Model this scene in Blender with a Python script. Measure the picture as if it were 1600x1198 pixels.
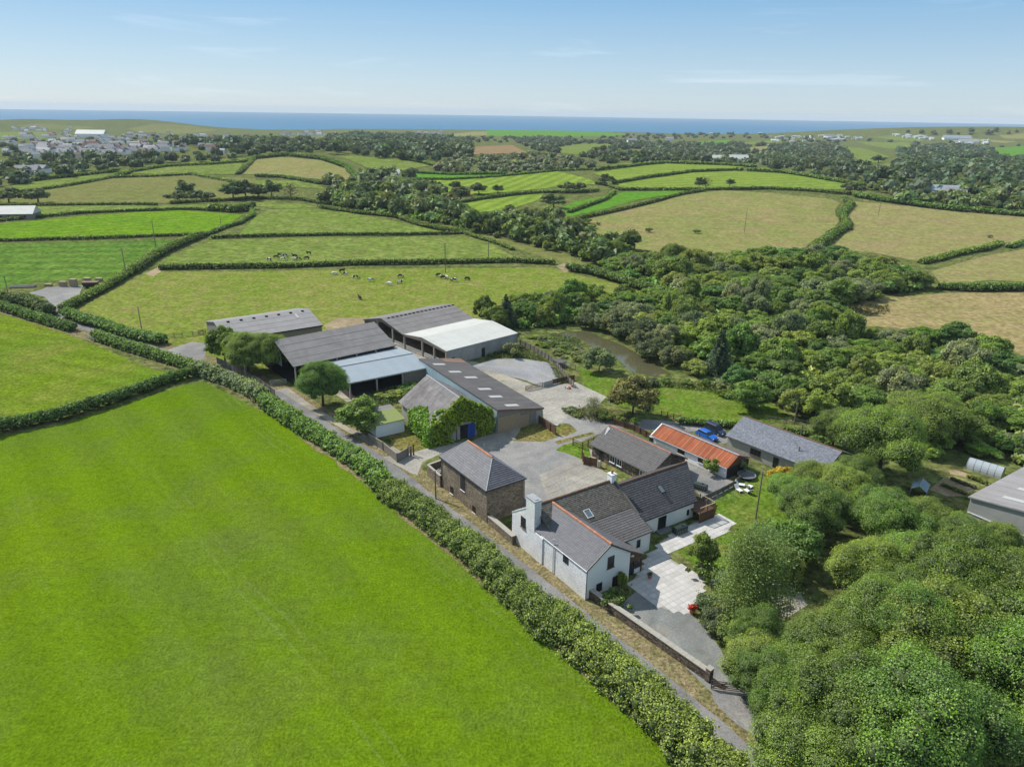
import bpy, bmesh, math, random
import numpy as np
from mathutils import Vector, Matrix
random.seed(7); RNG=np.random.default_rng(7)
for o in list(bpy.data.objects): bpy.data.objects.remove(o)
SC=bpy.context.scene; COL=SC.collection
R=math.radians
# ---------------------------------------------------------------- camera
CAM_H=60.0; HFOV=71.0; PITCH=20.75; ROLL=0.85
_p,_r=R(PITCH),R(ROLL)
_fw=np.array([0,math.cos(_p),-math.sin(_p)]); _rt=np.array([1.,0,0]); _up=np.cross(_rt,_fw)
RT=math.cos(_r)*_rt+math.sin(_r)*_up; UP=-math.sin(_r)*_rt+math.cos(_r)*_up; FW=_fw
cd=bpy.data.cameras.new('camera'); cam=bpy.data.objects.new('camera',cd); COL.objects.link(cam)
cd.sensor_fit='HORIZONTAL'; cd.angle=R(HFOV); cd.clip_start=0.5; cd.clip_end=60000
cam.matrix_world=Matrix(((RT[0],UP[0],-FW[0],0),(RT[1],UP[1],-FW[1],0),(RT[2],UP[2],-FW[2],CAM_H),(0,0,0,1)))
SC.camera=cam
# ---------------------------------------------------------------- sun, sky, exposure
SUN=Vector((-0.84,0.54,1.06)).normalized()
ELEV=math.asin(SUN.z); AZ=math.atan2(SUN.x,SUN.y)
sl=bpy.data.lights.new('sun','SUN'); so=bpy.data.objects.new('sun',sl); COL.objects.link(so)
sl.energy=3.9; sl.angle=R(0.5); sl.color=(1,0.96,0.89)
so.rotation_euler=SUN.to_track_quat('Z','Y').to_euler(); so.location=(0,0,200)
wd=bpy.data.worlds.new('World'); SC.world=wd; wd.use_nodes=True
nt=wd.node_tree; N=nt.nodes; L=nt.links; N.clear()
wo=N.new('ShaderNodeOutputWorld'); bg=N.new('ShaderNodeBackground'); sky=N.new('ShaderNodeTexSky')
sky.sky_type='NISHITA'; sky.sun_disc=False; sky.sun_elevation=ELEV; sky.sun_rotation=AZ
sky.altitude=100; sky.air_density=1.0; sky.dust_density=0.35; sky.ozone_density=2.5
bg.inputs[1].default_value=0.13
# thin wisps of high cloud, everywhere round the sky
tc=N.new('ShaderNodeTexCoord'); mp=N.new('ShaderNodeMapping'); mp.inputs['Scale'].default_value=(2.2,2.2,26); mp.inputs['Rotation'].default_value=(0.0,0.06,0.3)
n1=N.new('ShaderNodeTexNoise'); n1.inputs['Scale'].default_value=1.5; n1.inputs['Detail'].default_value=7; n1.inputs['Roughness'].default_value=0.62; n1.inputs['Distortion'].default_value=0.6
cr=N.new('ShaderNodeValToRGB'); cr.color_ramp.elements[0].position=0.56; cr.color_ramp.elements[1].position=0.85
mx=N.new('ShaderNodeMix'); mx.data_type='RGBA'; mx.inputs[7].default_value=(7.6,7.8,8.2,1)
ml=N.new('ShaderNodeMath'); ml.operation='MULTIPLY'; ml.inputs[1].default_value=0.2
L.new(tc.outputs['Generated'],mp.inputs[0]); L.new(mp.outputs[0],n1.inputs['Vector']); L.new(n1.outputs[0],cr.inputs[0])
L.new(cr.outputs[0],ml.inputs[0]); L.new(ml.outputs[0],mx.inputs[0]); 
# the sea air whitens the sky low down: blend towards a pale blue, deepening at first, then brightened overhead to lift the shade
sp=N.new('ShaderNodeSeparateXYZ'); L.new(tc.outputs['Generated'],sp.inputs[0]); sr=N.new('ShaderNodeValToRGB'); el=sr.color_ramp.elements
for k,(p,c) in enumerate(((0.0,(.335,.41,.465)),(.035,(.285,.385,.475)),(.13,(.135,.275,.435)),(.35,(.24,.34,.46)),(1.0,(.29,.37,.47)))):
    if k>1: el.new(p)
    el[k].position=p; el[k].color=(c[0],c[1],c[2],1)
L.new(sp.outputs[2],sr.inputs[0]); sg=N.new('ShaderNodeMix'); sg.data_type='RGBA'; sg.blend_type='MULTIPLY'; sg.inputs[0].default_value=1; sg.inputs[7].default_value=(8.4,8.4,8.4,1); sg.clamp_result=False; L.new(sr.outputs[0],sg.inputs[6])
sb=N.new('ShaderNodeMix'); sb.data_type='RGBA'; sb.inputs[0].default_value=.85; L.new(sky.outputs[0],sb.inputs[6]); L.new(sg.outputs[2],sb.inputs[7])
L.new(sb.outputs[2],mx.inputs[6]); L.new(mx.outputs[2],bg.inputs[0]); L.new(bg.outputs[0],wo.inputs[0])
SC.view_settings.view_transform='Standard'; SC.view_settings.look='None'; SC.view_settings.gamma=1; SC.view_settings.use_curve_mapping=False
SC.view_settings.exposure=0.55
SC.render.engine='CYCLES'; SC.cycles.use_denoising=True; SC.cycles.max_bounces=6; SC.cycles.transparent_max_bounces=6
SC.cycles.diffuse_bounces=3; SC.cycles.glossy_bounces=2; SC.cycles.transmission_bounces=4; SC.cycles.volume_bounces=0
# ---------------------------------------------------------------- terrain shape
def sstep(x,a,b):
    t=np.clip((x-a)/(b-a),0,1); return t*t*(3-2*t)
HILLS=[(-380,960,11,260,200),(260,680,7,150,140),(560,760,6,200,160),(80,900,5,200,160),
       (-1290,2600,31,150,140),(-1590,2430,28,140,140),(-60,2900,6,380,140),(1230,2600,22,260,200),(1680,2380,46,330,240),(900,2500,6,400,300)]
COAST=3080.0
def zt(x,y):
    x=np.asarray(x,float); y=np.asarray(y,float); d=np.hypot(x,y)
    z=-15*sstep(d,650,3000)
    h=np.zeros_like(z)
    for cx,cy,a,sx,sy in HILLS: h=h+a*np.exp(-0.5*(((x-cx)/sx)**2+((y-cy)/sy)**2))
    z=z+h*sstep(d,300,620)
    az=np.arctan2(x,y)
    c=COAST+120*np.sin(az*9+1)+60*np.sin(az*23)+30*np.sin(az*51)
    return z-70*sstep(d,c,c+130)
def ray(u,v):
    f=800/math.tan(R(HFOV)/2)
    return FW+(u-800)/f*RT-(v-599)/f*UP
_T=np.geomspace(20,5200,1500)
def P(u,v):
    """the point of the ground seen at photo pixel (u,v)"""
    d=ray(u,v); d=d/np.linalg.norm(d)
    zz=CAM_H+_T*d[2]-zt(_T*d[0],_T*d[1])
    i=np.argmax(zz<0)
    if zz[i]>=0: i=len(_T)-1
    a,b=_T[max(i-1,0)],_T[i]
    for _ in range(24):
        m=(a+b)/2
        if CAM_H+m*d[2]-float(zt(m*d[0],m*d[1]))<0: b=m
        else: a=m
    return np.array([b*d[0],b*d[1],float(zt(b*d[0],b*d[1]))])
def U(u,v,z=0.0):
    d=ray(u,v); t=(z-CAM_H)/d[2]; return np.array([t*d[0],t*d[1],z])
def on_wall(p0,ang,u,v):
    """metres along and height on the upright plane through p0 with heading ang (degrees)"""
    a=R(ang); d=(math.cos(a),math.sin(a)); r=ray(u,v)
    A=np.array([[r[0],-d[0]],[r[1],-d[1]]]); t,s=np.linalg.solve(A,np.array(p0[:2])); return s,CAM_H+t*r[2]
def pole_top(b,u,v):
    """height of an upright pole standing at b whose top is seen at (u,v)"""
    r=ray(u,v); t=math.hypot(b[0],b[1])/math.hypot(r[0],r[1]); return CAM_H+t*r[2]-b[2]
# ---------------------------------------------------------------- objects
def tag(o,label=None,cat=None,group=None,kind=None):
    if label: o['label']=label
    if cat: o['category']=cat
    if group: o['group']=group
    if kind: o['kind']=kind
    return o
def thing(name,label,cat,loc=(0,0,0),rz=0,group=None):
    o=bpy.data.objects.new(name,None); COL.objects.link(o); o.location=loc; o.rotation_euler=(0,0,rz); o.empty_display_size=.3
    return tag(o,label,cat,group)
def link(name,me,parent=None):
    o=bpy.data.objects.new(name,me); COL.objects.link(o)
    if parent is not None: o.parent=parent
    return o
def copy_tree(o,parent=None):
    c=o.copy(); COL.objects.link(c); c.parent=parent
    for ch in o.children: copy_tree(ch,c)
    return c
class MB:
    def __init__(s): s.v=[]; s.f=[]; s.c=[]
    def face(s,pts,c=1.0):
        i=len(s.v); s.v+= [tuple(p) for p in pts]; s.f.append(tuple(range(i,i+len(pts)))); s.c.append(c)
    def box(s,x0,x1,y0,y1,z0,z1,c=1.0):
        i=len(s.v)
        s.v+=[(x0,y0,z0),(x1,y0,z0),(x1,y1,z0),(x0,y1,z0),(x0,y0,z1),(x1,y0,z1),(x1,y1,z1),(x0,y1,z1)]
        for q in ((3,2,1,0),(4,5,6,7),(0,1,5,4),(1,2,6,5),(2,3,7,6),(3,0,4,7)): s.f.append(tuple(i+k for k in q)); s.c.append(c)
        return s
    def hexa(s,b,t,c=1.0):
        i=len(s.v); s.v+=[tuple(p) for p in b]+[tuple(p) for p in t]
        for q in ((3,2,1,0),(4,5,6,7),(0,1,5,4),(1,2,6,5),(2,3,7,6),(3,0,4,7)): s.f.append(tuple(i+k for k in q)); s.c.append(c)
        return s
    def beam(s,a,b,w,h,c=1.0):
        a=Vector(a); b=Vector(b); d=(b-a).normalized()
        x=d.cross(Vector((0,0,1))); x=Vector((1,0,0)) if x.length<1e-4 else x.normalized()
        y=x.cross(d).normalized(); x=x*w/2; y=y*h/2
        s.hexa([a-x-y,a+x-y,a+x+y,a-x+y],[b-x-y,b+x-y,b+x+y,b-x+y],c); return s
    def tube(s,a,b,r0,r1=None,n=8,c=1.0,cap=True):
        r1=r0 if r1 is None else r1
        a=Vector(a); b=Vector(b); d=(b-a).normalized(); x=d.orthogonal().normalized(); y=d.cross(x); i=len(s.v)
        for p,r in ((a,r0),(b,r1)):
            for k in range(n): t=2*math.pi*k/n; s.v.append(tuple(p+x*math.cos(t)*r+y*math.sin(t)*r))
        for k in range(n): k2=(k+1)%n; s.f.append((i+k,i+k2,i+n+k2,i+n+k)); s.c.append(c)
        if cap: s.f.append(tuple(i+n+k for k in range(n))); s.c.append(c); s.f.append(tuple(i+n-1-k for k in range(n))); s.c.append(c)
        return s
    def prism(s,outline,l0,l1,axis='Y',c=1.0):
        n=len(outline); i=len(s.v)
        for l in (l0,l1):
            for (a,z) in outline: s.v.append((a,l,z) if axis=='Y' else (l,a,z))
        for k in range(n): k2=(k+1)%n; s.f.append((i+k,i+k2,i+n+k2,i+n+k)); s.c.append(c)
        s.f.append(tuple(i+k for k in range(n))); s.c.append(c); s.f.append(tuple(i+n+k for k in range(n-1,-1,-1))); s.c.append(c)
        return s
    def mesh(s,name,mat,bevel=0):
        me=bpy.data.meshes.new(name); me.from_pydata(s.v,[],s.f)
        at=me.attributes.new('Col','FLOAT_COLOR','FACE'); cs=[]
        for c in s.c: cs+= [c,c,c,1] if isinstance(c,(int,float)) else [c[0],c[1],c[2],1]
        at.data.foreach_set('color',cs); me.materials.append(mat)
        bm=bmesh.new(); bm.from_mesh(me); bmesh.ops.recalc_face_normals(bm,faces=bm.faces); bm.to_mesh(me); bm.free(); me.update(); return me
    def build(s,name,mat,parent=None): return link(name,s.mesh(name,mat),parent)
# ---------------------------------------------------------------- materials
def newmat(name):
    m=bpy.data.materials.new(name); m.use_nodes=True; t=m.node_tree; b=t.nodes['Principled BSDF']; b.inputs['Specular IOR Level'].default_value=0.25
    return m,t,t.nodes,t.links,b
def c4(c): return (c[0],c[1],c[2],1)
def noise(t,scale,detail=4,rough=.55,vec=None,stretch=None,rot=0,dist=0):
    n=t.nodes.new('ShaderNodeTexNoise'); n.inputs['Scale'].default_value=scale; n.inputs['Detail'].default_value=detail; n.inputs['Roughness'].default_value=rough; n.inputs['Distortion'].default_value=dist
    if stretch is not None:
        m=t.nodes.new('ShaderNodeMapping'); m.inputs['Scale'].default_value=stretch; m.inputs['Rotation'].default_value=(0,0,rot)
        t.links.new(vec,m.inputs[0]); t.links.new(m.outputs[0],n.inputs['Vector'])
    elif vec is not None: t.links.new(vec,n.inputs['Vector'])
    return n.outputs[0]
def ramp(t,fac,stops,mode='LINEAR'):
    r=t.nodes.new('ShaderNodeValToRGB'); e=r.color_ramp.elements; r.color_ramp.interpolation=mode
    while len(e)<len(stops): e.new(0.5)
    for k,(p,c) in enumerate(stops): e[k].position=p; e[k].color=c4(c) if not isinstance(c,(int,float)) else (c,c,c,1)
    t.links.new(fac,r.inputs[0]); return r.outputs[0]
def mixc(t,f,a,b,mode='MIX'):
    m=t.nodes.new('ShaderNodeMix'); m.data_type='RGBA'; m.blend_type=mode
    for s,x in ((0,f),(6,a),(7,b)):
        if isinstance(x,(int,float)): m.inputs[s].default_value=x if s==0 else (x,x,x,1)
        elif isinstance(x,tuple): m.inputs[s].default_value=c4(x)
        else: t.links.new(x,m.inputs[s])
    return m.outputs[2]
def math_(t,op,a,b=None):
    m=t.nodes.new('ShaderNodeMath'); m.operation=op
    for i,x in enumerate((a,b)):
        if x is None: continue
        if isinstance(x,(int,float)): m.inputs[i].default_value=x
        else: t.links.new(x,m.inputs[i])
    return m.outputs[0]
def bump(t,b,h,strength=.5,dist=.1):
    n=t.nodes.new('ShaderNodeBump'); n.inputs['Strength'].default_value=strength; n.inputs['Distance'].default_value=dist
    t.links.new(h,n.inputs['Height']); t.links.new(n.outputs[0],b.inputs['Normal'])
def wpos(t): return t.nodes.new('ShaderNodeNewGeometry').outputs['Position']
def opos(t): return t.nodes.new('ShaderNodeTexCoord').outputs['Object']
def attr(t,n='Col'):
    a=t.nodes.new('ShaderNodeAttribute'); a.attribute_name=n; return a.outputs['Color']
def simple(name,c1,c2=None,scale=3,rough=.8,bmp=0.0,bscale=30,detail=5,useattr=False,spec=.25,metal=0):
    m,t,n,l,b=newmat(name); v=opos(t); c2=c2 or tuple(x*.7 for x in c1)
    col=mixc(t,ramp(t,noise(t,scale,detail,.6,v),[(.3,0.0),(.7,1.0)]),c1,c2)
    if useattr: col=mixc(t,1.0,col,attr(t),'MULTIPLY')
    l.new(col,b.inputs['Base Color']); b.inputs['Roughness'].default_value=rough; b.inputs['Specular IOR Level'].default_value=spec; b.inputs['Metallic'].default_value=metal
    if bmp: bump(t,b,noise(t,bscale,4,.6,v),bmp,.05)
    return m
def grass(name,c1,c2,c3,patch=.02,fine=1.6,stripe=None,blot=.25,seedv=0.0,tuft=.5,broad=.16,tracks=None):
    """meadow: broad patches, mottling, blades; stripe=(heading deg, width m, strength)"""
    m,t,n,l,b=newmat(name); v=wpos(t)
    mp=n.new('ShaderNodeMapping'); mp.inputs['Location'].default_value=(seedv*131,seedv*57,0); l.new(v,mp.inputs[0]); v=mp.outputs[0]
    big=noise(t,patch,4,.6,v,dist=.4); mid=noise(t,broad,6,.7,v); sm=noise(t,fine,3,.7,v)
    col=mixc(t,ramp(t,big,[(.36,0.0),(.64,1.0)]),c1,c2)
    col=mixc(t,math_(t,'MULTIPLY',ramp(t,mid,[(.45,0.0),(.66,1.0)]),blot*3),col,c3)
    if stripe:
        h,w,k=stripe
        mm=n.new('ShaderNodeMapping'); mm.vector_type='TEXTURE'; mm.inputs['Rotation'].default_value=(0,0,R(h)); l.new(wpos(t),mm.inputs[0])
        ws=n.new('ShaderNodeTexWave'); ws.inputs['Scale'].default_value=0.314/w; ws.inputs['Distortion'].default_value=.9; ws.inputs['Detail'].default_value=3; ws.inputs['Detail Scale'].default_value=.25; ws.bands_direction='Y'
        l.new(mm.outputs[0],ws.inputs['Vector'])
        st=noise(t,1,3,.6,mm.outputs[0],(.02,.55,.1))
        col=mixc(t,k,col,mixc(t,1.0,col,ramp(t,math_(t,'MULTIPLY',math_(t,'ADD',ws.outputs[0],st),.5),[(.25,.62),(.75,1.4)]),'MULTIPLY'))
    if tracks:
        h,w=tracks; mm=n.new('ShaderNodeMapping'); mm.vector_type='TEXTURE'; mm.inputs['Rotation'].default_value=(0,0,R(h)); l.new(wpos(t),mm.inputs[0]); sx=n.new('ShaderNodeSeparateXYZ'); l.new(mm.outputs[0],sx.inputs[0])
        yy=math_(t,'ADD',sx.outputs[1],math_(t,'MULTIPLY',noise(t,.03,2,.5,wpos(t)),6.0)); fr=math_(t,'FRACT',math_(t,'DIVIDE',yy,w))
        a_=math_(t,'LESS_THAN',math_(t,'ABSOLUTE',math_(t,'SUBTRACT',fr,.30)),.010); b_=math_(t,'LESS_THAN',math_(t,'ABSOLUTE',math_(t,'SUBTRACT',fr,.385)),.010)
        col=mixc(t,math_(t,'MULTIPLY',math_(t,'MULTIPLY',math_(t,'ADD',a_,b_),ramp(t,noise(t,.05,4,.6,wpos(t)),[(.45,0.0),(.62,1.0)])),.2),col,(.21,.25,.085))
    col=mixc(t,1.0,col,ramp(t,sm,[(.36,1-.5*tuft),(.64,1+.5*tuft)]),'MULTIPLY')
    sm2=noise(t,fine*.27,4,.7,v); col=mixc(t,1.0,col,ramp(t,sm2,[(.32,1-.34*tuft),(.68,1+.34*tuft)]),'MULTIPLY')
    l.new(col,b.inputs['Base Color']); b.inputs['Roughness'].default_value=.9; b.inputs['Specular IOR Level'].default_value=.0
    bump(t,b,sm,.8,.35); return m
def gravel(name,c1,c2,c3=None,patch=.25,fine=3.0,weeds=None,wt=.62):
    m,t,n,l,b=newmat(name); v=wpos(t)
    w_=lambda c:(c[0]*1.0,c[1]*.985,c[2]*.955)
    c1,c2=w_(c1),w_(c2); c3=w_(c3) if c3 else None
    col=mixc(t,ramp(t,noise(t,patch,5,.65,v,dist=.5),[(.35,0.0),(.65,1.0)]),c1,c2)
    if c3: col=mixc(t,ramp(t,noise(t,patch*.45,4,.6,v,dist=1.0),[(.52,0.0),(.62,.8)]),col,c3)
    if weeds: col=mixc(t,ramp(t,noise(t,.3,6,.7,v,dist=.6),[(wt,0.0),(wt+.07,.85)]),col,weeds)
    f=noise(t,fine,4,.75,v)
    col=mixc(t,1.0,col,ramp(t,f,[(.32,.74),(.68,1.26)]),'MULTIPLY')
    col=mixc(t,1.0,col,ramp(t,noise(t,.06,5,.65,v,dist=1.5),[(.38,.80),(.62,1.15)]),'MULTIPLY')
    l.new(col,b.inputs['Base Color']); b.inputs['Roughness'].default_value=.92; bump(t,b,f,.5,.06); return m
def leafmat(name,base,hue=.5,var=.20,trans=.32):
    m,t,n,l,b=newmat(name); n.remove(b)
    oi=n.new('ShaderNodeObjectInfo'); hs=n.new('ShaderNodeHueSaturation')
    c=mixc(t,1.0,attr(t),base,'MULTIPLY')
    rnd=oi.outputs['Random']
    r2=math_(t,'FRACT',math_(t,'MULTIPLY',rnd,7.31))
    l.new(math_(t,'ADD',math_(t,'MULTIPLY',r2,.038),.484),hs.inputs['Hue']); l.new(math_(t,'ADD',math_(t,'MULTIPLY',rnd,var*2),1-var),hs.inputs['Value']); hs.inputs['Saturation'].default_value=1.03
    l.new(c,hs.inputs['Color'])
    d=n.new('ShaderNodeBsdfDiffuse'); tr=n.new('ShaderNodeBsdfTranslucent'); g=n.new('ShaderNodeBsdfGlossy'); g.inputs['Roughness'].default_value=.55; g.inputs['Color'].default_value=(.8,.85,.8,1)
    m1=n.new('ShaderNodeMixShader'); m1.inputs[0].default_value=trans; m2=n.new('ShaderNodeMixShader'); m2.inputs[0].default_value=.035
    l.new(hs.outputs[0],d.inputs[0]); l.new(mixc(t,1.0,hs.outputs[0],(1.15,1.1,.5),'MULTIPLY'),tr.inputs[0])
    l.new(d.outputs[0],m1.inputs[1]); l.new(tr.outputs[0],m1.inputs[2]); l.new(m1.outputs[0],m2.inputs[1]); l.new(g.outputs[0],m2.inputs[2])
    l.new(m2.outputs[0],n['Material Output'].inputs[0]); return m
def stone(name,c1,c2,c3,scale=3.2,bmp=.8,mortar=(.3,.27,.22)):
    m,t,n,l,b=newmat(name); v=opos(t)
    mp=n.new('ShaderNodeMapping'); mp.inputs['Scale'].default_value=(1,1,1.8); l.new(v,mp.inputs[0])
    vo=n.new('ShaderNodeTexVoronoi'); vo.inputs['Scale'].default_value=scale; vo.inputs['Randomness'].default_value=.9; l.new(mp.outputs[0],vo.inputs['Vector'])
    ve=n.new('ShaderNodeTexVoronoi'); ve.feature='DISTANCE_TO_EDGE'; ve.inputs['Scale'].default_value=scale; ve.inputs['Randomness'].default_value=.9; l.new(mp.outputs[0],ve.inputs['Vector'])
    sp=n.new('ShaderNodeSeparateColor'); l.new(vo.outputs['Color'],sp.inputs[0])
    col=ramp(t,sp.outputs[0],[(0,c1),(.5,c2),(1,c3)])
    col=mixc(t,ramp(t,noise(t,.5,4,.6,v),[(.4,0.0),(.7,.5)]),col,tuple(x*.6 for x in c1))
    e=ramp(t,ve.outputs['Distance'],[(0.0,0.0),(.09,1.0)])
    col=mixc(t,e,mortar,col)
    l.new(col,b.inputs['Base Color']); b.inputs['Roughness'].default_value=.9
    h=math_(t,'ADD',math_(t,'MULTIPLY',e,.6),math_(t,'MULTIPLY',sp.outputs[1],.5)); bump(t,b,h,bmp,.12); return m
def sheet(name,c1,c2,c3,streak=.9,corr=.16,rough=.75,axis='Y',spot=.5):
    """corrugated roofing: streaks run down the slope (object X), corrugations repeat along object Y"""
    m,t,n,l,b=newmat(name); v=opos(t)
    col=mixc(t,ramp(t,noise(t,.35,5,.65,v),[(.35,0.0),(.65,1.0)]),c1,c2)
    sx=(.12,1.6,.12) if axis=='Y' else (1.6,.12,.12)
    col=mixc(t,math_(t,'MULTIPLY',ramp(t,noise(t,1.0,5,.7,v,sx),[(.5,0.0),(.75,1.0)]),streak),col,c3)
    col=mixc(t,ramp(t,noise(t,2.2,6,.75,v),[(.58,0.0),(.72,spot)]),col,tuple(x*.6 for x in c1))
    col=mixc(t,1.0,col,attr(t),'MULTIPLY')
    wv=n.new('ShaderNodeTexWave'); wv.bands_direction=axis; wv.inputs['Scale'].default_value=.314/corr; l.new(v,wv.inputs['Vector'])
    l.new(col,b.inputs['Base Color']); b.inputs['Roughness'].default_value=rough; bump(t,b,wv.outputs[0],.35,.04); return m
M={}
M['field_lush']=grass('lush_grass',(.120,.192,.005),(.092,.162,.007),(.105,.142,.030),.016,3.0,(-50,9,.14),.22,tuft=.55,broad=.04,tracks=(-50,21))
M['field_left']=grass('pasture_grass',(.125,.18,.012),(.10,.16,.014),(.165,.175,.035),.02,1.4,(-20,7,.2),.3,1,tuft=.7,broad=.06,tracks=(-24,13))
M['field_blue']=grass('thick_grass',(0.068,0.140,0.020),(0.090,0.162,0.025),(0.113,0.158,0.032),.022,.5,(8,12,.35),.3,2,tuft=.8)
M['field_lime']=grass('young_grass',(0.115,0.212,0.009),(0.093,0.183,0.012),(0.136,0.196,0.025),.016,.45,(35,9,.2),.25,3,tuft=.6)
M['field_cow']=grass('grazed_grass',(.125,.18,.022),(.16,.19,.036),(.225,.19,.07),.024,.8,None,.26,4,tuft=.6)
M['field_olive']=grass('dry_pasture',(.13,.155,.04),(.155,.16,.05),(.18,.145,.065),.012,.4,None,.25,5,tuft=.45)
M['field_mid']=grass('meadow_grass',(0.114,0.171,0.027),(0.138,0.180,0.038),(0.171,0.180,0.057),.016,.35,None,.3,6,tuft=.7)
M['field_tan']=grass('hay_meadow',(.205,.200,.068),(.172,.188,.055),(.235,.185,.085),.013,.5,None,.32,7,tuft=.5,broad=.035)
M['field_tan2']=grass('ripe_hay_meadow',(.198,.198,.066),(.215,.198,.074),(.232,.18,.088),.012,.5,None,.32,8,tuft=.5,broad=.035)
M['field_straw']=grass('straw_meadow',(.255,.205,.09),(.21,.19,.07),(.28,.205,.11),.02,.6,None,.3,9,tuft=.6)
M['field_stripe']=grass('mown_grass',(.155,.225,.028),(.135,.21,.026),(.20,.225,.05),.012,.3,(72,11,.4),.2,10,tuft=.4)
M['field_stripe2']=grass('mown_meadow',(.155,.22,.030),(.135,.205,.03),(.20,.22,.06),.012,.3,(15,14,.3),.2,11,tuft=.4)
M['field_bright']=grass('bright_ley',(.075,.20,.015),(.09,.20,.02),(.11,.19,.03),.012,.3,None,.15,12,tuft=.4)
M['field_brown']=grass('brown_stubble',(0.225,0.149,0.077),(0.198,0.144,0.068),(0.252,0.171,0.099),.012,.3,None,.3,13,tuft=.5)
M['ground']=grass('rough_grass',(.105,.128,.036),(.08,.105,.028),(.15,.14,.055),.03,.6,None,.33,14,tuft=1.0)
M['lawn']=grass('lawn_grass',(0.106,0.170,0.019),(0.085,0.149,0.015),(0.145,0.157,0.038),.09,1.4,None,.3,15,tuft=.7)
M['drylawn']=grass('dry_lawn',(0.149,0.136,0.038),(0.128,0.128,0.030),(0.196,0.157,0.064),.12,1.6,None,.35,16,tuft=.9)
M['verge']=grass('dry_verge',(0.230,0.183,0.102),(0.187,0.157,0.081),(0.115,0.128,0.034),.25,2.2,None,.2,17,tuft=.9,broad=.5)
M['earth']=gravel('bare_earth',(.30,.22,.13),(.22,.18,.10),(.35,.27,.18),.4,2.2,(.13,.15,.04),.55)
M['lane']=gravel('lane_tarmac',(.175,.175,.175),(.205,.20,.197),(.155,.155,.158),.35,3.5)
M['gravel']=gravel('grey_gravel',(0.198,0.195,0.189),(0.237,0.230,0.214),(0.166,0.166,0.170),.3,3.2,(0.096,0.102,0.039),.66)
M['gravel2']=gravel('drive_gravel',(0.160,0.172,0.168),(0.212,0.216,0.204),(0.240,0.216,0.184),.3,4.5,None)
M['pad']=gravel('slate_chippings',(0.232,0.232,0.244),(0.268,0.268,0.272),(0.256,0.248,0.224),.22,3.0,(0.160,0.160,0.072),.62)
M['sand']=gravel('sandy_hardcore',(0.328,0.296,0.234),(0.265,0.242,0.187),(0.234,0.226,0.211),.35,2.5,(0.133,0.133,0.047),.57)
M['conc']=gravel('yard_concrete',(0.260,0.242,0.206),(0.220,0.209,0.187),(0.303,0.282,0.238),.28,3.0,None)
M['conc2']=gravel('pale_concrete',(0.331,0.309,0.265),(0.272,0.258,0.228),(0.368,0.346,0.302),.4,3.0,(0.140,0.132,0.059),.64)
M['foliage']=leafmat('leaves',(1,1,1))
M['bark']=simple('bark',(.10,.08,.06),(.05,.04,.03),6,.9,.6,20)
M['core']=simple('light_block_core',(.07,.09,.03),(.05,.07,.024),2,.95)  # for solid blobs added inside crowns and hedges to stop light passing through
M['stone']=stone('rubble_stone',(.13,.098,.068),(.37,.295,.21),(.24,.19,.135),2.9,1.0,(.17,.14,.11))
M['stone_dark']=stone('dark_rubble',(.075,.055,.042),(.19,.15,.11),(.27,.22,.17),2.9,1.0,(.05,.04,.033))
M['white_stone']=stone('whitewashed_stone',(.86,.85,.83),(.80,.795,.78),(.87,.86,.85),3.6,.7,(.58,.57,.55))
M['white']=simple('white_render',(.80,.80,.78),(.75,.75,.735),.8,.85,.15,8)
M['slate_grey']=simple('grey_slate',(0.098,0.098,0.109),(0.119,0.118,0.127),1.2,.6,.3,12,useattr=True,spec=.35)
M['slate_brown']=simple('weathered_slate',(0.108,0.101,0.098),(0.125,0.117,0.112),.8,.7,.3,12,useattr=True)
M['slate_moss']=simple('lichened_slate',(0.145,0.132,0.106),(0.072,0.068,0.060),2.6,.85,.6,9,useattr=True)
M['slate_dark']=simple('dark_slate',(0.049,0.049,0.054),(0.068,0.066,0.068),.8,.6,.3,12,useattr=True,spec=.3)
M['slate_blue']=simple('pale_blue_slate',(0.157,0.170,0.200),(0.212,0.221,0.242),1.8,.6,.3,12,useattr=True,spec=.35)
M['ridge']=simple('terracotta_tile',(0.442,0.200,0.111),(0.357,0.153,0.085),2,.8,.2,10,useattr=True)
M['ridge_old']=simple('brown_ridge_tile',(.20,.11,.065),(.13,.08,.05),2,.85,.2,10,useattr=True)
M['lead']=simple('lead_flashing',(0.336,0.344,0.360),(0.264,0.272,0.280),3,.6)
M['asb']=sheet('grey_corrugated',(0.180,0.167,0.158),(0.211,0.198,0.189),(0.126,0.115,0.108),.8,.18,.85)
M['asb_pale']=sheet('pale_corrugated',(0.243,0.230,0.221),(0.270,0.257,0.252),(0.189,0.176,0.167),.7,.18,.85)
M['asb_dark']=sheet('dark_corrugated',(0.084,0.078,0.075),(0.108,0.100,0.096),(0.136,0.128,0.120),.55,.18,.85)
M['asb_old']=sheet('lichened_corrugated',(.20,.185,.18),(.115,.105,.10),(.27,.25,.23),.8,.3,.85,spot=.8)
M['tin_blue']=sheet('blue_grey_sheeting',(0.264,0.304,0.330),(0.284,0.320,0.343),(0.238,0.277,0.304),.5,.2,.45,spot=.1)
M['tin_white']=sheet('white_sheeting',(.51,.505,.455),(.47,.465,.42),(.40,.395,.355),.6,.2,.6,spot=.25)
M['rust']=sheet('rusty_tin',(.30,.085,.032),(.24,.066,.028),(.36,.16,.08),.9,.16,.85,spot=.5)
M['rust_old']=sheet('brown_rusty_tin',(.20,.12,.08),(.16,.10,.075),(.27,.2,.15),.7,.16,.85)
M['tin_wall']=sheet('tin_wall',(.33,.33,.31),(.26,.26,.25),(.20,.19,.18),.7,.2,.7)
M['block']=simple('concrete_block',(.37,.355,.32),(.28,.27,.24),1.2,.9,.3,8)
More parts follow.
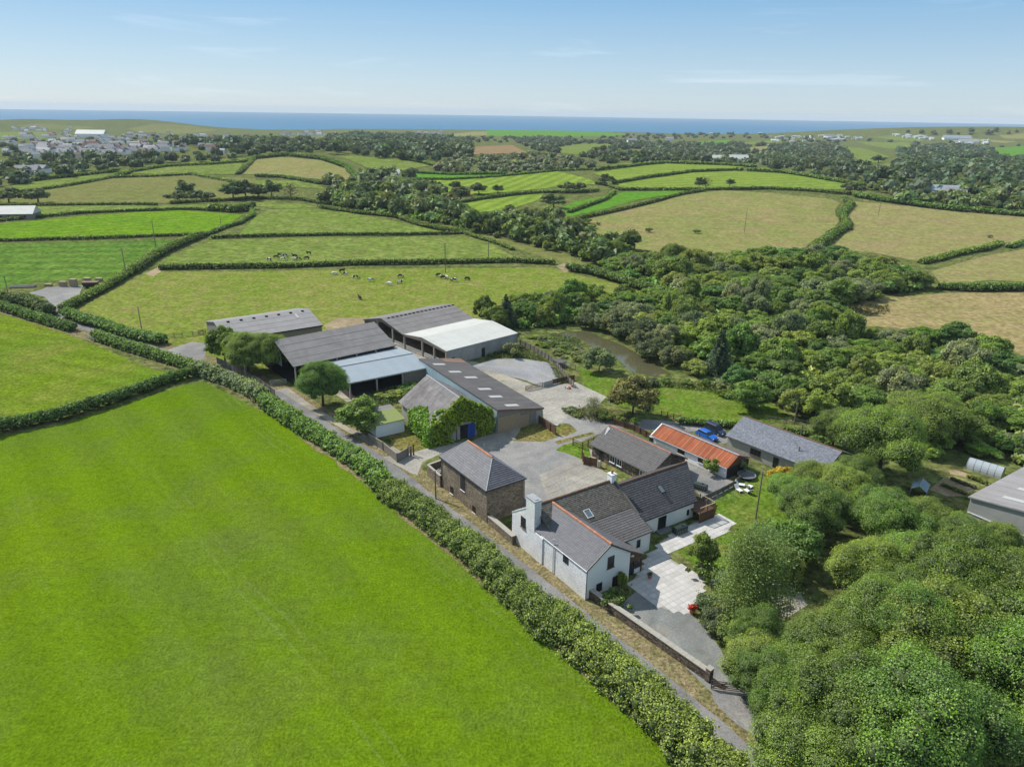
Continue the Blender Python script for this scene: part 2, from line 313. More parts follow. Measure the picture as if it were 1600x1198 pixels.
M['concpost']=simple('concrete_post',(.36,.33,.28),(.28,.26,.22),3,.9,.2,12)
M['boards_grey']=simple('weathered_boards',(.25,.225,.19),(.17,.155,.13),3,.85,.3,15,useattr=True)
M['wood']=simple('brown_timber',(.135,.075,.045),(.09,.05,.03),3,.8,.3,15,useattr=True)
M['wood_pale']=simple('pale_timber',(.38,.30,.19),(.28,.21,.13),3,.8,.3,15,useattr=True)
M['wood_grey']=simple('silvered_timber',(.21,.185,.155),(.14,.125,.105),3,.85,.3,15,useattr=True)
M['blue_wall']=sheet('blue_tin_wall',(.32,.43,.48),(.26,.37,.42),(.22,.28,.30),.7,.25,.6)
M['frame']=simple('dark_window_frame',(.065,.038,.026),(.05,.03,.02),3,.5)
M['glass']=None
M['white_paint']=simple('white_paint',(0.675,0.675,0.666),(0.612,0.612,0.603),2,.5)
M['black']=simple('black_plastic',(.018,.018,.02),(.03,.03,.032),2,.45,spec=.4)
M['green_tank']=simple('dark_green_plastic',(.014,.03,.026),(.02,.04,.035),2,.4,spec=.4)
M['blue_door']=simple('blue_paint',(.02,.06,.30),(.03,.075,.26),2,.6)
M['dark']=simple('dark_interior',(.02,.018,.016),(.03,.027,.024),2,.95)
M['steel']=simple('galvanised_steel',(.42,.43,.44),(.33,.34,.35),4,.45,metal=.5)
M['green_felt']=simple('mossy_felt',(.185,.225,.065),(.20,.225,.09),1.2,.95,.3,10)
M['pot']=simple('terracotta_pot',(.42,.16,.08),(.34,.13,.07),4,.85)
M['flower']=simple('red_flowers',(.62,.045,.02),(.45,.04,.02),9,.8)
M['rubber']=simple('tyre_rubber',(.02,.02,.02),(.03,.03,.03),3,.9)
M['car_blue']=simple('blue_car_paint',(.012,.10,.40),(.014,.11,.41),2,.5,spec=.2)
M['car_navy']=simple('navy_car_paint',(.02,.035,.07),(.022,.037,.075),2,.5,spec=.2)
M['mesh_green']=simple('green_netting',(.10,.17,.12),(.08,.14,.10),2,.8)
M['cream']=simple('cream_block_house',(.72,.70,.65),(.66,.64,.6),.5,.85)
M['house_roof']=simple('town_slate',(.19,.19,.205),(.25,.24,.24),.4,.8)
def glassmat():
    m,t,n,l,b=newmat('window_glass'); b.inputs['Base Color'].default_value=(.02,.025,.03,1); b.inputs['Roughness'].default_value=.25; b.inputs['Specular IOR Level'].default_value=.3; return m
M['glass']=glassmat()
def skylight():
    m,t,n,l,b=newmat('rooflight_sheet'); b.inputs['Base Color'].default_value=(.40,.39,.37,1); b.inputs['Roughness'].default_value=.5; return m
M['rooflight']=skylight()
def polymat():
    m,t,n,l,b=newmat('polythene'); b.inputs['Base Color'].default_value=(.40,.44,.47,1); b.inputs['Roughness'].default_value=.4; b.inputs['Alpha'].default_value=.82; b.inputs['Specular IOR Level'].default_value=.6; return m
M['poly']=polymat()
def seamat():
    m,t,n,l,b=newmat('sea_water'); v=wpos(t); b.inputs['Base Color'].default_value=(.02,.12,.22,1); b.inputs['Roughness'].default_value=.5; b.inputs['Specular IOR Level'].default_value=.04
    col=mixc(t,ramp(t,noise(t,.0007,4,.6,v,(1,.35,1)),[(.35,0.0),(.65,1.0)]),(.030,.135,.235),(.040,.150,.25)); l.new(col,b.inputs['Base Color']); bump(t,b,noise(t,.02,4,.6,v),.5,3); return m
M['sea']=seamat()
def pondmat():
    m,t,n,l,b=newmat('pond_water'); v=wpos(t)
    col=mixc(t,ramp(t,noise(t,.12,3,.5,v),[(.35,0.0),(.65,1.0)]),(.075,.072,.036),(.092,.086,.045)); l.new(col,b.inputs['Base Color']); b.inputs['Roughness'].default_value=.12; b.inputs['Specular IOR Level'].default_value=.5
    bump(t,b,noise(t,1.2,3,.5,v),.06,.1); return m
M['pond']=pondmat()
def cowmat():
    m,t,n,l,b=newmat('cow_hide'); v=opos(t); oi=n.new('ShaderNodeObjectInfo')
    ad=n.new('ShaderNodeVectorMath'); ad.operation='ADD'; l.new(v,ad.inputs[0]); cm=n.new('ShaderNodeCombineXYZ'); l.new(math_(t,'MULTIPLY',oi.outputs['Random'],50.),cm.inputs[0]); l.new(cm.outputs[0],ad.inputs[1])
    th=math_(t,'ADD',noise(t,1.4,1,.4,ad.outputs[0]),math_(t,'MULTIPLY',math_(t,'SUBTRACT',math_(t,'FRACT',math_(t,'MULTIPLY',oi.outputs['Random'],13.7)),.62),.35))
    l.new(ramp(t,th,[(.49,(.018,.015,.013)),(.51,(.72,.68,.62))]),b.inputs['Base Color']); b.inputs['Roughness'].default_value=.8; return m
M['cow']=cowmat()
# ---------------------------------------------------------------- foliage
def quads_mesh(name,V,C,mats,extra=None):
    """V (n,4,3), C (n,3): one mesh of leaf sprays; extra=(verts,faces) goes in with material slot 1"""
    n=len(V); ev,ef=(extra if extra else (np.zeros((0,3)),np.zeros((0,4),int)))
    me=bpy.data.meshes.new(name); verts=np.concatenate([V.reshape(-1,3),ev]).astype(np.float32)
    faces=np.concatenate([np.arange(n*4).reshape(-1,4),ef+n*4]).astype(np.int32)
    me.vertices.add(len(verts)); me.vertices.foreach_set('co',verts.ravel())
    me.loops.add(faces.size); me.loops.foreach_set('vertex_index',faces.ravel())
    me.polygons.add(len(faces)); me.polygons.foreach_set('loop_start',np.arange(0,faces.size,4,dtype=np.int32))
    try: me.polygons.foreach_set('loop_total',np.full(len(faces),4,np.int32))
    except Exception: pass
    for m in mats: me.materials.append(m)
    if len(ef): me.polygons.foreach_set('material_index',np.concatenate([np.zeros(n,np.int32),np.ones(len(ef),np.int32)]))
    at=me.attributes.new('Col','FLOAT_COLOR','FACE'); cc=np.ones((len(faces),4),np.float32); cc[:n,:3]=C; at.data.foreach_set('color',cc.ravel())
    me.update(); me.validate(); return me
def unit(a): return a/np.maximum(np.linalg.norm(a,axis=-1,keepdims=True),1e-9)
def sprays(rng,p,nrm,size,rnd=.55,asp=1.0):
    n=len(p); nn=unit(nrm+rnd*rng.normal(size=(n,3))); a=unit(np.cross(nn,unit(rng.normal(size=(n,3))))); b=np.cross(nn,a)
    s=(size*rng.uniform(.6,1.35,n))[:,None] if np.isscalar(size) else (size*rng.uniform(.6,1.35,n))[:,None]
    k=rng.uniform(.55,1.0,(4,n,1))
    bend=nn*s*.22
    return np.stack([p+a*s*k[0]-bend,p+b*s*asp*k[1]+bend*.4,p-a*s*k[2]-bend,p-b*s*asp*k[3]+bend*.4],1)
ICO=None
def ico():
    global ICO
    if ICO is None:
        bm=bmesh.new(); bmesh.ops.create_uvsphere(bm,u_segments=6,v_segments=4,radius=1); bmesh.ops.triangulate(bm,faces=bm.faces)
        v=np.array([x.co[:] for x in bm.verts]); f=np.array([[x.verts[0].index,x.verts[1].index,x.verts[2].index,x.verts[2].index] for x in bm.faces]); bm.free()
        # quads only: use a cube-sphere instead
        g=[(-1,-1,-1),(1,-1,-1),(1,1,-1),(-1,1,-1),(-1,-1,1),(1,-1,1),(1,1,1),(-1,1,1)]
        v=unit(np.array(g,float)); f=np.array([(3,2,1,0),(4,5,6,7),(0,1,5,4),(1,2,6,5),(2,3,7,6),(3,0,4,7)]); ICO=(v,f)
    return ICO
def cores(cen,rad,k=.72):
    v,f=ico(); n=len(cen)
    V=(cen[:,None,:]+v[None]*(rad*k)[:,None,None]).reshape(-1,3); F=(f[None]+8*np.arange(n)[:,None,None]).reshape(-1,4); return V,F
def lobed(rng,cen,rad,n,size,tint,ordered=0,flat=1.0,lower=-.35,rnd=.55,core=.7,young=.18):
    """sprays over the outer faces of many lobes"""
    w=rad**2; li=rng.choice(len(cen),n,p=w/w.sum()); d=unit(rng.normal(size=(n,3))); d[:,2]=np.where(d[:,2]<lower,-d[:,2],d[:,2])
    rr=rng.uniform(.78,1.08,n); oo=rng.random(n)<.10; rr[oo]*=rng.uniform(1.0,1.45,oo.sum()); p=cen[li]+d*(rad[li]*rr)[:,None]*np.array([1,1,flat])
    keep=np.ones(n,bool)
    if ordered:
        for k in range(-ordered,ordered+1):
            if k==0: continue
            j=np.clip(li+k,0,len(cen)-1); dd=np.linalg.norm(p-cen[j],axis=1); keep&=~((dd<rad[j]*.74)&(j!=li))
    else:
        for a in range(0,n,4000):
            s=slice(a,a+4000); dd=np.linalg.norm(p[s,None,:]-cen[None],axis=2)/rad[None]; dd[np.arange(len(dd)),li[s]]=9; keep[s]&=dd.min(1)>.76
    p,d,li=p[keep],d[keep],li[keep]; n=len(p)
    lt=rng.uniform(.82,1.18,len(cen)); c=np.array(tint)[None]*(lt[li]*rng.uniform(.7,1.3,n))[:,None]
    y=rng.random(n)<young; c[y]*=np.array([1.32,1.28,.95])
    y=rng.random(len(cen))<.18; c[y[li]]*=np.array([1.25,1.22,.9])
    c=np.minimum(c*1.26,.9)
    return sprays(rng,p,d+np.array([0,0,.25]),size,rnd),c,cores(cen,rad,core)
def crown_round(seed,r,h0,h1,nl,n,size,tint,squash=.8,**k):
    """many lobes scattered through an uneven egg-shaped crown from height h0 to h1"""
    rng=np.random.default_rng(seed); cz=(h0+h1)/2; hz=(h1-h0)/2
    d=unit(rng.normal(size=(nl,3))); d[:,2]=np.where(d[:,2]<-.45,-d[:,2],d[:,2])
    q=rng.uniform(.58,1.06,nl)
    wob=1+.22*np.sin(3*np.arctan2(d[:,1],d[:,0])+seed)+.12*np.sin(5*np.arctan2(d[:,1],d[:,0])+2*seed)
    lr=(.11+.17*rng.random(nl))*r
    cen=np.stack([d[:,0]*r*q*wob*.82,d[:,1]*r*q*wob*.82,cz+d[:,2]*hz*q*.86],1)
    cen=np.concatenate([cen,[[0,0,cz]]]); lr=np.concatenate([lr,[.55*min(r,hz)]])
    return lobed(rng,cen,lr,n,size,tint,**k)
def crown_cone(seed,r,h0,h1,n,size,tint):
    rng=np.random.default_rng(seed); tiers=int((h1-h0)/(.55*max(1,r/2.5))); V=[];C=[];cc=[];rr=[]
    for k in range(tiers):
        f=k/(tiers-1); z=h0+(h1-h0)*f; R_=r*(1-f)**.85+.15; m=max(4,int(11*(1-f)+3))
        for a in np.linspace(0,6.283,m,endpoint=False)+rng.uniform(0,6): 
            L_=R_*rng.uniform(.72,1.12); q=max(2,int(n/(tiers*9)))
            t=rng.uniform(.25,1,q); p=np.stack([np.cos(a)*L_*t,np.sin(a)*L_*t,z-.28*L_*t*t+rng.normal(0,.10,q)],1)+rng.normal(0,.09*R_+.03,(q,3))
            V.append(sprays(rng,p,np.tile([np.cos(a)*.5,np.sin(a)*.5,.9],(q,1)),size,.5)); C.append(np.array(tint)[None]*(rng.uniform(.7,1.1)*rng.uniform(.65,1.3,q)*(.75+.45*t))[:,None])
        cc.append([0,0,z]); rr.append(R_*.45)
    return np.concatenate(V),np.concatenate(C),cores(np.array(cc),np.array(rr),.8)
def crown_open(seed,r,h0,h1,nb,n,size,tint):
    """feathery open crown: sprays clustered along upswept boughs, gaps between"""
    rng=np.random.default_rng(seed); V=[];C=[];bm_=[]
    for k in range(nb):
        f=(k+.5)/nb; a=k*2.4+rng.uniform(-.4,.4); z=h0+(h1-h0)*f**.9*.86; L_=r*(1-.62*f)*rng.uniform(.7,1.15)
        q=int(n/nb); t=rng.uniform(.2,1,q)**.7; up=.30*(h1-h0)*.35
        p=np.stack([np.cos(a)*L_*t,np.sin(a)*L_*t,z+up*t*t],1)+rng.normal(0,1,(q,3))*(.10*r+.10*r*t)[:,None]*np.array([1,1,.6])
        V.append(sprays(rng,p,np.tile([0,0,1.],(q,1)),size,.8,.6)); C.append(np.array(tint)[None]*(rng.uniform(.8,1.2)*rng.uniform(.6,1.4,q))[:,None]); bm_.append((a,z,L_,up))
    return np.concatenate(V),np.concatenate(C),bm_
def trunk_mb(seed,h,r,boughs=5,spread=.4,h0=.35):
    rng=np.random.default_rng(seed+99); t=MB(); pts=[(0,0,-.3)]
    for k in range(1,4): pts.append((rng.normal(0,.05*h*.3),rng.normal(0,.05*h*.3),h*k/3))
    for k in range(3): t.tube(pts[k],pts[k+1],r*(1-.28*k),r*(1-.28*(k+1)),8,cap=False)
    for k in range(boughs):
        a=k*6.283/boughs+rng.uniform(-.4,.4); z=h*(h0+.5*rng.random()); L_=h*spread*rng.uniform(.7,1.2)
        m=(math.cos(a)*L_*.5,math.sin(a)*L_*.5,z+L_*.45); t.tube((0,0,z),m,r*.42,r*.28,6,cap=False); t.tube(m,(math.cos(a)*L_,math.sin(a)*L_,z+L_*1.0),r*.28,r*.10,6,cap=False)
    return t
G1=(.142,.205,.036); G2=(.118,.178,.036); G3=(.168,.225,.042); G4=(.188,.232,.054); GW=(.185,.212,.105); GD=(.090,.125,.046); GB=(.190,.170,.055)
FM=[M['foliage'],M['core']]
PROTO={}
def proto(kind,name,crown,trunk,boughs=None):
    V,C,X=crown; PROTO[kind]=dict(name=name,crown=quads_mesh('crown',V,C,FM,X),trunk=trunk.mesh('trunk',M['bark']))
# unit conventions: prototypes are built at a stated size (radius, height) and scaled when planted
SZ={}
def pr(kind,name,r,h0,h1,nl,n,size,tint,seed,trunk_r=.25,**k):
    proto(kind,name,crown_round(seed,r,h0,h1,nl,n,size,tint,**k),trunk_mb(seed,h1*.62,trunk_r)); SZ[kind]=(r,h1)
pr('big_a','broadleaf_tree',7.5,1.6,12.5,210,128000,.098,G1,11,.45)
pr('big_b','broadleaf_tree',7.0,1.2,11.5,200,122000,.098,G2,12,.42)
pr('big_c','broadleaf_tree',6.5,1.0,10.5,190,110000,.096,G3,13,.4)
pr('mid_a','broadleaf_tree',4.0,.1,8.0,90,17000,.18,G1,21,.22)
pr('mid_b','broadleaf_tree',3.8,.0,7.0,84,15000,.175,G2,22,.22)
pr('mid_c','broadleaf_tree',3.6,.1,7.5,80,14000,.175,G3,23,.2)
pr('mid_d','broadleaf_tree',4.2,.0,6.5,90,15000,.18,G4,24,.2)
pr('mid_e','broadleaf_tree',3.2,.0,8.6,80,15000,.17,(.10,.17,.045),26,.2)
pr('mid_f','broadleaf_tree',4.6,.0,5.4,90,17000,.18,(.165,.21,.05),27,.2)
pr('willow_a','willow_tree',3.8,-.1,5.5,90,15000,.16,GW,31,.18,rnd=.8,young=.1)
pr('willow_b','willow_tree',3.4,-.1,4.6,80,13000,.16,(.120,.146,.066),32,.18,rnd=.8,young=.1)
pr('shrub_a','bush',2.0,.05,2.6,26,3600,.17,G3,41,.09)
pr('shrub_b','bush',2.2,.05,2.4,26,3600,.18,G2,42,.09)
pr('shrub_g','bush',1.9,.05,2.2,24,3400,.16,GW,43,.08)
pr('shrub_y','flowering_bush',2.2,.05,2.6,26,4000,.17,(.42,.27,.045),44,.08,young=.3)
pr('copper','broadleaf_tree',4.0,-.2,6.8,84,14000,.18,GB,25,.22)
pr('far_a','broadleaf_tree',4.5,.0,8.0,34,1500,.50,GD,51,.3)
pr('far_b','broadleaf_tree',4.5,.0,7.0,32,1500,.50,(.078,.104,.044),52,.3)
pr('far_c','broadleaf_tree',4.5,.0,6.2,32,1500,.50,(.098,.120,.056),53,.3)
V,C,X=crown_cone(61,3.4,.6,11,13000,.18,(.085,.125,.055)); PROTO['spruce']=dict(name='spruce_tree',crown=quads_mesh('crown',V,C,FM,X),trunk=trunk_mb(61,9,.22,0).mesh('trunk',M['bark'])); SZ['spruce']=(3.4,11)
V,C,B_=crown_open(62,5.0,1.5,13.0,44,30000,.14,(.20,.285,.07)); tk=trunk_mb(62,11.5,.26,0)
for (a,z,l_,up) in B_: tk.tube((0,0,z),(math.cos(a)*l_*.85,math.sin(a)*l_*.85,z+up*.7),.07,.02,5,cap=False)
PROTO['pine']=dict(name='pine_tree',crown=quads_mesh('crown',V,C,FM,None),trunk=tk.mesh('trunk',M['bark'])); SZ['pine']=(5.0,13.0)
V,C,B_=crown_open(63,3.0,1.2,5.0,18,2200,.13,(.17,.185,.08)); tk=trunk_mb(63,4.2,.10,0)
for (a,z,l_,up) in B_: tk.tube((0,0,z*.8),(math.cos(a)*l_*.85,math.sin(a)*l_*.85,z+up*.7),.05,.015,5,cap=False)
PROTO['sparse']=dict(name='sapling',crown=quads_mesh('crown',V,C,FM,None),trunk=tk.mesh('trunk',M['bark'])); SZ['sparse']=(3.0,5.0)
V,C,B_=crown_open(64,3.6,1.5,7.5,16,160,.4,(.09,.085,.06)); tk=trunk_mb(64,5,.2,0)
for (a,z,l_,up) in B_:
    tk.tube((0,0,z*.8),(math.cos(a)*l_*.85,math.sin(a)*l_*.85,z+up*.7),.11,.05,5,cap=False); tk.tube((math.cos(a)*l_*.5,math.sin(a)*l_*.5,z+up*.3),(math.cos(a+.5)*l_*.9,math.sin(a+.5)*l_*.9,z+up*1.2),.07,.03,5,cap=False)
PROTO['dead']=dict(name='bare_tree',crown=quads_mesh('crown',V,C,FM,None),trunk=tk.mesh('trunk',M['bark'])); SZ['dead']=(3.6,7.5)
NTREE=0
def plant(kind,loc,r=None,h=None,label=None,cat=None,group=None,rz=None,name=None):
    """one tree: trunk and crown under an Empty at its foot"""
    global NTREE
    pr_=PROTO[kind]; r0,h0=SZ[kind]; r=r or r0; h=h or h0*r/r0
    e=thing(name or pr_['name'],label,cat or ('bush' if 'bush' in pr_['name'] else 'tree'),tuple(loc),random.uniform(0,6.28) if rz is None else rz,group)
    k=random.uniform(.9,1.12); e.scale=(r/r0*k,r/r0/k,h/h0)
    link('trunk' if 'bush' not in pr_['name'] else 'stem',pr_['trunk'],e); link('crown' if 'bush' not in pr_['name'] else 'foliage',pr_['crown'],e)
    NTREE+=1; return e
def resample(pts,step):
    pts=np.asarray(pts,float); d=np.r_[0,np.cumsum(np.hypot(*np.diff(pts[:,:2],axis=0).T))]; n=max(2,int(d[-1]/step)+1); t=np.linspace(0,d[-1],n)
    return np.stack([np.interp(t,d,pts[:,k]) for k in range(2)],1),d[-1]
HN=0
def hedge(px,label,w=2.4,h=2.2,leaf=None,tint=G2,dens=1.0,wild=.25,world=False,name='hedge',cat='hedge',group=None,lumps=None):
    """a clipped or overgrown hedge along a line of ground points; one mesh, its foot at its first point"""
    global HN; HN+=1; rng=np.random.default_rng(1000+HN)
    W=np.array(px,float) if world else np.array([P(*q) for q in px])
    D=float(np.median(np.hypot(W[:,0],W[:,1]))); leaf=leaf or max(.12,D*.00125)
    step=max(.21*w,leaf*1.2); q,Ltot=resample(W,step); n=len(q); tg=unit(np.gradient(q,axis=0)); nm=np.stack([-tg[:,1],tg[:,0]],1)
    z=zt(q[:,0],q[:,1]); s=np.linspace(0,Ltot,n)
    env=1+wild*(.6*np.sin(s/11.3+HN)+.35*np.sin(s/4.1+2*HN)+.4*rng.normal(size=n))*.5
    env=np.clip(env,.55,1.6); wander=(.25*wild*w)*np.sin(s/9+HN)
    cen=[];rad=[]
    for k in range(8):
        an=math.pi*k/7; off,hh,rr=(.35*math.cos(an),.16+.60*math.sin(an)**.7,.20) if k<7 and True else (0,.5,.4)
        o=off*w+wander+rng.normal(0,.05*w,n); hz=hh*h*env; r_=rr*np.minimum(w,h*1.25)*rng.uniform(.72,1.25,n)
        q2=q+tg*rng.uniform(-.5,.5,(n,1))*step
        cen.append(np.c_[q2+nm*o[:,None],z+hz+rng.normal(0,.05*h,n)]); rad.append(r_)
    cen.append(np.c_[q+nm*wander[:,None],z+.46*h*env]); rad.append(np.full(n,.36*min(w,h*1.2)))
    cen=np.stack(cen,1).reshape(-1,3); rad=np.stack(rad,1).reshape(-1)
    N_=int(dens*Ltot*(w+2.1*h)*1.9/(leaf*leaf*1.25)); N_=min(N_,110000)
    V,C,X=lobed(rng,cen,rad,N_,leaf,tuple(1.15*q_ for q_ in tint),ordered=27,core=.8,young=.09)
    o3=np.array([q[0,0],q[0,1],z[0]]); me=quads_mesh(name,V-o3,C,FM,(X[0]-o3,X[1]))
    o=link(name,me); o.location=tuple(o3); return tag(o,label,cat,group)
def in_poly(pts,poly):
    x,y=pts[:,0],pts[:,1]; r=np.zeros(len(pts),bool); n=len(poly)
    for i in range(n):
        (x1,y1),(x2,y2)=poly[i][:2],poly[(i+1)%n][:2]
        if y1==y2: continue
        c=((y1>y)!=(y2>y))&(x<(x2-x1)*(y-y1)/(y2-y1)+x1); r^=c
    return r
def scatter(rng,polyw,spacing,limit=100000,tries=12):
    poly=np.array([p[:2] for p in polyw]); lo,hi=poly.min(0),poly.max(0); area=np.prod(hi-lo); m=int(area/spacing**2*tries)
    c=rng.uniform(lo,hi,(min(m,200000),2)); c=c[in_poly(c,poly)]; g={}; out=[]
    for p in c:
        k=(int(p[0]//spacing),int(p[1]//spacing)); ok=True
        for i in (-1,0,1):
            for j in (-1,0,1):
                for q in g.get((k[0]+i,k[1]+j),()):
                    if (q[0]-p[0])**2+(q[1]-p[1])**2<spacing**2: ok=False
        if ok: g.setdefault(k,[]).append(p); out.append(p)
        if len(out)>=limit: break
    return np.array(out)
def woodland(px,label,spacing,r,h,tint,leafn=46,name='woodland',avoid=False):
    """a far wood that reads as one mass: many small crowns joined in one object"""
    global HN; HN+=1; rng=np.random.default_rng(3000+HN); pw=[P(*q) for q in px]; pts=scatter(rng,pw,spacing)
    if avoid:
        for f in FAR_FIELDS:
            f=np.array([q[:2] for q in f]); dr=f/np.linalg.norm(f,axis=1,keepdims=True)
            for k in (0,45,90): pts=pts[~in_poly(pts,f-dr*k)]
    if len(pts)==0: return
    n=len(pts); z=zt(pts[:,0],pts[:,1]); rr=r*rng.uniform(.65,1.3,n); hh=h*rng.uniform(.7,1.25,n)*rr/r
    nl=5; d=unit(rng.normal(size=(n,nl,3))); d[...,2]=np.abs(d[...,2])*.8
    cen=np.stack([pts[:,0:1]+d[...,0]*rr[:,None]*.5,pts[:,1:2]+d[...,1]*rr[:,None]*.5,z[:,None]+hh[:,None]*(.42+.33*d[...,2])],-1).reshape(-1,3)
    lr=(np.repeat(rr,nl)*rng.uniform(.42,.62,n*nl))
    m=n*leafn; li=rng.integers(0,n*nl,m); dd=unit(rng.normal(size=(m,3))); dd[:,2]=np.where(dd[:,2]<-.3,-dd[:,2],dd[:,2])
    p=cen[li]+dd*(lr[li]*rng.uniform(.85,1.05,m))[:,None]
    tt=np.repeat(rng.uniform(.7,1.3,(n,1))*(1+rng.normal(0,.07,(n,3))),nl,0)
    C=np.array(tint)[None]*tt[li]*rng.uniform(.65,1.35,(m,1))
    C=C*1.45; V=sprays(rng,p,dd+np.array([0,0,.3]),np.repeat(rr,nl)[li]*.27,.5); o3=np.array([pts[0,0],pts[0,1],z[0]]); X=cores(cen,lr,.85)
    o=link(name,quads_mesh(name,V-o3,np.clip(C,0,1),FM,(X[0]-o3,X[1]))); o.location=tuple(o3); return tag(o,label,'woodland',None,'stuff')
# ---------------------------------------------------------------- ground, sea, fields, roads
def sheetpoly(name,px,mat,lift,world=False,step=None,parent=None):
    W=[np.array(q,float) for q in px] if world else [P(*q) for q in px]
    d=max(math.hypot(w[0],w[1]) for w in W)
    bm=bmesh.new(); vs=[bm.verts.new((w[0],w[1],0)) for w in W]; bm.faces.new(vs); bmesh.ops.triangulate(bm,faces=bm.faces[:])
    if step or d>295:
        step=step or 30; xs=[w[0] for w in W]; ys=[w[1] for w in W]
        for a,lo,hi,nn in ((0,min(xs),max(xs),(1,0,0)),(1,min(ys),max(ys),(0,1,0))):
            x=math.floor(lo/step)*step+step
            while x<hi:
                c=(x,0,0) if a==0 else (0,x,0); bmesh.ops.bisect_plane(bm,geom=bm.verts[:]+bm.edges[:]+bm.faces[:],plane_co=c,plane_no=nn,dist=1e-4); x+=step
    co=np.array([v.co[:] for v in bm.verts]); z=zt(co[:,0],co[:,1]); dd=np.hypot(co[:,0],co[:,1]); l=lift+.0*dd+np.clip((dd-290)/400,0,1)*.35
    for v,a,b in zip(bm.verts,z,l): v.co.z=a+b
    bmesh.ops.recalc_face_normals(bm,faces=bm.faces)
    if bm.faces[:] and sum(f.normal.z for f in bm.faces)<0: bmesh.ops.reverse_faces(bm,faces=bm.faces)
    me=bpy.data.meshes.new(name); bm.to_mesh(me); bm.free(); me.materials.append(mat)
    o=link(name,me,parent); 
    if parent is None: o['kind']='structure'
    return o
# ground: one polar sheet, flat round the farm, to the cliffs
rr=np.r_[0.5,np.geomspace(15,3400,230)]; na=400; A_=np.linspace(0,2*math.pi,na,endpoint=False)
gx=(rr[:,None]*np.sin(A_)[None]); gy=(rr[:,None]*np.cos(A_)[None]); gz=zt(gx,gy); verts=np.stack([gx,gy,gz],-1).reshape(-1,3)
i,j=np.meshgrid(np.arange(len(rr)-1),np.arange(na),indexing='ij'); a=i*na+j; b=i*na+(j+1)%na
faces=np.stack([a,b,b+na,a+na],-1).reshape(-1,4)
me=bpy.data.meshes.new('ground'); me.from_pydata(verts.tolist(),[],faces[:,::-1].tolist()); me.materials.append(M['ground']); me.polygons.foreach_set('use_smooth',np.ones(len(faces),bool)); g=link('ground',me); g['kind']='structure'
me=bpy.data.meshes.new('sea'); n=240; rs=np.array([2600,5200,9000,15000.]); A_=np.linspace(0,2*math.pi,n,endpoint=False)
verts=np.stack([rs[:,None]*np.sin(A_),rs[:,None]*np.cos(A_),np.full((4,n),-24.)],-1).reshape(-1,3); i,j=np.meshgrid(np.arange(3),np.arange(n),indexing='ij'); a=i*n+j; b=i*n+(j+1)%n
me.from_pydata(verts.tolist(),[],np.stack([a+n,b+n,b,a],-1).reshape(-1,4).tolist()); me.materials.append(M['sea']); s=link('sea',me); s['kind']='structure'
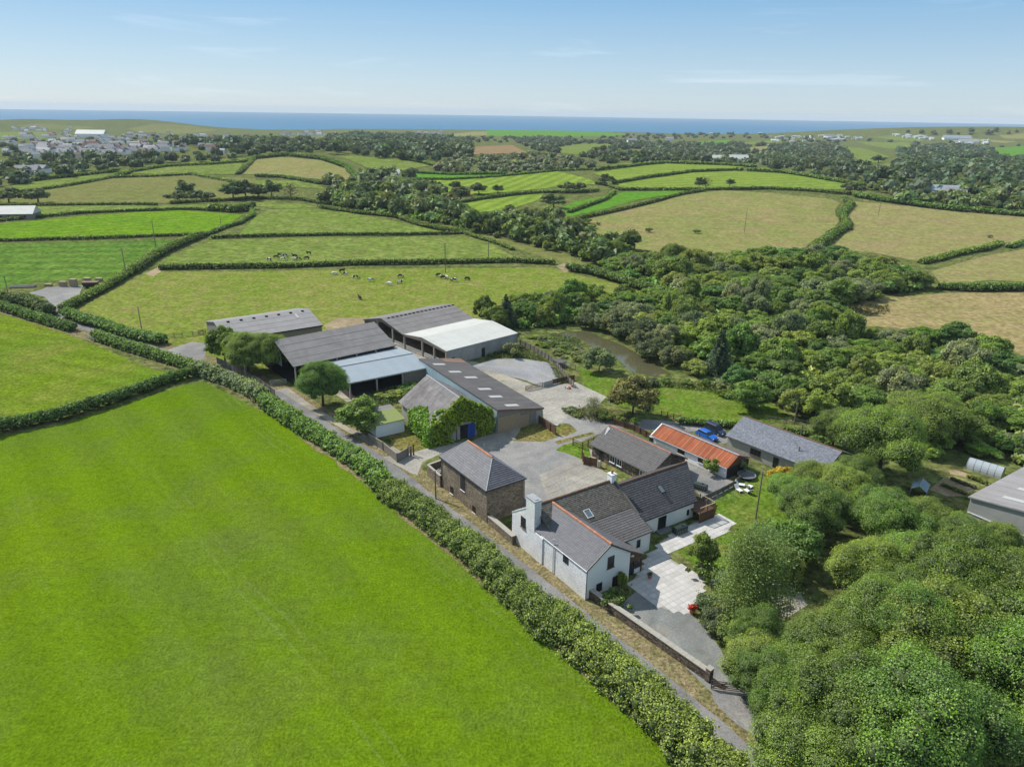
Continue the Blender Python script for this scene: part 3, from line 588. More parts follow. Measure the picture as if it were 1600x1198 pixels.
FIELDS=[
('field_lush',[(-260,745),(0,682),(100,662),(200,630),(285,602),(318,596),(450,664),(550,714),(630,770),(710,838),(790,905),(880,988),(960,1074),(1025,1154),(1075,1235),(1000,1500),(-500,1500)]),
('field_left',[(-200,448),(0,492),(70,506),(130,531),(230,574),(300,592),(180,614),(90,640),(0,664),(-220,720)]),
('field_blue',[(-220,385),(0,381),(240,376),(292,374),(205,430),(170,440),(130,434),(60,441),(0,452),(-220,470)]),
('field_lime',[(-180,357),(0,350),(180,334),(280,329),(380,336),(347,356),(315,367),(240,368),(0,375),(-180,378)]),
('field_cow',[(108,488),(180,452),(232,425),(400,424),(560,420),(860,418),(905,430),(1045,463),(900,475),(740,505),(650,560),(420,600),(270,538),(180,520)]),
('field_mid',[(246,414),(262,402),(332,376),(420,373),(720,370),(762,378),(805,402),(550,408),(350,413)]),
('field_mid',[(372,368),(398,340),(420,328),(480,326),(540,332),(600,343),(660,355),(694,364),(500,368)]),
('field_olive',[(694,364),(640,342),(612,338),(640,337),(720,355),(780,372),(830,386),(880,394),(915,412),(905,420),(870,408),(805,388),(745,372)]),
('field_olive',[(0,312),(15,300),(90,288),(170,278),(235,275),(300,275),(400,280),(402,308),(330,318),(240,319),(110,319),(10,323)]),
('field_mid',[(18,291),(60,284),(160,272),(192,272),(100,289),(30,299)]),
('field_mid',[(178,272),(240,263),(330,258),(380,255),(372,273),(300,273)]),
('field_mid',[(262,258),(330,251),(397,247),(380,253),(330,257)]),
('field_tan',[(380,273),(396,250),(440,246),(500,251),(540,264),(550,276),(540,284),(480,279),(430,275)]),
('field_mid',[(400,283),(460,282),(500,290),(508,296),(440,292),(400,290)]),
('field_mid',[(-120,326),(0,321),(110,319),(240,322),(335,320),(330,328),(180,331),(50,339),(-120,346)]),
('field_mid',[(400,316),(480,320),(497,325),(440,327),(400,323)]),
('field_mid',[(520,243),(580,244),(660,256),(672,260),(620,268),(580,265),(545,250)]),
('field_mid',[(620,247),(690,257),(706,262),(680,259)]),
('field_bright',[(582,267),(640,272),(780,271),(792,274),(700,280),(655,279),(605,275)]),
('field_stripe',[(648,284),(720,280),(800,272),(870,268),(920,280),(937,288),(870,293),(800,300),(715,306),(688,306),(668,292)]),
('field_brown',[(733,230),(800,227),(832,240),(738,242)]),
('field_stripe',[(714,320),(760,310),(800,305),(850,303),(842,313),(790,329),(738,333)]),
('field_bright',[(862,332),(900,315),(980,300),(1072,298),(1060,303),(1000,312),(940,328),(890,339),(858,337)]),
('field_stripe2',[(955,291),(1000,280),(1080,268),(1150,268),(1250,273),(1332,287),(1350,297),(1200,296),(1060,296),(965,298)]),
('field_stripe2',[(928,271),(1000,260),(1060,255),(1120,257),(1168,262),(1080,268),(1000,276),(955,284)]),
('field_mid',[(925,267),(960,257),(1010,254),(960,262)]),
('field_tan',[(884,352),(920,339),(980,325),(1060,305),(1130,298),(1200,302),(1300,312),(1312,318),(1304,330),(1312,345),(1290,372),(1260,388),(1200,396),(1150,395),(1050,398),(990,388),(930,373)]),
('field_tan2',[(1330,315),(1400,321),(1500,332),(1600,337),(1680,340),(1680,372),(1560,381),(1490,396),(1430,407),(1400,402),(1370,396),(1300,388),(1334,350),(1320,325)]),
('field_tan2',[(1455,424),(1540,400),(1680,376),(1680,444),(1550,438),(1470,443)]),
('field_straw',[(1296,482),(1380,465),(1480,458),(1680,455),(1680,590),(1600,555),(1550,535),(1460,530),(1400,512),(1330,508)]),
('field_mid',[(1310,229),(1350,232),(1390,245),(1370,256),(1340,250)]),
('field_bright',[(1550,232),(1600,228),(1700,237),(1700,248),(1560,246)]),
('field_mid',[(1362,262),(1385,255),(1412,259),(1414,273),(1385,280)]),
('field_bright',[(1500,249),(1536,247),(1534,253),(1496,254)]),
('field_mid',[(860,232),(910,225),(960,226),(950,236),(910,243),(880,240)]),
('field_olive',[(950,237),(1010,233),(1005,240),(955,245)]),
('field_bright',[(760,204),(830,203),(960,208),(985,210),(960,213),(850,215),(760,213)]),
('field_tan',[(690,210),(740,206),(760,206),(762,212),(700,214)]),
('field_mid',[(1360,214),(1395,212),(1445,214),(1442,222),(1400,220)]),
('field_tan',[(1455,214),(1510,216),(1590,222),(1570,224),(1500,219)]),
('field_tan',[(1560,212),(1600,209),(1680,212),(1680,220),(1570,217)]),
('field_olive',[(200,201),(240,194),(300,197),(340,204),(280,210),(220,207)]),
('field_mid',[(0,207),(60,206),(105,210),(100,217),(0,219)]),
('field_olive',[(20,197),(70,193),(150,199),(130,203),(60,201)]),
('field_olive',[(400,216),(440,216),(520,213),(545,214),(480,219),(410,221)]),
('field_olive',[(45,211),(100,209),(106,214),(50,217)]),('field_tan',[(380,215),(470,215),(465,219),(400,221)]),('field_olive',[(500,209),(565,209),(556,213),(500,214)]),
('field_bright',[(1088,222),(1140,219),(1142,225),(1095,226)]),('field_mid',[(1160,223),(1220,218),(1222,223),(1165,227)]),('field_tan',[(1168,231),(1200,228),(1198,236),(1172,236)]),('field_mid',[(1338,222),(1420,223),(1427,232),(1390,233)]),
('field_mid',[(560,222),(600,219),(640,221),(600,224)]),('field_olive',[(440,222),(500,218),(520,221),(470,225)]),
('lawn',[(905,575),(960,590),(1030,600),(1100,598),(1160,618),(1214,636),(1240,655),(1190,662),(1120,656),(1040,648),(960,632),(915,608)]),
('lawn',[(1075,790),(1120,768),(1150,748),(1190,742),(1230,760),(1235,840),(1190,870),(1150,835),(1140,812),(1100,800)]),
('lawn',[(1040,850),(1085,835),(1130,830),(1200,840),(1240,900),(1180,960),(1110,900)]),
('drylawn',[(592,735),(612,690),(600,665),(650,668),(680,700),(676,712),(640,712),(628,700)]),
('field_straw',[(925,715),(950,712),(945,735),(955,745),(930,735)]),
]
for k,(m,px) in enumerate(FIELDS): 
    o=sheetpoly('lawn' if 'lawn' in m else 'field',px,M[m],.003+.00022*k)
FAR_FIELDS=[w for w in ([P(*q) for q in px] for m,px in FIELDS) if min(math.hypot(q[0],q[1]) for q in w)>900]
LANE_PX=[(1290,1275),(1240,1225),(1195,1182),(1150,1147),(1107,1108),(1065,1075),(1015,1033),(980,1008),(944,976),(900,946),(850,905),(819,880),(790,857),(735,815),(690,783),(665,765),(637,741),(609,720),(584,702),(552,685),(525,672),(482,645),(445,617),(400,597),(365,583),(327,571),(287,559),(225,540),(162,521),(130,510),(60,490),(0,472),(-100,445),(-200,420)]
LW=np.array([P(*q)[:2] for q in LANE_PX])
for _ in range(2): LW[1:-1]=.25*LW[:-2]+.5*LW[1:-1]+.25*LW[2:]
_t=np.gradient(LW,axis=0); _t/=np.hypot(*_t.T)[:,None]; LW=LW+np.stack([-_t[:,1],_t[:,0]],1)*(1.35*(1-sstep(LW[:,1],120,160)))[:,None]
def ribbon(name,line,l,r,mat,z,step=4,jit=0,seed=0):
    q,_=resample(np.c_[line,np.zeros(len(line))],step); t=unit(np.gradient(q,axis=0)); n_=np.stack([-t[:,1],t[:,0]],1); rng=np.random.default_rng(seed)
    a=q+n_*(l+jit*rng.normal(size=(len(q),1))); b=q+n_*(r+jit*rng.normal(size=(len(q),1))); n=len(q)
    me=bpy.data.meshes.new(name); me.from_pydata([(x,y,z) for x,y in a]+[(x,y,z) for x,y in b],[],[(k+1,k,n+k,n+k+1) for k in range(n-1)]); me.materials.append(mat)
    bm=bmesh.new(); bm.from_mesh(me); bmesh.ops.recalc_face_normals(bm,faces=bm.faces)
    if sum(f.normal.z for f in bm.faces)<0: bmesh.ops.reverse_faces(bm,faces=bm.faces[:])
    bm.to_mesh(me); bm.free(); o=link(name,me); o['kind']='structure'; return o
# walking from the near end towards the far end, +offset is the field side, -offset the farm side
ribbon('verge',LW,6.3,-4.6,M['verge'],.016,3,.25,1)
ribbon('lane',LW,1.5,-1.35,M['lane'],.034,2.5,.06,2)
YARD=[('gravel_yard','gravel',.020,[(745,700),(800,690),(860,683),(884,676),(872,655),(850,640),(905,645),(952,654),(1010,655),(1070,660),(1130,668),(1148,690),(1125,694),(1100,672),(1060,676),(1010,672),(960,668),(925,682),(905,692),(925,712),(935,732),(962,745),(905,780),(850,812),(815,800),(790,740),(765,712)]),
('concrete_apron','conc2',.024,[(597,714),(640,708),(690,694),(725,690),(745,700),(720,712),(690,708),(660,722),(652,742),(640,738)]),
('concrete_yard','conc2',.024,[(806,612),(850,604),(899,597),(948,620),(935,632),(899,640),(871,665),(850,662),(848,640)]),
('gravel_pad','pad',.024,[(735,572),(770,561),(811,560),(858,566),(880,592),(874,600),(847,606),(824,595),(782,584)]),
('sandy_strip','sand',.022,[(715,562),(748,566),(782,583),(846,606),(818,612),(836,625),(800,610)]),
('barn_track','sand',.021,[(420,612),(450,605),(480,628),(545,668),(600,690),(640,712),(620,716),(560,684),(500,650),(440,620)]),
('gravel_layby','gravel',.026,[(258,548),(300,534),(325,536),(322,550),(318,562),(330,572),(300,562)]),
('farm_yard','sand',.018,[(470,580),(600,520),(680,545),(720,560),(700,590),(660,600),(560,640)]),
('gravel_yard','gravel',.028,[(45,458),(75,449),(130,446),(124,460),(102,478),(97,492),(100,506),(84,500),(84,480),(70,464)]),
('earth_patch','earth',.017,[(505,508),(530,496),(580,498),(600,505),(560,520),(520,524)]),
('earth_patch','earth',.017,[(226,428),(246,418),(252,424),(240,432)]),
('earth_patch','earth',.017,[(868,415),(892,409),(900,424),(882,426)]),
('earth_patch','earth',.017,[(0,0)]),
('gravel_drive','gravel2',.022,[(965,955),(980,935),(1005,915),(1025,940),(1080,960),(1094,972),(1122,1008),(1135,1030),(1170,1080),(1180,1110),(1150,1115),(1108,1078),(1050,1020)]),
('gravel_drive','gravel',.024,[(1108,1060),(1150,1085),(1178,1100),(1180,1150),(1150,1130),(1115,1095)]),
('concrete_apron','conc',.019,[(690,706),(735,690),(785,668),(815,664),(806,690),(770,702),(740,712)]),
('gravel_path','gravel',.019,[(1018,694),(1040,692),(1080,716),(1140,748),(1152,756),(1104,790),(1086,764),(1064,736),(1042,712)]),
('concrete_apron','conc2',.021,[(900,704),(914,697),(936,708),(928,720),(912,722)]),
('grass_patch','drylawn',.030,[(802,689),(812,673),(850,664),(868,671),(882,679),(850,690)]),('grass_patch','lawn',.030,[(868,703),(880,695),(900,690),(918,695),(924,712),(908,717),(888,709)]),('grass_patch','drylawn',.030,[(878,661),(890,662),(902,673),(884,682),(872,674)]),('grass_patch','drylawn',.030,[(866,690),(900,681),(925,675),(930,678),(900,686),(872,694)]),('grass_patch','drylawn',.030,[(905,716),(930,722),(960,742),(950,744),(922,728)]),
('vegetable_plot','earth',.017,[(1452,765),(1475,745),(1500,750),(1525,760),(1510,775),(1480,775)]),
('vegetable_plot','earth',.019,[(1480,733),(1500,736),(1520,742),(1510,746),(1485,740)]),
('terrace','sand',.03,[(1190,950),(1196,935),(1250,925),(1262,945),(1230,965),(1200,975)]),
]
for k,(nm,m,z,px) in enumerate(YARD):
    if len(px)>2: sheetpoly(nm,px,M[m],z+.00009*k)
# concrete panels of the yard between the stone barn and the house: one slab each
Q=[P(*q) for q in ((842,742),(905,716),(962,746),(862,800))]
yb=tag(MB().build('concrete_panels',M['conc']),kind='structure'); yb.location=(0,0,0)
for a in range(4):
    for b in range(5):
        def bl(s,t): return Q[0]*(1-s)*(1-t)+Q[1]*s*(1-t)+Q[2]*s*t+Q[3]*(1-s)*t
        g_=.012; pts=[bl((a+g_)/4,(b+g_)/5),bl((a+1-g_)/4,(b+g_)/5),bl((a+1-g_)/4,(b+1-g_)/5),bl((a+g_)/4,(b+1-g_)/5)]
        if a==0 and b==4: continue
        c=random.uniform(.9,1.08); m=MB(); m.hexa([(p[0],p[1],-.05) for p in pts],[(p[0],p[1],.05+random.uniform(-.004,.004)) for p in pts],c); m.build('concrete_slab',M['conc'],yb)
Q=[P(*q) for q in ((822,618),(897,603),(936,622),(868,662))]
yb=tag(MB().build('concrete_panels',M['conc2']),kind='structure')
for a in range(4):
    for b in range(3):
        def bl(s,t): return Q[0]*(1-s)*(1-t)+Q[1]*s*(1-t)+Q[2]*s*t+Q[3]*(1-s)*t
        g_=.02; j=lambda: random.uniform(-.012,.012); pts=[bl((a+g_)/4+j(),(b+g_)/3+j()),bl((a+1-g_)/4+j(),(b+g_)/3+j()),bl((a+1-g_)/4+j(),(b+1-g_)/3+j()),bl((a+g_)/4+j(),(b+1-g_)/3+j())]
        m=MB(); m.hexa([(p[0],p[1],-.05) for p in pts],[(p[0],p[1],.055+random.uniform(-.008,.008)) for p in pts]); m.build('concrete_slab',M['conc2'],yb)
# pond
PW=[(866,523),(880,519),(905,517),(925,520),(945,530),(975,540),(1000,555),(1030,572),(1042,582),(1020,588),(985,580),(965,560),(945,550),(930,545),(905,528),(885,526)]
sheetpoly('pond_water',PW,M['pond'],.03)
# ---------------------------------------------------------------- hedges
def offset_lane(i0,i1,off):
    q,_=resample(np.c_[LW,np.zeros(len(LW))],3); t=unit(np.gradient(q,axis=0)); n_=np.stack([-t[:,1],t[:,0]],1); q=q+n_*off
    m=len(q); return [(a,b,0) for a,b in q[int(i0*m):int(i1*m)]]
LANE_Q,LANE_LEN=resample(np.c_[LW,np.zeros(len(LW))],3)
def lane_frac(u,v):
    p=P(u,v)[:2]; return float(np.argmin(np.hypot(*(LANE_Q-p).T)))/len(LANE_Q)
f_a=lane_frac(1240,1225); f_b=lane_frac(870,925); f_c=lane_frac(640,745); f_d=lane_frac(440,615); f_e=lane_frac(327,572); f_f=lane_frac(160,523); f_f2=lane_frac(134,512); f_g=lane_frac(-60,455)
hedge(offset_lane(0,f_b,4.1),'tall leafy hedge along the lane below the roadside garden wall',5.6,3.4,.125,G3,1.0,.24,True)
hedge(offset_lane(f_b-.012,f_c,4.1),'tall leafy hedge between bright green field and lane facing the stone barns',5.2,3.3,.125,G3,1.0,.5,True)
hedge(offset_lane(f_c,f_d,4.2),'bushy roadside hedge opposite the open cattle barns',4.0,3.0,.18,G1,1.0,.5,True)
hedge(offset_lane(f_d,f_e,4.4),'pale green bramble hedge where two fields meet the lane',4.0,3.1,.19,GW,1.0,.5,True)
hedge(offset_lane(f_e,f_f,4.0),'dark hedge along the lane beside the small upper pasture',3.4,2.5,.24,G2,1.0,.25,True)
hedge(offset_lane(f_f2,f_g,3.8),'far stretch of lane hedge beyond the field gateway',3.4,2.5,.26,G2,1.0,.25,True)
hedge([(-60,705),(0,676),(100,655),(190,625),(262,598),(305,588)],'thick dark hedge dividing the two nearest green fields',3.0,2.8,.17,G2,1.1,.28)
hedge([(102,495),(122,502),(160,512),(215,530),(252,538)],'broad hedge between the lane and the cow pasture',4.2,2.9,.24,G2,1.0,.25)
hedge([(100,488),(130,470),(165,452),(185,442),(205,428),(228,412)],'hedge climbing from the lane past the bale yard',3.6,2.6,.27,G2,1.0,.3)
hedge([(205,428),(235,408),(262,394),(290,380),(318,370)],'high hedge between the pasture and the thick green field',4.5,3.2,.36,G2,1.0,.25)
hedge([(-30,468),(10,474),(40,478),(66,490),(75,494)],'dark overgrown hedge clump beside the bale yard track',5,3.4,.3,(.075,.105,.032),1.0,.5)
for px,lab,w,h in (
 ([(250,421),(330,420),(450,418),(560,414),(700,412),(800,410),(865,413)],'long clipped hedge in front of the first herd of cows',3.2,2.4),
 ([(332,373),(420,370),(520,368),(620,368),(722,366)],'long straight hedge behind the upper herd of cows',3.4,2.4),
 ([(725,366),(752,374),(780,382),(800,391)],'short hedge running down from the straight hedge to the track',4.0,2.4),
 ([(322,369),(350,357),(375,350),(395,338),(392,326)],'curved hedge beside the lime green field',3.6,2.8),
 ([(-40,378),(60,376),(150,374),(240,370),(312,368)],'dark hedge below the lime green field',3.0,2.2),
 ([(-40,350),(60,341),(130,334),(220,330),(300,328),(350,331)],'hedge along the top of the lime green field',3.6,2.4),
 ([(330,329),(370,332),(395,327)],'clump of taller hedge trees at the lime field corner',9,6),
 ([(-20,324),(80,322),(160,321),(245,321)],'hedge in front of the olive hillside',4,2.6),
 ([(268,319),(330,316),(400,311),(470,313),(505,320)],'hedge below the hillside trees',4,3),
 ([(500,325),(560,334),(620,340),(660,354),(700,362),(740,366)],'wide bramble hedge falling towards the stream',7,3.2),
 ([(440,296),(400,292),(300,274),(240,277),(176,279)],'hedge across the middle of the hillside',5,3.2),
 ([(175,279),(110,291),(40,301),(-20,306)],'lower end of the hillside hedge',5,3),
 ([(28,286),(80,280),(150,273),(185,268)],'dark hedge at the foot of the town woods',7,4),
 ([(170,280),(205,270),(260,261),(330,258),(380,254),(398,247)],'hedge along the hill brow',6,3.6),
 ([(372,273),(382,265),(390,256),(399,248)],'hedge across the brow beside the tan hill',7,4),
 ([(400,277),(440,278),(500,288),(545,288)],'hedge beneath the tan hill',6,4),
 ([(400,249),(450,244),(505,250),(540,262),(555,278),(580,284)],'overgrown hedge round the far side of tan hill',9,5.5),
 ([(575,267),(640,271),(705,274),(790,273)],'hedge above the bright green strip',6,3.5),
 ([(645,281),(700,282),(780,277),(870,268),(925,266)],'hedge between bright strip and striped meadow',5,3),
 ([(615,246),(660,255),(680,260),(720,256)],'hedge splitting the pale meadow under the wood',6,4),
 ([(690,308),(720,318),(735,315),(800,306),(850,302),(900,302),(935,300)],'hedge below the striped meadow',5,3.4),
 ([(930,288),(950,291),(970,298),(1060,298),(1160,297),(1200,296),(1260,299),(1330,305)],'hedge along the top of the big hay meadow',5,3.4),
 ([(958,288),(1000,281),(1080,270),(1160,267)],'dark hedge between the two mown slopes',6,4),
 ([(870,352),(920,340),(980,327),(1060,306),(1100,299)],'hedge slanting up the side of the hay meadow',4.5,3.2),
 ([(888,333),(920,322),(945,313),(960,302)],'hedge slanting beside the small bright field',5,3.4),
 ([(930,267),(980,262),(1040,256),(1130,259),(1180,262)],'dark hedge along the skyline of the mown slope',7,4.5),
 ([(1168,268),(1230,272),(1290,282),(1350,292)],'hedge bounding the far end of mown slope',7,4.5),
 ([(1318,314),(1330,322),(1312,337),(1322,350),(1320,358),(1296,372),(1278,385),(1265,398)],'broad winding hedge between the two hay meadows',9,4.4),
 ([(1335,308),(1400,318),(1470,328),(1540,334),(1610,340)],'thick scrubby hedge above the second hay meadow',9,5),
 ([(1440,412),(1490,400),(1540,390),(1562,382)],'double hedge bank dividing the hay meadows',5,2.6),
 ([(1575,388),(1610,378)],'short hedge beside the field gate',5,3),
 ([(1468,452),(1530,455),(1640,454)],'dark hedge along the straw coloured meadow',4,3.2),
 ([(888,423),(920,428),(960,440),(1000,452),(1040,462)],'dark hedge between cow pasture and valley wood',4.5,3.6),
 ([(1060,662),(1100,666),(1150,669),(1190,668)],'low clipped hedge beside the pond lawn',1.8,1.6),
 ([(1220,677),(1260,682),(1300,686),(1320,690)],'low garden hedge behind the long slate barn',1.9,1.6),
): hedge(px,lab,w*(.72 if P(*px[0])[1]>330 else .95),h*(.72 if P(*px[0])[1]>330 else .9),tint=G2)
# ---------------------------------------------------------------- trees one can pick out
TR=[('big_a',1372,742,7.6,12.5,'tall rounded tree beyond the end of the long slate barn'),
('big_b',1300,700,4.6,7.5,'dense green tree on the garden hedge behind slate barn'),
('big_c',1440,690,8.0,9.5,'wide spreading dark green tree above the vegetable garden'),
('big_b',1180,1035,3.4,7.0,'leafy tree hanging over the gravel drive'),
('big_c',1242,1092,4.6,7.0,'large blue green tree beside the farm gate'),
('big_a',1312,1190,6.6,11.5,'huge broadleaf tree at the gate, lowest in view'),
('big_b',1405,1230,7.6,13.0,'huge broadleaf tree standing over the dark log shed'),
('big_a',1362,1050,6.4,10.8,'enormous yellow green tree behind the terrace bench'),
('big_c',1460,1090,7.6,13.0,'enormous tree in the thick of garden wood'),
('big_a',1475,975,7.2,12.0,'broad yellowish tree in the garden wood beside grey barn'),
('big_b',1560,1010,7.0,11.5,'grey green tree at the edge of the barn field'),
('big_a',1570,1150,7.5,13.0,'huge pale tree in the corner of the wood'),
('big_b',1640,1080,7.5,12.5,'huge tree cut off by the picture edge'),
('big_c',1345,935,5.0,8.5,'dark tree between terrace and the garden wood'),
('big_b',1265,840,5.2,8.5,'round garden tree beside the lawn pole'),
('big_c',1310,800,4.8,7.5,'leafy tree behind the orange bush'),
('mid_b',1245,880,3.6,6.5,'green garden tree beside the lawn path'),
('big_a',1370,850,5.6,8.5,'yellow green tree in the middle of garden trees'),
('big_c',1440,850,4.8,7.0,'blue green tree in front of the small greenhouse'),
('big_b',1490,880,4.4,7.0,'leafy tree below the vegetable beds'),
('big_c',1545,878,3.9,6.2,'fruiting tree against the grey metal barn'),
('mid_b',1420,905,4.2,6.6,'greyish tree deep in the garden wood'),
('pine',1163,978,4.9,13.5,'tall feathery pine in the garden beyond the paving'),
('pine',1192,905,3.4,8.0,'smaller feathery pine beside the sandy terrace'),
('mid_a',1097,888,2.2,5.2,'small round tree at the edge of the paved patio'),
('shrub_b',1098,905,1.9,2.2,'low dark bush below the small patio tree'),
('copper',988,650,5.2,8.2,'brownish green tree beside the track and pond lawn'),
('sparse',926,652,2.6,4.6,'thin open sapling beside the concrete yard'),
('big_b',505,634,5.2,9.6,'round tree in front of the blue grey lean-to'),
('mid_c',564,674,4.6,7.0,'small tree beside the green felt roof'),
('mid_a',352,566,4.2,8.8,'tree beside the lane layby'),
('big_c',388,580,5.8,9.6,'dense tree in front of the pale barn roof'),
('big_b',424,584,5.2,9.6,'dark tree against the side of the big barn'),
('mid_b',757,503,4.0,8.0,'dark tree beside the white roofed barn'),
('spruce',790,510,4.6,9.6,'tall dark conifer behind the white roofed barn'),
('mid_a',772,518,3.8,7.4,'tree touching the end of the white barn roof'),
('spruce',1122,582,4.0,11.5,'dark spruce standing in front of valley wood'),
('willow_a',936,580,4.2,5.6,'round willow between the fence and the pond'),
('willow_b',996,612,2.8,3.2,'low willow scrub at the pond edge'),
('shrub_g',798,556,2.4,3.2,'silver grey bush at the corner of the white roofed barn'),
('shrub_y',1220,752,2.0,2.6,'orange flowering bush beside the garden lawn'),
('willow_a',1050,570,3.8,4.6,'grey willow on the far bank of pond'),
('willow_b',1012,560,4.0,4.4,'reddish based willow overhanging pond'),
('willow_a',965,520,5.2,6.5,'large pale willow across the pond'),
('willow_b',1005,528,4.6,5.5,'pale willow among the pond thicket'),
('willow_a',1040,540,4.2,5.6,'tall grey willow behind the pond'),
('mid_b',895,490,4.4,6.5,'dark tree at the head of pond'),
('mid_a',860,498,4.0,6.8,'dark green tree beside the conifer'),
('mid_b',828,505,3.8,6.2,'bushy tree between conifer and pond'),
('mid_c',925,478,4.0,7.5,'taller tree at the edge of cow pasture'),
('mid_a',1170,640,4.4,6.0,'spreading tree on the pond lawn'),
('mid_b',1205,620,4.0,5.6,'dark tree behind the pond lawn'),
('mid_d',1245,650,3.6,6.0,'young tree by the lawn fence'),
('mid_c',1275,655,3.8,6.4,'leaning green tree near the lawn fence'),
('mid_c',1385,452,5.0,8.0,'twisted pale tree at the edge of hay meadow'),
('mid_b',1425,450,5.5,6.5,'wide flat topped tree beside the straw meadow'),
('shrub_a',1365,470,3.0,3.4,'rounded bush on the straw meadow edge'),
('far_a',60,318,9,9,'lone round tree on the olive hillside'),
('far_b',15,318,9,9,'tree by the frame edge on the olive hillside'),
('far_a',290,308,8,11,'taller tree of the hillside clump'),('far_b',278,316,8,7,'front bush of hillside clump'),('far_c',308,314,6,7,'paler tree of the hillside clump'),('far_c',325,315,6,6,'small pale tree of the hillside clump'),
('far_a',365,312,9,11,'dark tree on the hedge under tan hill'),('far_b',385,312,9,12,'dark oak on the hedge under tan hill'),('far_a',425,308,8,11,'tree on the hedge by the bare trunks'),('far_b',405,310,7,8,'low tree between the dark hedge oaks'),
('dead',455,312,6,12,'bare leafless tree in the hedge line'),('dead',1102,296,6,10,'bare tree on the meadow skyline hedge'),('far_b',1092,295,5,8,'small tree beside the bare skyline tree'),('far_a',1140,292,4.5,6,'lone small tree on the skyline hedge'),
('far_a',865,326,9,9,'dark round bush tree between striped fields'),('far_a',720,313,8,9,'dark tree by the red shed on the striped field'),('far_b',748,304,7,8,'round tree below the striped meadow'),('far_c',712,300,5,8,'narrow tree below striped meadow'),('far_a',778,302,5,6,'small hedge tree below striped meadow'),
('far_b',945,289,8,8,'dark thicket tree between striped meadows'),('far_c',1328,304,7,9,'reddish brown tree at the meadow corner'),('far_a',1345,303,5,6,'dark little tree at the meadow corner'),
('far_b',1372,255,11,10,'round tree on the hedge above valley field'),('far_c',1378,278,11,10,'pale bush in the valley field'),('far_a',940,242,14,13,'dark tree clump in the far green field'),
('far_c',905,300,6,7,'hedge thicket tree by the striped field end'),('far_b',885,300,7,7,'dark hedge tree by the striped field end')]
TR2=[('willow_b',1112,962,2.2,2.6,'feathery bush behind the red flower pot'),('willow_b',1122,984,2.5,2.8,'lowest bush along the rust coloured drive edge'),('willow_a',1146,972,2.8,3.6,'grey green bush under the tall pine'),('mid_f',1150,1000,2.8,3.4,'spreading bush between drive and terrace'),('mid_b',1160,940,2.4,3.6,'dark bush behind the tall pine'),
('big_c',1180,1065,4.4,6.2,'blue green rounded tree overhanging the drive'),('big_b',1200,1110,4.2,7.0,'tree standing immediately behind the farm gate'),('big_a',1238,1148,4.2,7.6,'tree shading the lane verge below the gate'),('mid_d',1215,905,3.0,4.6,'leafy bush beside the garden path'),('mid_a',1200,862,2.8,5.0,'slender tree between the lawn pole and the pine'),
('big_a',1230,800,4.2,6.0,'bushy tree at the edge of lawn before slate barn'),('big_c',1270,778,4.6,6.0,'rounded tree hiding the end of slate barn'),('big_b',1330,772,4.6,6.5,'tree between slate barn end and tall rounded tree'),
('willow_a',945,517,4.0,5.0,'willow at the far water edge by pond head'),('willow_b',975,530,3.8,4.6,'broad willow on the far pond bank'),('willow_a',1000,545,3.8,5.0,'willow leaning over the middle of pond'),('willow_b',1030,556,3.6,4.6,'dense willow on the far pond bank'),('mid_f',1062,566,3.2,4.0,'bright green bush at the tail of pond'),('mid_d',1085,585,3.0,3.6,'bushy growth between pond tail and spruce'),('willow_b',915,512,3.4,4.2,'low willow at the head of pond'),
('mid_e',1150,610,3.0,6.0,'upright tree beside the spruce'),('mid_a',1290,640,4.6,7.5,'large dark tree behind the slate barn hedge'),('mid_b',1232,632,4.0,6.5,'tree overhanging the pond lawn corner')]
for k in TR:
    kind,u,v,r,h,lab=k; plant(kind,P(u,v),r,h,lab)
TR2+=[('shrub_b',1013,363,2.2,2.2,'dark gorse bush alone in the big hay meadow'),('shrub_b',1089,365,2.2,2.0,'second dark bush alone in the big hay meadow'),('shrub_b',917,349,3.0,2.6,'bush on the slanting hedge edge of hay meadow'),('shrub_a',926,357,2.6,2.2,'low bush below the slanting meadow hedge'),('shrub_b',934,352,1.8,1.6,'small dark bush below slanting meadow hedge'),('shrub_g',1546,372,1.6,1.6,'tiny bush in the second hay meadow')]
for k in TR2:
    kind,u,v,r,h,lab=k; plant(kind,P(u,v),r,h,lab)
# thickets: individual trees in groups that nothing tells apart
KIND_LOOK={'mid_a':'full crowned','mid_b':'darker','mid_c':'yellower','mid_d':'pale','mid_e':'slender upright','mid_f':'low flat topped','willow_a':'tall','willow_b':'low','copper':'brownish','big_a':'very large','big_b':'very large dark','big_c':'very large leafy','shrub_a':'bright','shrub_b':'dark','shrub_g':'greyish'}
def thicket(px,spacing,kinds,rad,hh,label,group,limit=400,seed=0,avoid=None):
    rng=np.random.default_rng(500+seed); pw=[P(*q) for q in px]; pts=scatter(rng,pw,spacing,limit)
    for p in pts:
        k=kinds[rng.integers(len(kinds))]; r=rng.uniform(*rad); h=rng.uniform(*hh)*(.75+.25*r/rad[1])*(1.3 if rng.random()<.16 else rng.uniform(.72,1.05)); nm=PROTO[k]['name'].replace('_',' ')
        lb=label.replace('TREE',KIND_LOOK[k]+' '+nm); plant(k,(p[0],p[1],float(zt(p[0],p[1]))-.1),r,h,lb,group=group)
MIX=['mid_a','mid_b','mid_c','mid_d','mid_e','mid_f']
thicket([(850,478),(905,470),(960,470),(1042,468),(1062,480),(1080,520),(1075,548),(1040,530),(1000,512),(940,508),(890,505),(840,512),(790,505),(800,490)],5.6,MIX+['willow_a'],(3.2,5.0),(4.5,7.5),'TREE in the thicket behind the pond','thicket trees behind the pond',seed=1)
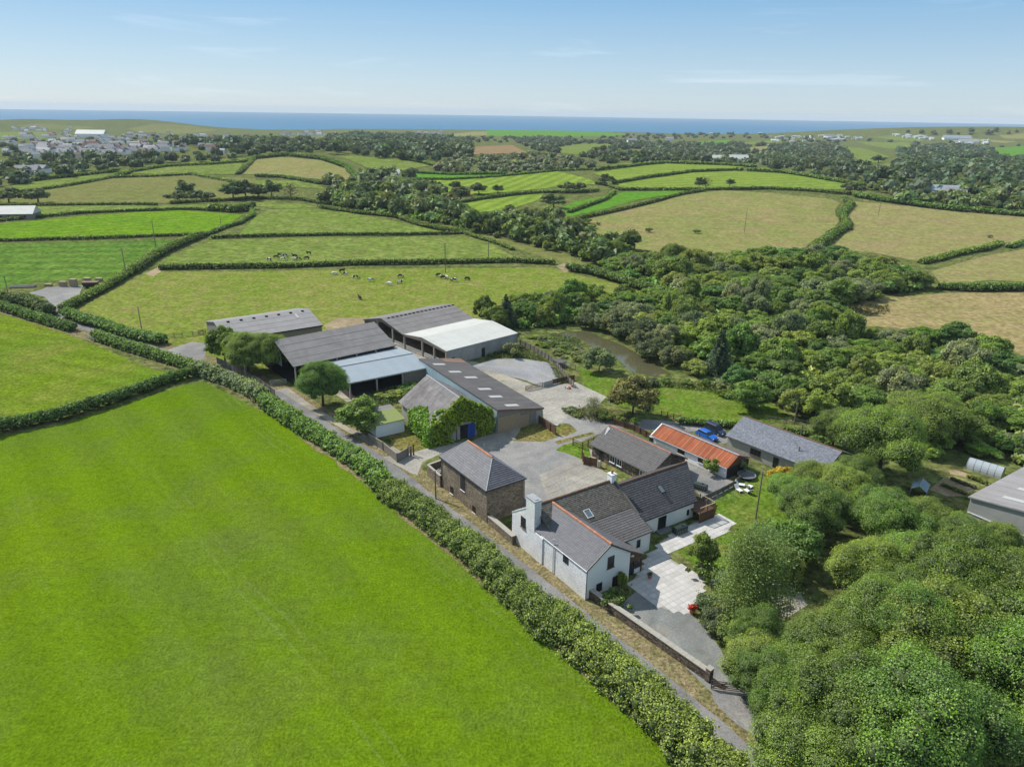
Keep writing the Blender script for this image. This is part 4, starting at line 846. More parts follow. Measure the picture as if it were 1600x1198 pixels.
thicket([(1062,480),(1100,470),(1200,478),(1290,512),(1310,540),(1290,580),(1230,605),(1150,575),(1090,555),(1080,520)],6.2,MIX+['willow_b','willow_a'],(3.4,5.4),(4.5,8),'TREE in the valley wood beyond the spruce','valley wood trees beyond the spruce',seed=2)
thicket([(1310,535),(1400,538),(1500,548),(1600,575),(1690,590),(1690,700),(1620,740),(1560,700),(1470,690),(1420,660),(1330,640),(1250,625),(1290,580)],6.6,MIX+['willow_a'],(3.6,5.8),(4,7.5),'scrubby TREE in the wood below the straw meadow','scrub trees below straw meadow',seed=3)
thicket([(930,398),(1000,410),(1100,410),(1200,405),(1280,405),(1340,415),(1420,432),(1440,452),(1380,462),(1320,480),(1300,500),(1290,508),(1200,470),(1100,462),(1060,466),(1000,440),(950,420)],8.6,MIX+['willow_a','big_c'],(4.6,7.0),(5,9),'rounded TREE in the stream wood under the hay meadows','stream wood trees under the hay meadows',seed=4)
thicket([(1250,690),(1300,720),(1330,760),(1290,780),(1240,770)],4.5,['shrub_a','shrub_b','mid_b'],(1.8,2.8),(2,3.5),'garden TREE beside the end of slate barn','garden bushes beside slate barn',seed=8)
thicket([(1400,745),(1450,720),(1500,715),(1560,715),(1620,730),(1640,760),(1590,745),(1580,700),(1480,700),(1420,710)],5.0,['shrub_a','shrub_b','mid_d','mid_a'],(1.8,3.2),(2,4),'TREE round the vegetable garden','bushes round the vegetable garden',seed=9)
thicket([(1330,950),(1400,900),(1500,920),(1600,950),(1690,1000),(1690,1260),(1300,1280),(1210,1180),(1260,1110),(1330,1030)],7.4,['big_a','big_b','big_c'],(4.8,6.6),(8,11),'TREE filling the garden wood','canopy trees of garden wood',seed=10)
thicket([(1000,600),(1030,598),(1075,600),(1130,600),(1160,622),(1140,625),(1090,606),(1050,605),(1010,606)],3.5,['shrub_a','shrub_g','willow_b'],(1.2,2.2),(1.4,2.4),'rough low TREE along the far edge of pond lawn','rough growth along the pond lawn',seed=11)
thicket([(890,640),(960,655),(1000,662),(960,664),(930,655),(890,652)],2.6,['shrub_g','shrub_a'],(1.0,1.7),(.9,1.6),'rough low TREE at the foot of brownish tree','rough growth under the brownish tree',seed=12)
thicket([(830,528),(880,530),(910,548),(905,565),(880,560),(850,545)],2.6,['shrub_a','shrub_g'],(1.0,1.6),(.8,1.3),'pale leafy TREE between yard fence and pond','waterside growth by the yard fence',seed=13)
print('trees',NTREE)
print('trees',NTREE)
woodland([(730,345),(800,362),(880,378),(930,398),(950,420),(900,400),(830,382),(770,368),(720,358)],'stream trees below the striped fields as one wood',8.5,5.2,7.5,(.11,.16,.045),130,'wood')
woodland([(790,335),(860,342),(880,352),(925,376),(990,392),(930,398),(860,375),(780,355)],'bushes between stream and slanting meadow hedge',8.5,5,7,(.12,.165,.05),130,'wood')
woodland([(505,318),(540,300),(600,298),(680,310),(720,325),(735,345),(690,350),(650,345),(600,338),(540,330)],'wood round the white roofed sheds',10,6,8.5,(.10,.145,.045),110,'wood')
woodland([(1505,330),(1600,330),(1690,340),(1690,325),(1600,300),(1500,300),(1420,300),(1350,295),(1400,318)],'scrub of bushes above second hay meadow',11,6,6.5,(.125,.16,.055),90,'wood')
# brambles and saplings that fill the woods between the trees
for k in range(5):
    pass
SC_=[([(850,478),(905,470),(960,470),(1042,468),(1062,480),(1080,520),(1075,548),(1040,530),(1000,512),(940,508),(890,505),(840,512),(790,512),(770,500)],'bramble and sapling undergrowth behind the pond'),
([(1062,476),(1100,466),(1200,474),(1290,508),(1310,540),(1290,590),(1230,612),(1150,585),(1090,560),(1070,520)],'bramble and sapling undergrowth beyond the spruce'),
([(1296,525),(1400,530),(1500,545),(1600,572),(1690,590),(1690,700),(1620,740),(1560,705),(1470,690),(1400,665),(1330,648),(1230,640),(1250,600)],'bramble and gorse undergrowth below straw meadow'),
([(925,396),(1000,404),(1100,405),(1200,402),(1280,400),(1340,410),(1430,432),(1440,452),(1380,462),(1320,480),(1300,500),(1290,510),(1200,474),(1100,466),(1060,470),(1000,444),(945,422)],'undergrowth of the stream wood under the hay meadows'),
([(700,346),(760,348),(800,335),(860,342),(880,352),(925,376),(990,392),(950,420),(900,402),(830,384),(770,370),(715,358)],'undergrowth along the stream below striped fields'),
([(505,318),(540,300),(600,298),(680,310),(720,325),(735,345),(690,352),(650,347),(600,338),(540,330)],'undergrowth in the wood round white roofed sheds')]
for k,(px,lb) in enumerate(SC_): woodland(px,lb,(2.6,2.8,2.8,3.6,4.5,5)[k],(2.0,2.2,2.2,2.7,3.2,3.6)[k],(2.2,2.4,2.3,2.8,3.6,4)[k],(G1,G2,G4,G2,G2,G2)[k],(150,140,140,90,70,60)[k],'undergrowth')
# far woods
WD=[([(255,228),(330,225),(400,222),(470,215),(560,214),(640,216),(700,218),(733,226),(735,244),(660,256),(580,246),(520,243),(480,242),(440,243),(380,246)],'dark oak wood on the ridge behind pale meadows',17,9,11,(.072,.095,.048)),
([(-40,262),(60,250),(120,246),(200,250),(280,248),(360,244),(398,246),(330,255),(240,260),(160,270),(80,280),(20,290),(-40,295)],'dark belt of trees between the town and hillside',17,8,7,(.075,.10,.050)),
([(735,244),(800,242),(840,242),(900,250),(930,262),(870,267),(790,272),(700,270),(670,262)],'scrubby wood around brown stubble field',12,6,3.2,(.15,.17,.09)),
([(800,218),(850,216),(900,222),(1000,222),(1050,226),(1130,222),(1200,228),(1300,226),(1330,245),(1320,262),(1340,290),(1230,268),(1120,256),(1060,252),(960,258),(900,244),(840,236)],'far woods with white houses behind mown slopes',21,8.5,5.0,(.078,.102,.052)),
([(1330,262),(1400,280),(1410,250),(1400,232),(1480,228),(1540,232),(1620,250),(1690,255),(1690,340),(1560,325),(1450,312),(1370,300)],'deep wooded valley beyond the second hay meadow',18,9,6.0,(.075,.10,.050)),
([(500,290),(560,285),(580,275),(640,282),(670,296),(690,312),(600,300),(540,302)],'dense scrub beside the bright green strip',14,8,9,(.092,.118,.05)),
([(0,222),(120,218),(250,214),(380,216),(420,220),(400,232),(300,240),(150,246),(0,252)],'garden trees scattered through the town',44,5.5,4.6,(.075,.095,.052)),
([(880,208),(1000,211),(1100,210),(1200,211),(1200,217),(1100,217),(1000,218),(900,216)],'coastal line of trees near the shore',46,8,4.5,(.08,.10,.06)),
([(1200,214),(1330,215),(1400,218),(1500,222),(1640,226),(1640,233),(1500,228),(1380,226),(1220,222)],'trees among the distant caravans',46,8,4.5,(.08,.10,.06)),
([(1400,208),(1500,207),(1560,206),(1640,207),(1640,212),(1560,211),(1480,212)],'wooded ridge at the right of sea',32,10,8,(.08,.10,.06)),
([(560,212),(640,212),(720,216),(800,214),(900,216),(880,222),(760,224),(640,216)],'line of trees in front of the coastal village',46,8,4.5,(.08,.10,.06))]
for w in WD: woodland(*w,avoid=True)
# ---------------------------------------------------------------- building kit
def cs(a): return math.cos(R(a)),math.sin(R(a))
def loc2(e,x,y):
    a=e.rotation_euler.z; return np.array([e.location.x+x*math.cos(a)-y*math.sin(a),e.location.y+x*math.sin(a)+y*math.cos(a)])
def roof_seg(e,seg,l0,l1,axis,mat,kind='slate',row=.28,wid=.34,thick=.14,var=.12,name='roof',slabmat=None,seed=0,overl=.03,l1e=None):
    """one roof slope from eave (c0,z0) to top (c1,z1), running l0..l1; a slab with its slates or sheets laid on it"""
    (c0,z0),(c1,z1)=seg; rng=random.Random(seed+int(abs(c0)*10+abs(l0)*7)); S=math.hypot(c1-c0,z1-z0); dc,dz=(c1-c0)/S,(z1-z0)/S
    nc,nz=(-dz,dc) if dc>0 else (dz,-dc)
    def pt(s,l,h): 
        c,z=c0+dc*s+nc*h,z0+dz*s+nz*h
        if l1e is not None: e1=l1e+(l1-l1e)*min(1,max(0,s/S)); l=l0+(l-l0)*(e1-l0)/(l1-l0)
        return (c,l,z) if axis=='Y' else (l,c,z)
    slab=MB(); slab.hexa([pt(0,l0,-thick),pt(0,l1,-thick),pt(S,l1,-thick),pt(S,l0,-thick)],[pt(0,l0,0),pt(0,l1,0),pt(S,l1,0),pt(S,l0,0)],.85)
    o=slab.build(name,slabmat or mat,e); m=MB()
    if kind=='slate':
        n=max(2,int(S/row)); rw=S/n; k=max(2,int((l1-l0)/wid)); w=(l1-l0)/k
        for i in range(n):
            sh=(i%2)*w*.5; rc=rng.uniform(.93,1.07)
            for j in range(k+1):
                a=max(l0,l0+j*w-sh); b=min(l1,l0+(j+1)*w-sh)
                if b-a<.03: continue
                c=rc*rng.uniform(1-var,1+var); s0=i*rw-overl*(i>0)*.2; s1=min(S,(i+1)*rw+.04); h=.06+rng.uniform(0,.012)
                m.face([pt(s0,a+.012,h),pt(s0,b-.012,h),pt(s1,b-.012,.012),pt(s1,a+.012,.012)],c)
                m.face([pt(s0,a+.012,.002),pt(s0,b-.012,.002),pt(s0,b-.012,h),pt(s0,a+.012,h)],c*.5)  # lower edge face darkened: the shadow line under each course is put into its colour
        x=m.build('slates',mat,o); x['kind']='stuff'
    elif kind=='sheet':
        n=max(1,round(S/row)); rw=S/n; k=max(2,round((l1-l0)/wid)); w=(l1-l0)/k
        for i in range(n):
            for j in range(k):
                c=rng.uniform(1-var,1+var); a=l0+j*w; b=a+w; h=.05+.012*(j%2); s0=i*rw; s1=min(S,(i+1)*rw+.06)
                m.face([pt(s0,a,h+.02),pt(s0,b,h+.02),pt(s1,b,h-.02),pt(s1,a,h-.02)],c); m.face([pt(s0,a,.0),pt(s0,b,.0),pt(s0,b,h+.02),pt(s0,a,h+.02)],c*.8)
        x=m.build('roof_sheets',mat,o); x['kind']='stuff'
    elif kind=='parts':
        k=max(2,round((l1-l0)/wid)); w=(l1-l0)/k
        for j in range(k):
            q=MB(); c=rng.uniform(1-var,1+var); a=l0+j*w; b=a+w-.02; h=.05+.02*(j%2)
            q.hexa([pt(-.05,a,.005),pt(-.05,b,.005),pt(S,b,.005),pt(S,a,.005)],[pt(-.05,a,h),pt(-.05,b,h),pt(S,b,h),pt(S,a,h)],c)
            q.hexa([pt(-.06,b-.10,h),pt(-.06,b+.03,h),pt(S,b+.03,h),pt(S,b-.10,h)],[pt(-.06,b-.07,h+.05),pt(-.06,b,h+.05),pt(S,b,h+.05),pt(S,b-.07,h+.05)],(2.0,2.6,4.0))
            q.build('roof_sheet',mat,o)
    return o
def walls(e,outline,l0,l1,axis,mat,name='walls'): return MB().prism(outline,l0,l1,axis).build(name,mat,e)
def ridge_tiles(e,a,b,mat,r=.16,step=.6,name='ridge'):
    a=Vector(a); b=Vector(b); n=max(2,int((b-a).length/step)); m=MB()
    for k in range(n):
        p=a.lerp(b,k/n); q=a.lerp(b,(k+1)/n-.012/(b-a).length); m.tube(p,q,r*random.uniform(.95,1.06),r*.96,7,random.uniform(.85,1.15))
    return m.build(name,mat,e)
def window(e,face,s,z,w,h,frame=None,sill=True,bars=1,hb=1,name='window',sillmat=None,depth=.06,surround=None):
    """face=(axis,c,sign): wall plane; s along the wall, z height of the centre"""
    ax,c,sg=face; fm=frame or M['frame']
    def B(m,s0,s1,d0,d1,z0,z1):
        d0,d1=c+sg*d0,c+sg*d1; lo,hi=min(d0,d1),max(d0,d1)
        m.box(lo,hi,s0,s1,z0,z1) if ax=='X' else m.box(s0,s1,lo,hi,z0,z1)
    f=MB(); t=.075
    B(f,s-w/2,s-w/2+t,.01,depth,z-h/2,z+h/2); B(f,s+w/2-t,s+w/2,.01,depth,z-h/2,z+h/2)
    B(f,s-w/2+t,s+w/2-t,.01,depth,z-h/2,z-h/2+t); B(f,s-w/2+t,s+w/2-t,.01,depth,z+h/2-t,z+h/2)
    for k in range(bars): x=s-w/2+w*(k+1)/(bars+1); B(f,x-.035,x+.035,.01,depth-.005,z-h/2+t,z+h/2-t)
    o=f.build('frame',fm,e); o.name=name
    for k in range(bars+1):
        x0=s-w/2+t+(w-2*t)*k/(bars+1); x1=s-w/2+t+(w-2*t)*(k+1)/(bars+1); g=MB(); B(g,x0,x1,.004,.022,z-h/2+t,z+h/2-t); g.build('pane',M['glass'],o)
    if sill: q=MB(); B(q,s-w/2-.08,s+w/2+.08,.0,.16,z-h/2-.09,z-h/2-.005); q.build('sill',sillmat or M['white_paint'],o)
    return o
def gutter(e,a,b,mat=None,name='gutter',r=.07): return MB().tube(a,b,r,r,6).build(name,mat or M['black'],e)
def rafter(e,seg,l,axis,mat,th=.16,w=.06,name='bargeboard'):
    (c0,z0),(c1,z1)=seg; m=MB(); f=(lambda c,z:(c,l,z)) if axis=='Y' else (lambda c,z:(l,c,z)); m.beam(f(c0,z0),f(c1,z1),w,th); return m.build(name,mat,e)
def skylight(e,seg,s0,s1,l0,l1,axis,fm,name='skylight'):
    (c0,z0),(c1,z1)=seg; S=math.hypot(c1-c0,z1-z0); dc,dz=(c1-c0)/S,(z1-z0)/S; nc,nz=(-dz,dc) if dc>0 else (dz,-dc)
    def pt(s,l,h): c,z=c0+dc*s+nc*h,z0+dz*s+nz*h; return (c,l,z) if axis=='Y' else (l,c,z)
    def hx(m,a,b,c_,d,h0,h1): m.hexa([pt(a,c_,h0),pt(a,d,h0),pt(b,d,h0),pt(b,c_,h0)],[pt(a,c_,h1),pt(a,d,h1),pt(b,d,h1),pt(b,c_,h1)])
    m=MB(); t=.08
    hx(m,s0,s1,l0,l0+t,.03,.16); hx(m,s0,s1,l1-t,l1,.03,.16); hx(m,s0,s0+t,l0+t,l1-t,.03,.16); hx(m,s1-t,s1,l0+t,l1-t,.03,.16)
    o=m.build(name,fm,e); g=MB(); hx(g,s0+t,s1-t,l0+t,l1-t,.06,.11); g.build('pane',M['skyglass'],o); return o
def mk():
    m,t,n,l,b=newmat('rooflight_glass'); b.inputs['Base Color'].default_value=(.10,.14,.16,1); b.inputs['Roughness'].default_value=.1; b.inputs['Specular IOR Level'].default_value=.6; return m
M['skyglass']=mk()
# ---------------------------------------------------------------- G: hip-roofed stone barn by the lane
g0=U(759.7,767.5,5.8); G=thing('stone_barn','two storey brown stone barn with hipped slate roof and terracotta ridge','barn',(g0[0],g0[1],0),R(35.5)); W_,Lg,ze,zr=7.6,14.4,5.8,8.6
MB().box(.25,W_-.25,.25,Lg-.25,-.3,ze-.02).build('walls',M['stone'],G)
def hip_face(e,A,B,Rb,Ra,mat,row=.36,wid=.42,seed=0):
    """eave A->B, ridge Ra->Rb (equal for a triangle): laid in courses of slates"""
    rng=random.Random(seed); A,B,Ra,Rb=[Vector(q) for q in (A,B,Ra,Rb)]; S=((Ra+Rb)/2-(A+B)/2).length; nrm=(B-A).cross(Ra-A).normalized(); nrm=nrm if nrm.z>0 else -nrm
    s=MB(); dn=nrm*-.14
    if (Ra-Rb).length>.01: s.hexa([A+dn,B+dn,Rb+dn,Ra+dn],[A,B,Rb,Ra],.85)
    else: s.face([A,B,Ra],.85); s.face([A+dn,Ra+dn,B+dn],.85); s.face([A,A+dn,B+dn,B],.85)
    o=s.build('roof',mat,e); m=MB(); n=int(S/row)
    for i in range(n):
        t0,t1=i/n,(i+1)/n+.03/S; a0,b0=A.lerp(Ra,t0),B.lerp(Rb,t0); a1,b1=A.lerp(Ra,min(1,t1)),B.lerp(Rb,min(1,t1)); k=max(1,int((b0-a0).length/wid)); rc=rng.uniform(.93,1.07)
        for j in range(k):
            f0,f1=j/k,(j+1)/k; c=rc*rng.uniform(.86,1.14); h=nrm*.085; h1=nrm*.012
            p=[a0.lerp(b0,f0)+h,a0.lerp(b0,f1-.02/k)+h,a1.lerp(b1,f1-.02/k)+h1,a1.lerp(b1,f0)+h1]; m.face(p,c); m.face([a0.lerp(b0,f0),a0.lerp(b0,f1-.02/k),p[1],p[0]],c*.5)  # darker lower edges paint in the shade between courses
    x=m.build('slates',mat,o); x['kind']='stuff'
c00,c10,c11,c01=(0,0,ze),(W_,0,ze),(W_,Lg,ze),(0,Lg,ze); r0,r1=(W_/2+.2,4.3,zr),(W_/2+.2,Lg-2.7,zr)
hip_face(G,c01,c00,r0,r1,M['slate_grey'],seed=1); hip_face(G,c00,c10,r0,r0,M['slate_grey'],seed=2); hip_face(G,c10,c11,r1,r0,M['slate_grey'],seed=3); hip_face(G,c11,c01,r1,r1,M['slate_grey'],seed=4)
ridge_tiles(G,(r0[0],r0[1],zr+.05),(r1[0],r1[1],zr+.05),M['ridge'],.2)
for a,b in ((c00,r0),(c10,r0),(c11,r1),(c01,r1)): MB().tube((a[0],a[1],a[2]+.05),(b[0],b[1],b[2]+.04),.085,.085,6).build('hip_flashing',M['lead'],G)
gutter(G,(-.06,-.05,ze-.06),(-.06,Lg+.05,ze-.06)); gutter(G,(-.05,-.06,ze-.06),(W_+.05,-.06,ze-.06)); MB().box(-.02,.02,0,Lg,ze-.34,ze-.05).build('fascia',M['black'],G)
MB().tube((.16,Lg-.35,0),(.16,Lg-.35,ze-.2),.055,.055,6).build('downpipe',M['frame'],G); MB().tube((W_-.2,.16,0),(W_-.2,.16,ze-.2),.055,.055,6).build('downpipe',M['black'],G)
MB().tube((W_*.72,Lg*.62,ze+.6),(W_*.72,Lg*.62,ze+2.9),.11,.11,8).build('flue',M['steel'],G)
GP=(g0[0],g0[1]); fx=('X',.25,-1)
for (u,v),w,h,b in (((721,754),1.3,2.9,1),((704,766),.95,1.3,1),((738.5,796),.85,1.2,1)):
    s,z=on_wall(GP,125.5,u,v); window(G,fx,s,z,w,h,bars=b)
# ---------------------------------------------------------------- I+J: main house range, ridge away from the lane
def lp(u,v,z): q=U(u,v,z); return q
I=thing('farmhouse','long white farmhouse range with slate roofs, skylights and chimneys','house',(2.12,88.76,0),R(33.4))
zri,zei=7.45,3.5; y_e=-9.3; y_m=-4.6; z_m=zri-(zri-4.75)*1.0
z_m=5.0
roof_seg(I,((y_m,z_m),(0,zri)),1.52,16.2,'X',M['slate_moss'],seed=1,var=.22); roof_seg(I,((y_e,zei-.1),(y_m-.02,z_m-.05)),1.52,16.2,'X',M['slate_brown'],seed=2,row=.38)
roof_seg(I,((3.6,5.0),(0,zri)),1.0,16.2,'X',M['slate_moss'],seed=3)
walls(I,[(y_e+.3,-.2),(y_e+.3,zei-.2),(y_m,z_m-.25),(0,zri-.22),(3.3,5.0),(3.3,-.2)],3.4,16.1,'X',M['white'])
ridge_tiles(I,(1,0,zri+.04),(16.2,0,zri+.04),M['ridge_old'],.17)
# whitewashed gable wall and chimney on the lane
walls(I,[(-3.6,-1),(-3.6,4.2),(-1.5,4.4),(-1.5,7.1),(.45,7.1),(4.1,4.65),(4.1,-1)],.55,1.5,'X',M['white_stone'],'gable_wall')
ch=MB(); ch.box(.52,1.66,-1.62,.5,4.2,9.05); c_=ch.build('chimney',M['white_stone'],I)
m=MB(); m.box(.44,1.74,-1.7,.58,9.05,9.17); m.box(.75,1.43,-1.35,.2,9.17,9.25); m.build('chimney_cap',M['lead'],c_)
m=MB(); m.beam((1.02,.5,7.2),(1.02,4.15,4.7),1.05,.12); m.build('coping',M['white_paint'],I)
s,z=on_wall((2.12-.0,88.76),123.4,813,817.6); window(I,('X',.55,-1),s,z,1.25,1.75,bars=1,sillmat=M['ridge_old'])
ch2=MB(); ch2.box(15.55,16.45,-.5,.55,6.6,8.5); c2=ch2.build('chimney',M['white'],I); MB().box(15.47,16.53,-.58,.63,8.5,8.62).build('chimney_cap',M['white_paint'],c2); MB().tube((16,0,8.62),(16,0,9.25),.19,.15,8).build('chimney_pot',M['pot'],c2)
MB().hexa([(16.1,-6.2,4.2),(16.45,-6.2,4.2),(16.45,.0,7.5),(16.1,.0,7.5)],[(16.1,-6.2,4.45),(16.45,-6.2,4.45),(16.45,.0,7.75),(16.1,.0,7.75)]).build('verge_wall',M['slate_moss'],I)
S_=math.hypot(-y_m,zri-z_m); skylight(I,((y_m,z_m),(0,zri)),.6,2.0,8.2,9.3,'X',M['white_paint'])
iw=loc2(I,0,y_e+.3); s,z=on_wall(iw,33.4,997.5,849); window(I,('Y',y_e+.3,-1),s,z,.7,1.3,bars=0,sill=False)
gutter(I,(10,y_e-.05,zei-.12),(16.2,y_e-.05,zei-.12)); rafter(I,((y_e,zei-.12),(y_m,z_m-.1)),16.24,'X',M['black']); rafter(I,((y_m,z_m-.1),(0,zri-.1)),16.24,'X',M['black'])
MB().tube((16.0,y_e+.15,0),(16.0,y_e+.15,zei-.3),.05,.05,6).build('downpipe',M['black'],I)
# J: dark slate wing
zj,yj,zje=6.25,-6.1,2.95
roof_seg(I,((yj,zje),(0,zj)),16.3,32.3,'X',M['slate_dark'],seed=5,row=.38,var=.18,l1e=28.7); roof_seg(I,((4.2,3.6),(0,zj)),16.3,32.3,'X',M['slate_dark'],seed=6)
m=MB(); a_=[(16.2,yj+.35,-.2),(16.2,yj+.35,zje-.1),(16.2,0,zj-.22),(16.2,3.9,3.6),(16.2,3.9,-.2)]; b_=[(28.5,yj+.35,-.2),(28.5,yj+.35,zje-.1),(32.0,0,zj-.22),(32.0,3.9,3.6),(32.0,3.9,-.2)]
for k in range(5): m.face([a_[k],a_[(k+1)%5],b_[(k+1)%5],b_[k]])
m.face(a_); m.face(b_); m.build('wing_walls',M['white'],I); ridge_tiles(I,(16.5,0,zj+.04),(32.3,0,zj+.04),M['ridge_old'],.17)
skylight(I,((yj,zje),(0,zj)),3.2,4.7,23.6,24.5,'X',M['frame']); MB().hexa([(23.7,yj+.9,zje+.49+.06),(24.4,yj+.9,zje+.49+.06),(24.4,yj+2.75,zje+1.49+.06),(23.7,yj+2.75,zje+1.49+.06)],[(23.7,yj+.9,zje+.52+.06),(24.4,yj+.9,zje+.52+.06),(24.4,yj+2.75,zje+1.52+.06),(23.7,yj+2.75,zje+1.52+.06)]).build('dark_strip',M['black'],I)  # thin black strip laid on the slope below the skylight
gutter(I,(16.4,yj-.05,zje-.08),(28.7,yj-.05,zje-.08)); MB().beam((28.75,yj,zje-.08),(32.34,0,zj-.08),.06,.16).build('bargeboard',M['frame'],I)
jw=loc2(I,0,yj+.35); s,z=on_wall(jw,33.4,1034,818); d=window(I,('Y',yj+.35,-1),s,1.15,1.7,2.2,bars=2,sill=False,name='door')
s2,_=on_wall(jw,33.4,1020,835); window(I,('Y',yj+.35,-1),s+5.6,1.2,.5,1.0,bars=0,sill=False)
MB().box(s-1.3,s+1.3,yj-1.0,yj+.3,0,.12).build('doorstep',M['lane'],I)
# ---------------------------------------------------------------- H: white cottage wing with gable to the yard
h0=U(917.6,890,4.7); H=thing('white_cottage','white cottage with terracotta ridge, its rough stone side on the lane','house',(h0[0],h0[1],0),R(34.5)); WH,LH=7.7,12.6; PORCH_W=2.9; zeh,zrh=4.7,7.25
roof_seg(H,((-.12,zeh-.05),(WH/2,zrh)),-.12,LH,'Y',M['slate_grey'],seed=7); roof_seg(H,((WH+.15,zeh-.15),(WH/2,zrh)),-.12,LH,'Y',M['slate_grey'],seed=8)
walls(H,[(.12,-.5),(.12,zeh-.12),(WH/2,zrh-.2),(WH-.1,zeh-.12),(WH-.1,-.5)],0.02,LH-1,'Y',M['white'])
MB().box(-.05,.12,.02,LH-2.0,-.9,zeh-.35).build('lane_wall',M['white_stone'],H)
MB().beam((1.6,LH+.02,5.85),(WH/2,LH+.02,zrh+.08),.14,.05).build('verge_mortar',M['white_paint'],H)
ridge_tiles(H,(WH/2,-.15,zrh+.05),(WH/2,LH,zrh+.05),M['ridge'],.19,.5)
rafter(H,((-.15,zeh-.12),(WH/2,zrh-.08)),-.15,'Y',M['black'],.22); rafter(H,((WH+.1,zeh-.12),(WH/2,zrh-.08)),-.15,'Y',M['black'],.22)
gutter(H,(-.2,-.2,zeh-.12),(-.2,LH-2.8,zeh-.12),M['white_paint']); MB().tube((-.04,-.06,-.4),(-.04,-.06,zeh-.2),.05,.05,6).build('downpipe',M['black'],H)
hp=(h0[0],h0[1]); gf=('Y',.02,-1)
for (u,v),w,h,b,si in (((954.5,877.5),1.15,1.75,1,M['wood']),((962.5,907),1.35,1.65,1,M['wood']),((936,917),1.0,1.3,0,None)):
    s,z=on_wall(hp,34.5,u,v); window(H,gf,s,z,w,h,bars=b,sill=si is not None,sillmat=si)
s,z=on_wall(hp,124.5,884.6,873); window(H,('X',-.05,-1),s,z,1.1,1.25,bars=1,sill=False)
s,z=on_wall(hp,124.5,864.6,900); MB().tube((-.16,s,-.4),(-.16,s,5.6),.07,.07,6).build('vent_pipe',M['white_paint'],H)
# porch under a continued slope
PX=WH+PORCH_W
roof_seg(H,((PX+.25,2.75),(WH+.1,zeh-.2)),.5,6.4,'Y',M['slate_brown'],seed=9)
MB().prism([(WH-.05,2.3),(WH-.05,zeh-.45),(PX+.05,2.85),(PX+.05,2.3)],.62,.74).build('porch_gable',M['wood'],H)
for x,y in ((PX-.05,.7),(PX-.05,6.0),(WH+PORCH_W*.5,.7),(PX-.05,3.4)): MB().box(x-.07,x+.07,y-.07,y+.07,0,2.5).build('porch_post',M['frame'],H)
window(H,('Y',.72,-1),WH+PORCH_W*.27,1.15,PORCH_W*.45,2.25,bars=1,sill=False,name='porch_door'); window(H,('Y',.72,-1),WH+PORCH_W*.74,1.55,PORCH_W*.42,1.4,bars=0,sill=False); window(H,('X',PX-.03,1),2.2,1.55,2.2,1.4,bars=1,sill=False); window(H,('X',PX-.03,1),4.7,1.55,2.2,1.4,bars=1,sill=False)
MB().box(WH+PORCH_W*.52,PX-.04,.75,5.9,0,.82).build('porch_base',M['white'],H)
MB().tube((WH-.02,-.05,3.9),(WH+.25,-.3,4.05),.05,.16,8).build('lamp',M['white_paint'],H)
# ---------------------------------------------------------------- K: long slate outbuilding
k0=U(1017,740,2.5); K=thing('stone_outbuilding','long low brown stone outbuilding with grey slate roof and fenced end','outbuilding',(k0[0],k0[1],0),R(38.8)); WK,LK=9.6,14.8
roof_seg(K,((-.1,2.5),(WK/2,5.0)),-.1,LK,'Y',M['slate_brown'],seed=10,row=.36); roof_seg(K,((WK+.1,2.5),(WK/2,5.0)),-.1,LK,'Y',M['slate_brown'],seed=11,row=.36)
walls(K,[(.3,-.2),(.3,2.5),(WK/2,4.8),(WK-.3,2.5),(WK-.3,-.2)],.15,LK-.3,'Y',M['stone_dark']); ridge_tiles(K,(WK/2,-.1,5.05),(WK/2,LK,5.05),M['ridge'],.13)
for u,v in ((957,714),(968,720),(1004,737),(1010,741)):
    s,z=on_wall(loc2(K,.3,0),128.8,u,v); window(K,('X',.3,-1),s,1.45,1.2,1.3,bars=1,frame=M['white_paint'])
s,z=on_wall(loc2(K,.3,0),128.8,940,706); window(K,('X',.3,-1),min(s,LK-1.5),1.05,1.0,2.05,bars=0,sill=False,name='door')
gutter(K,(-.15,-.1,2.42),(-.15,LK,2.42)); rafter(K,((-.1,2.42),(WK/2,4.92)),-.14,'Y',M['black']); rafter(K,((WK+.1,2.42),(WK/2,4.92)),-.14,'Y',M['black'])
MB().hexa([(2.6,LK-1.2,3.9),(3.2,LK-.3,4.0),(4.4,LK-.2,4.8),(4.1,LK-1.0,4.72)],[(2.6,LK-1.2,3.97),(3.2,LK-.3,4.1),(4.4,LK-.2,4.9),(4.1,LK-1.0,4.82)]).build('flashing',M['lead'],K)
# ---------------------------------------------------------------- L: rusty tin roofed shed
l0=U(1137,731,2.2); L_=thing('tin_roofed_shed','low white walled shed under a rusty orange corrugated roof','shed',(l0[0],l0[1],0),R(39.5)); WL,LL=6.6,17.2; cr=2.9
roof_seg(L_,((-.1,2.2),(cr,3.75)),-.1,LL,'Y',M['rust'],kind='parts',wid=1.02,var=.18,seed=12); roof_seg(L_,((WL,2.3),(cr,3.75)),-.1,LL,'Y',M['rust_old'],kind='parts',wid=1.3,seed=13)
walls(L_,[(.15,-.1),(.15,2.15),(cr,3.55),(WL-.2,2.2),(WL-.2,-.1)],.1,LL-.2,'Y',M['white']); MB().box(.0,WL-.1,-.02,.09,-.1,2.0).build('gable_boards',M['dark'],L_)
MB().prism([(.1,2.0),(cr,3.6),(WL-.2,2.0)],-.02,.09).build('gable_boards',M['wood'],L_)
m=MB()
for k in range(9): m.beam((cr,-.1+k*LL/9,3.86),(cr,-.1+(k+1)*LL/9-.03,3.86),.42,.06,random.uniform(.8,1.1))
m.build('ridge',M['lead'],L_); m=MB(); m.beam((-.15,LL+.02,2.28),(cr,LL+.02,3.86),.25,.06); m.build('verge',M['white_paint'],L_)
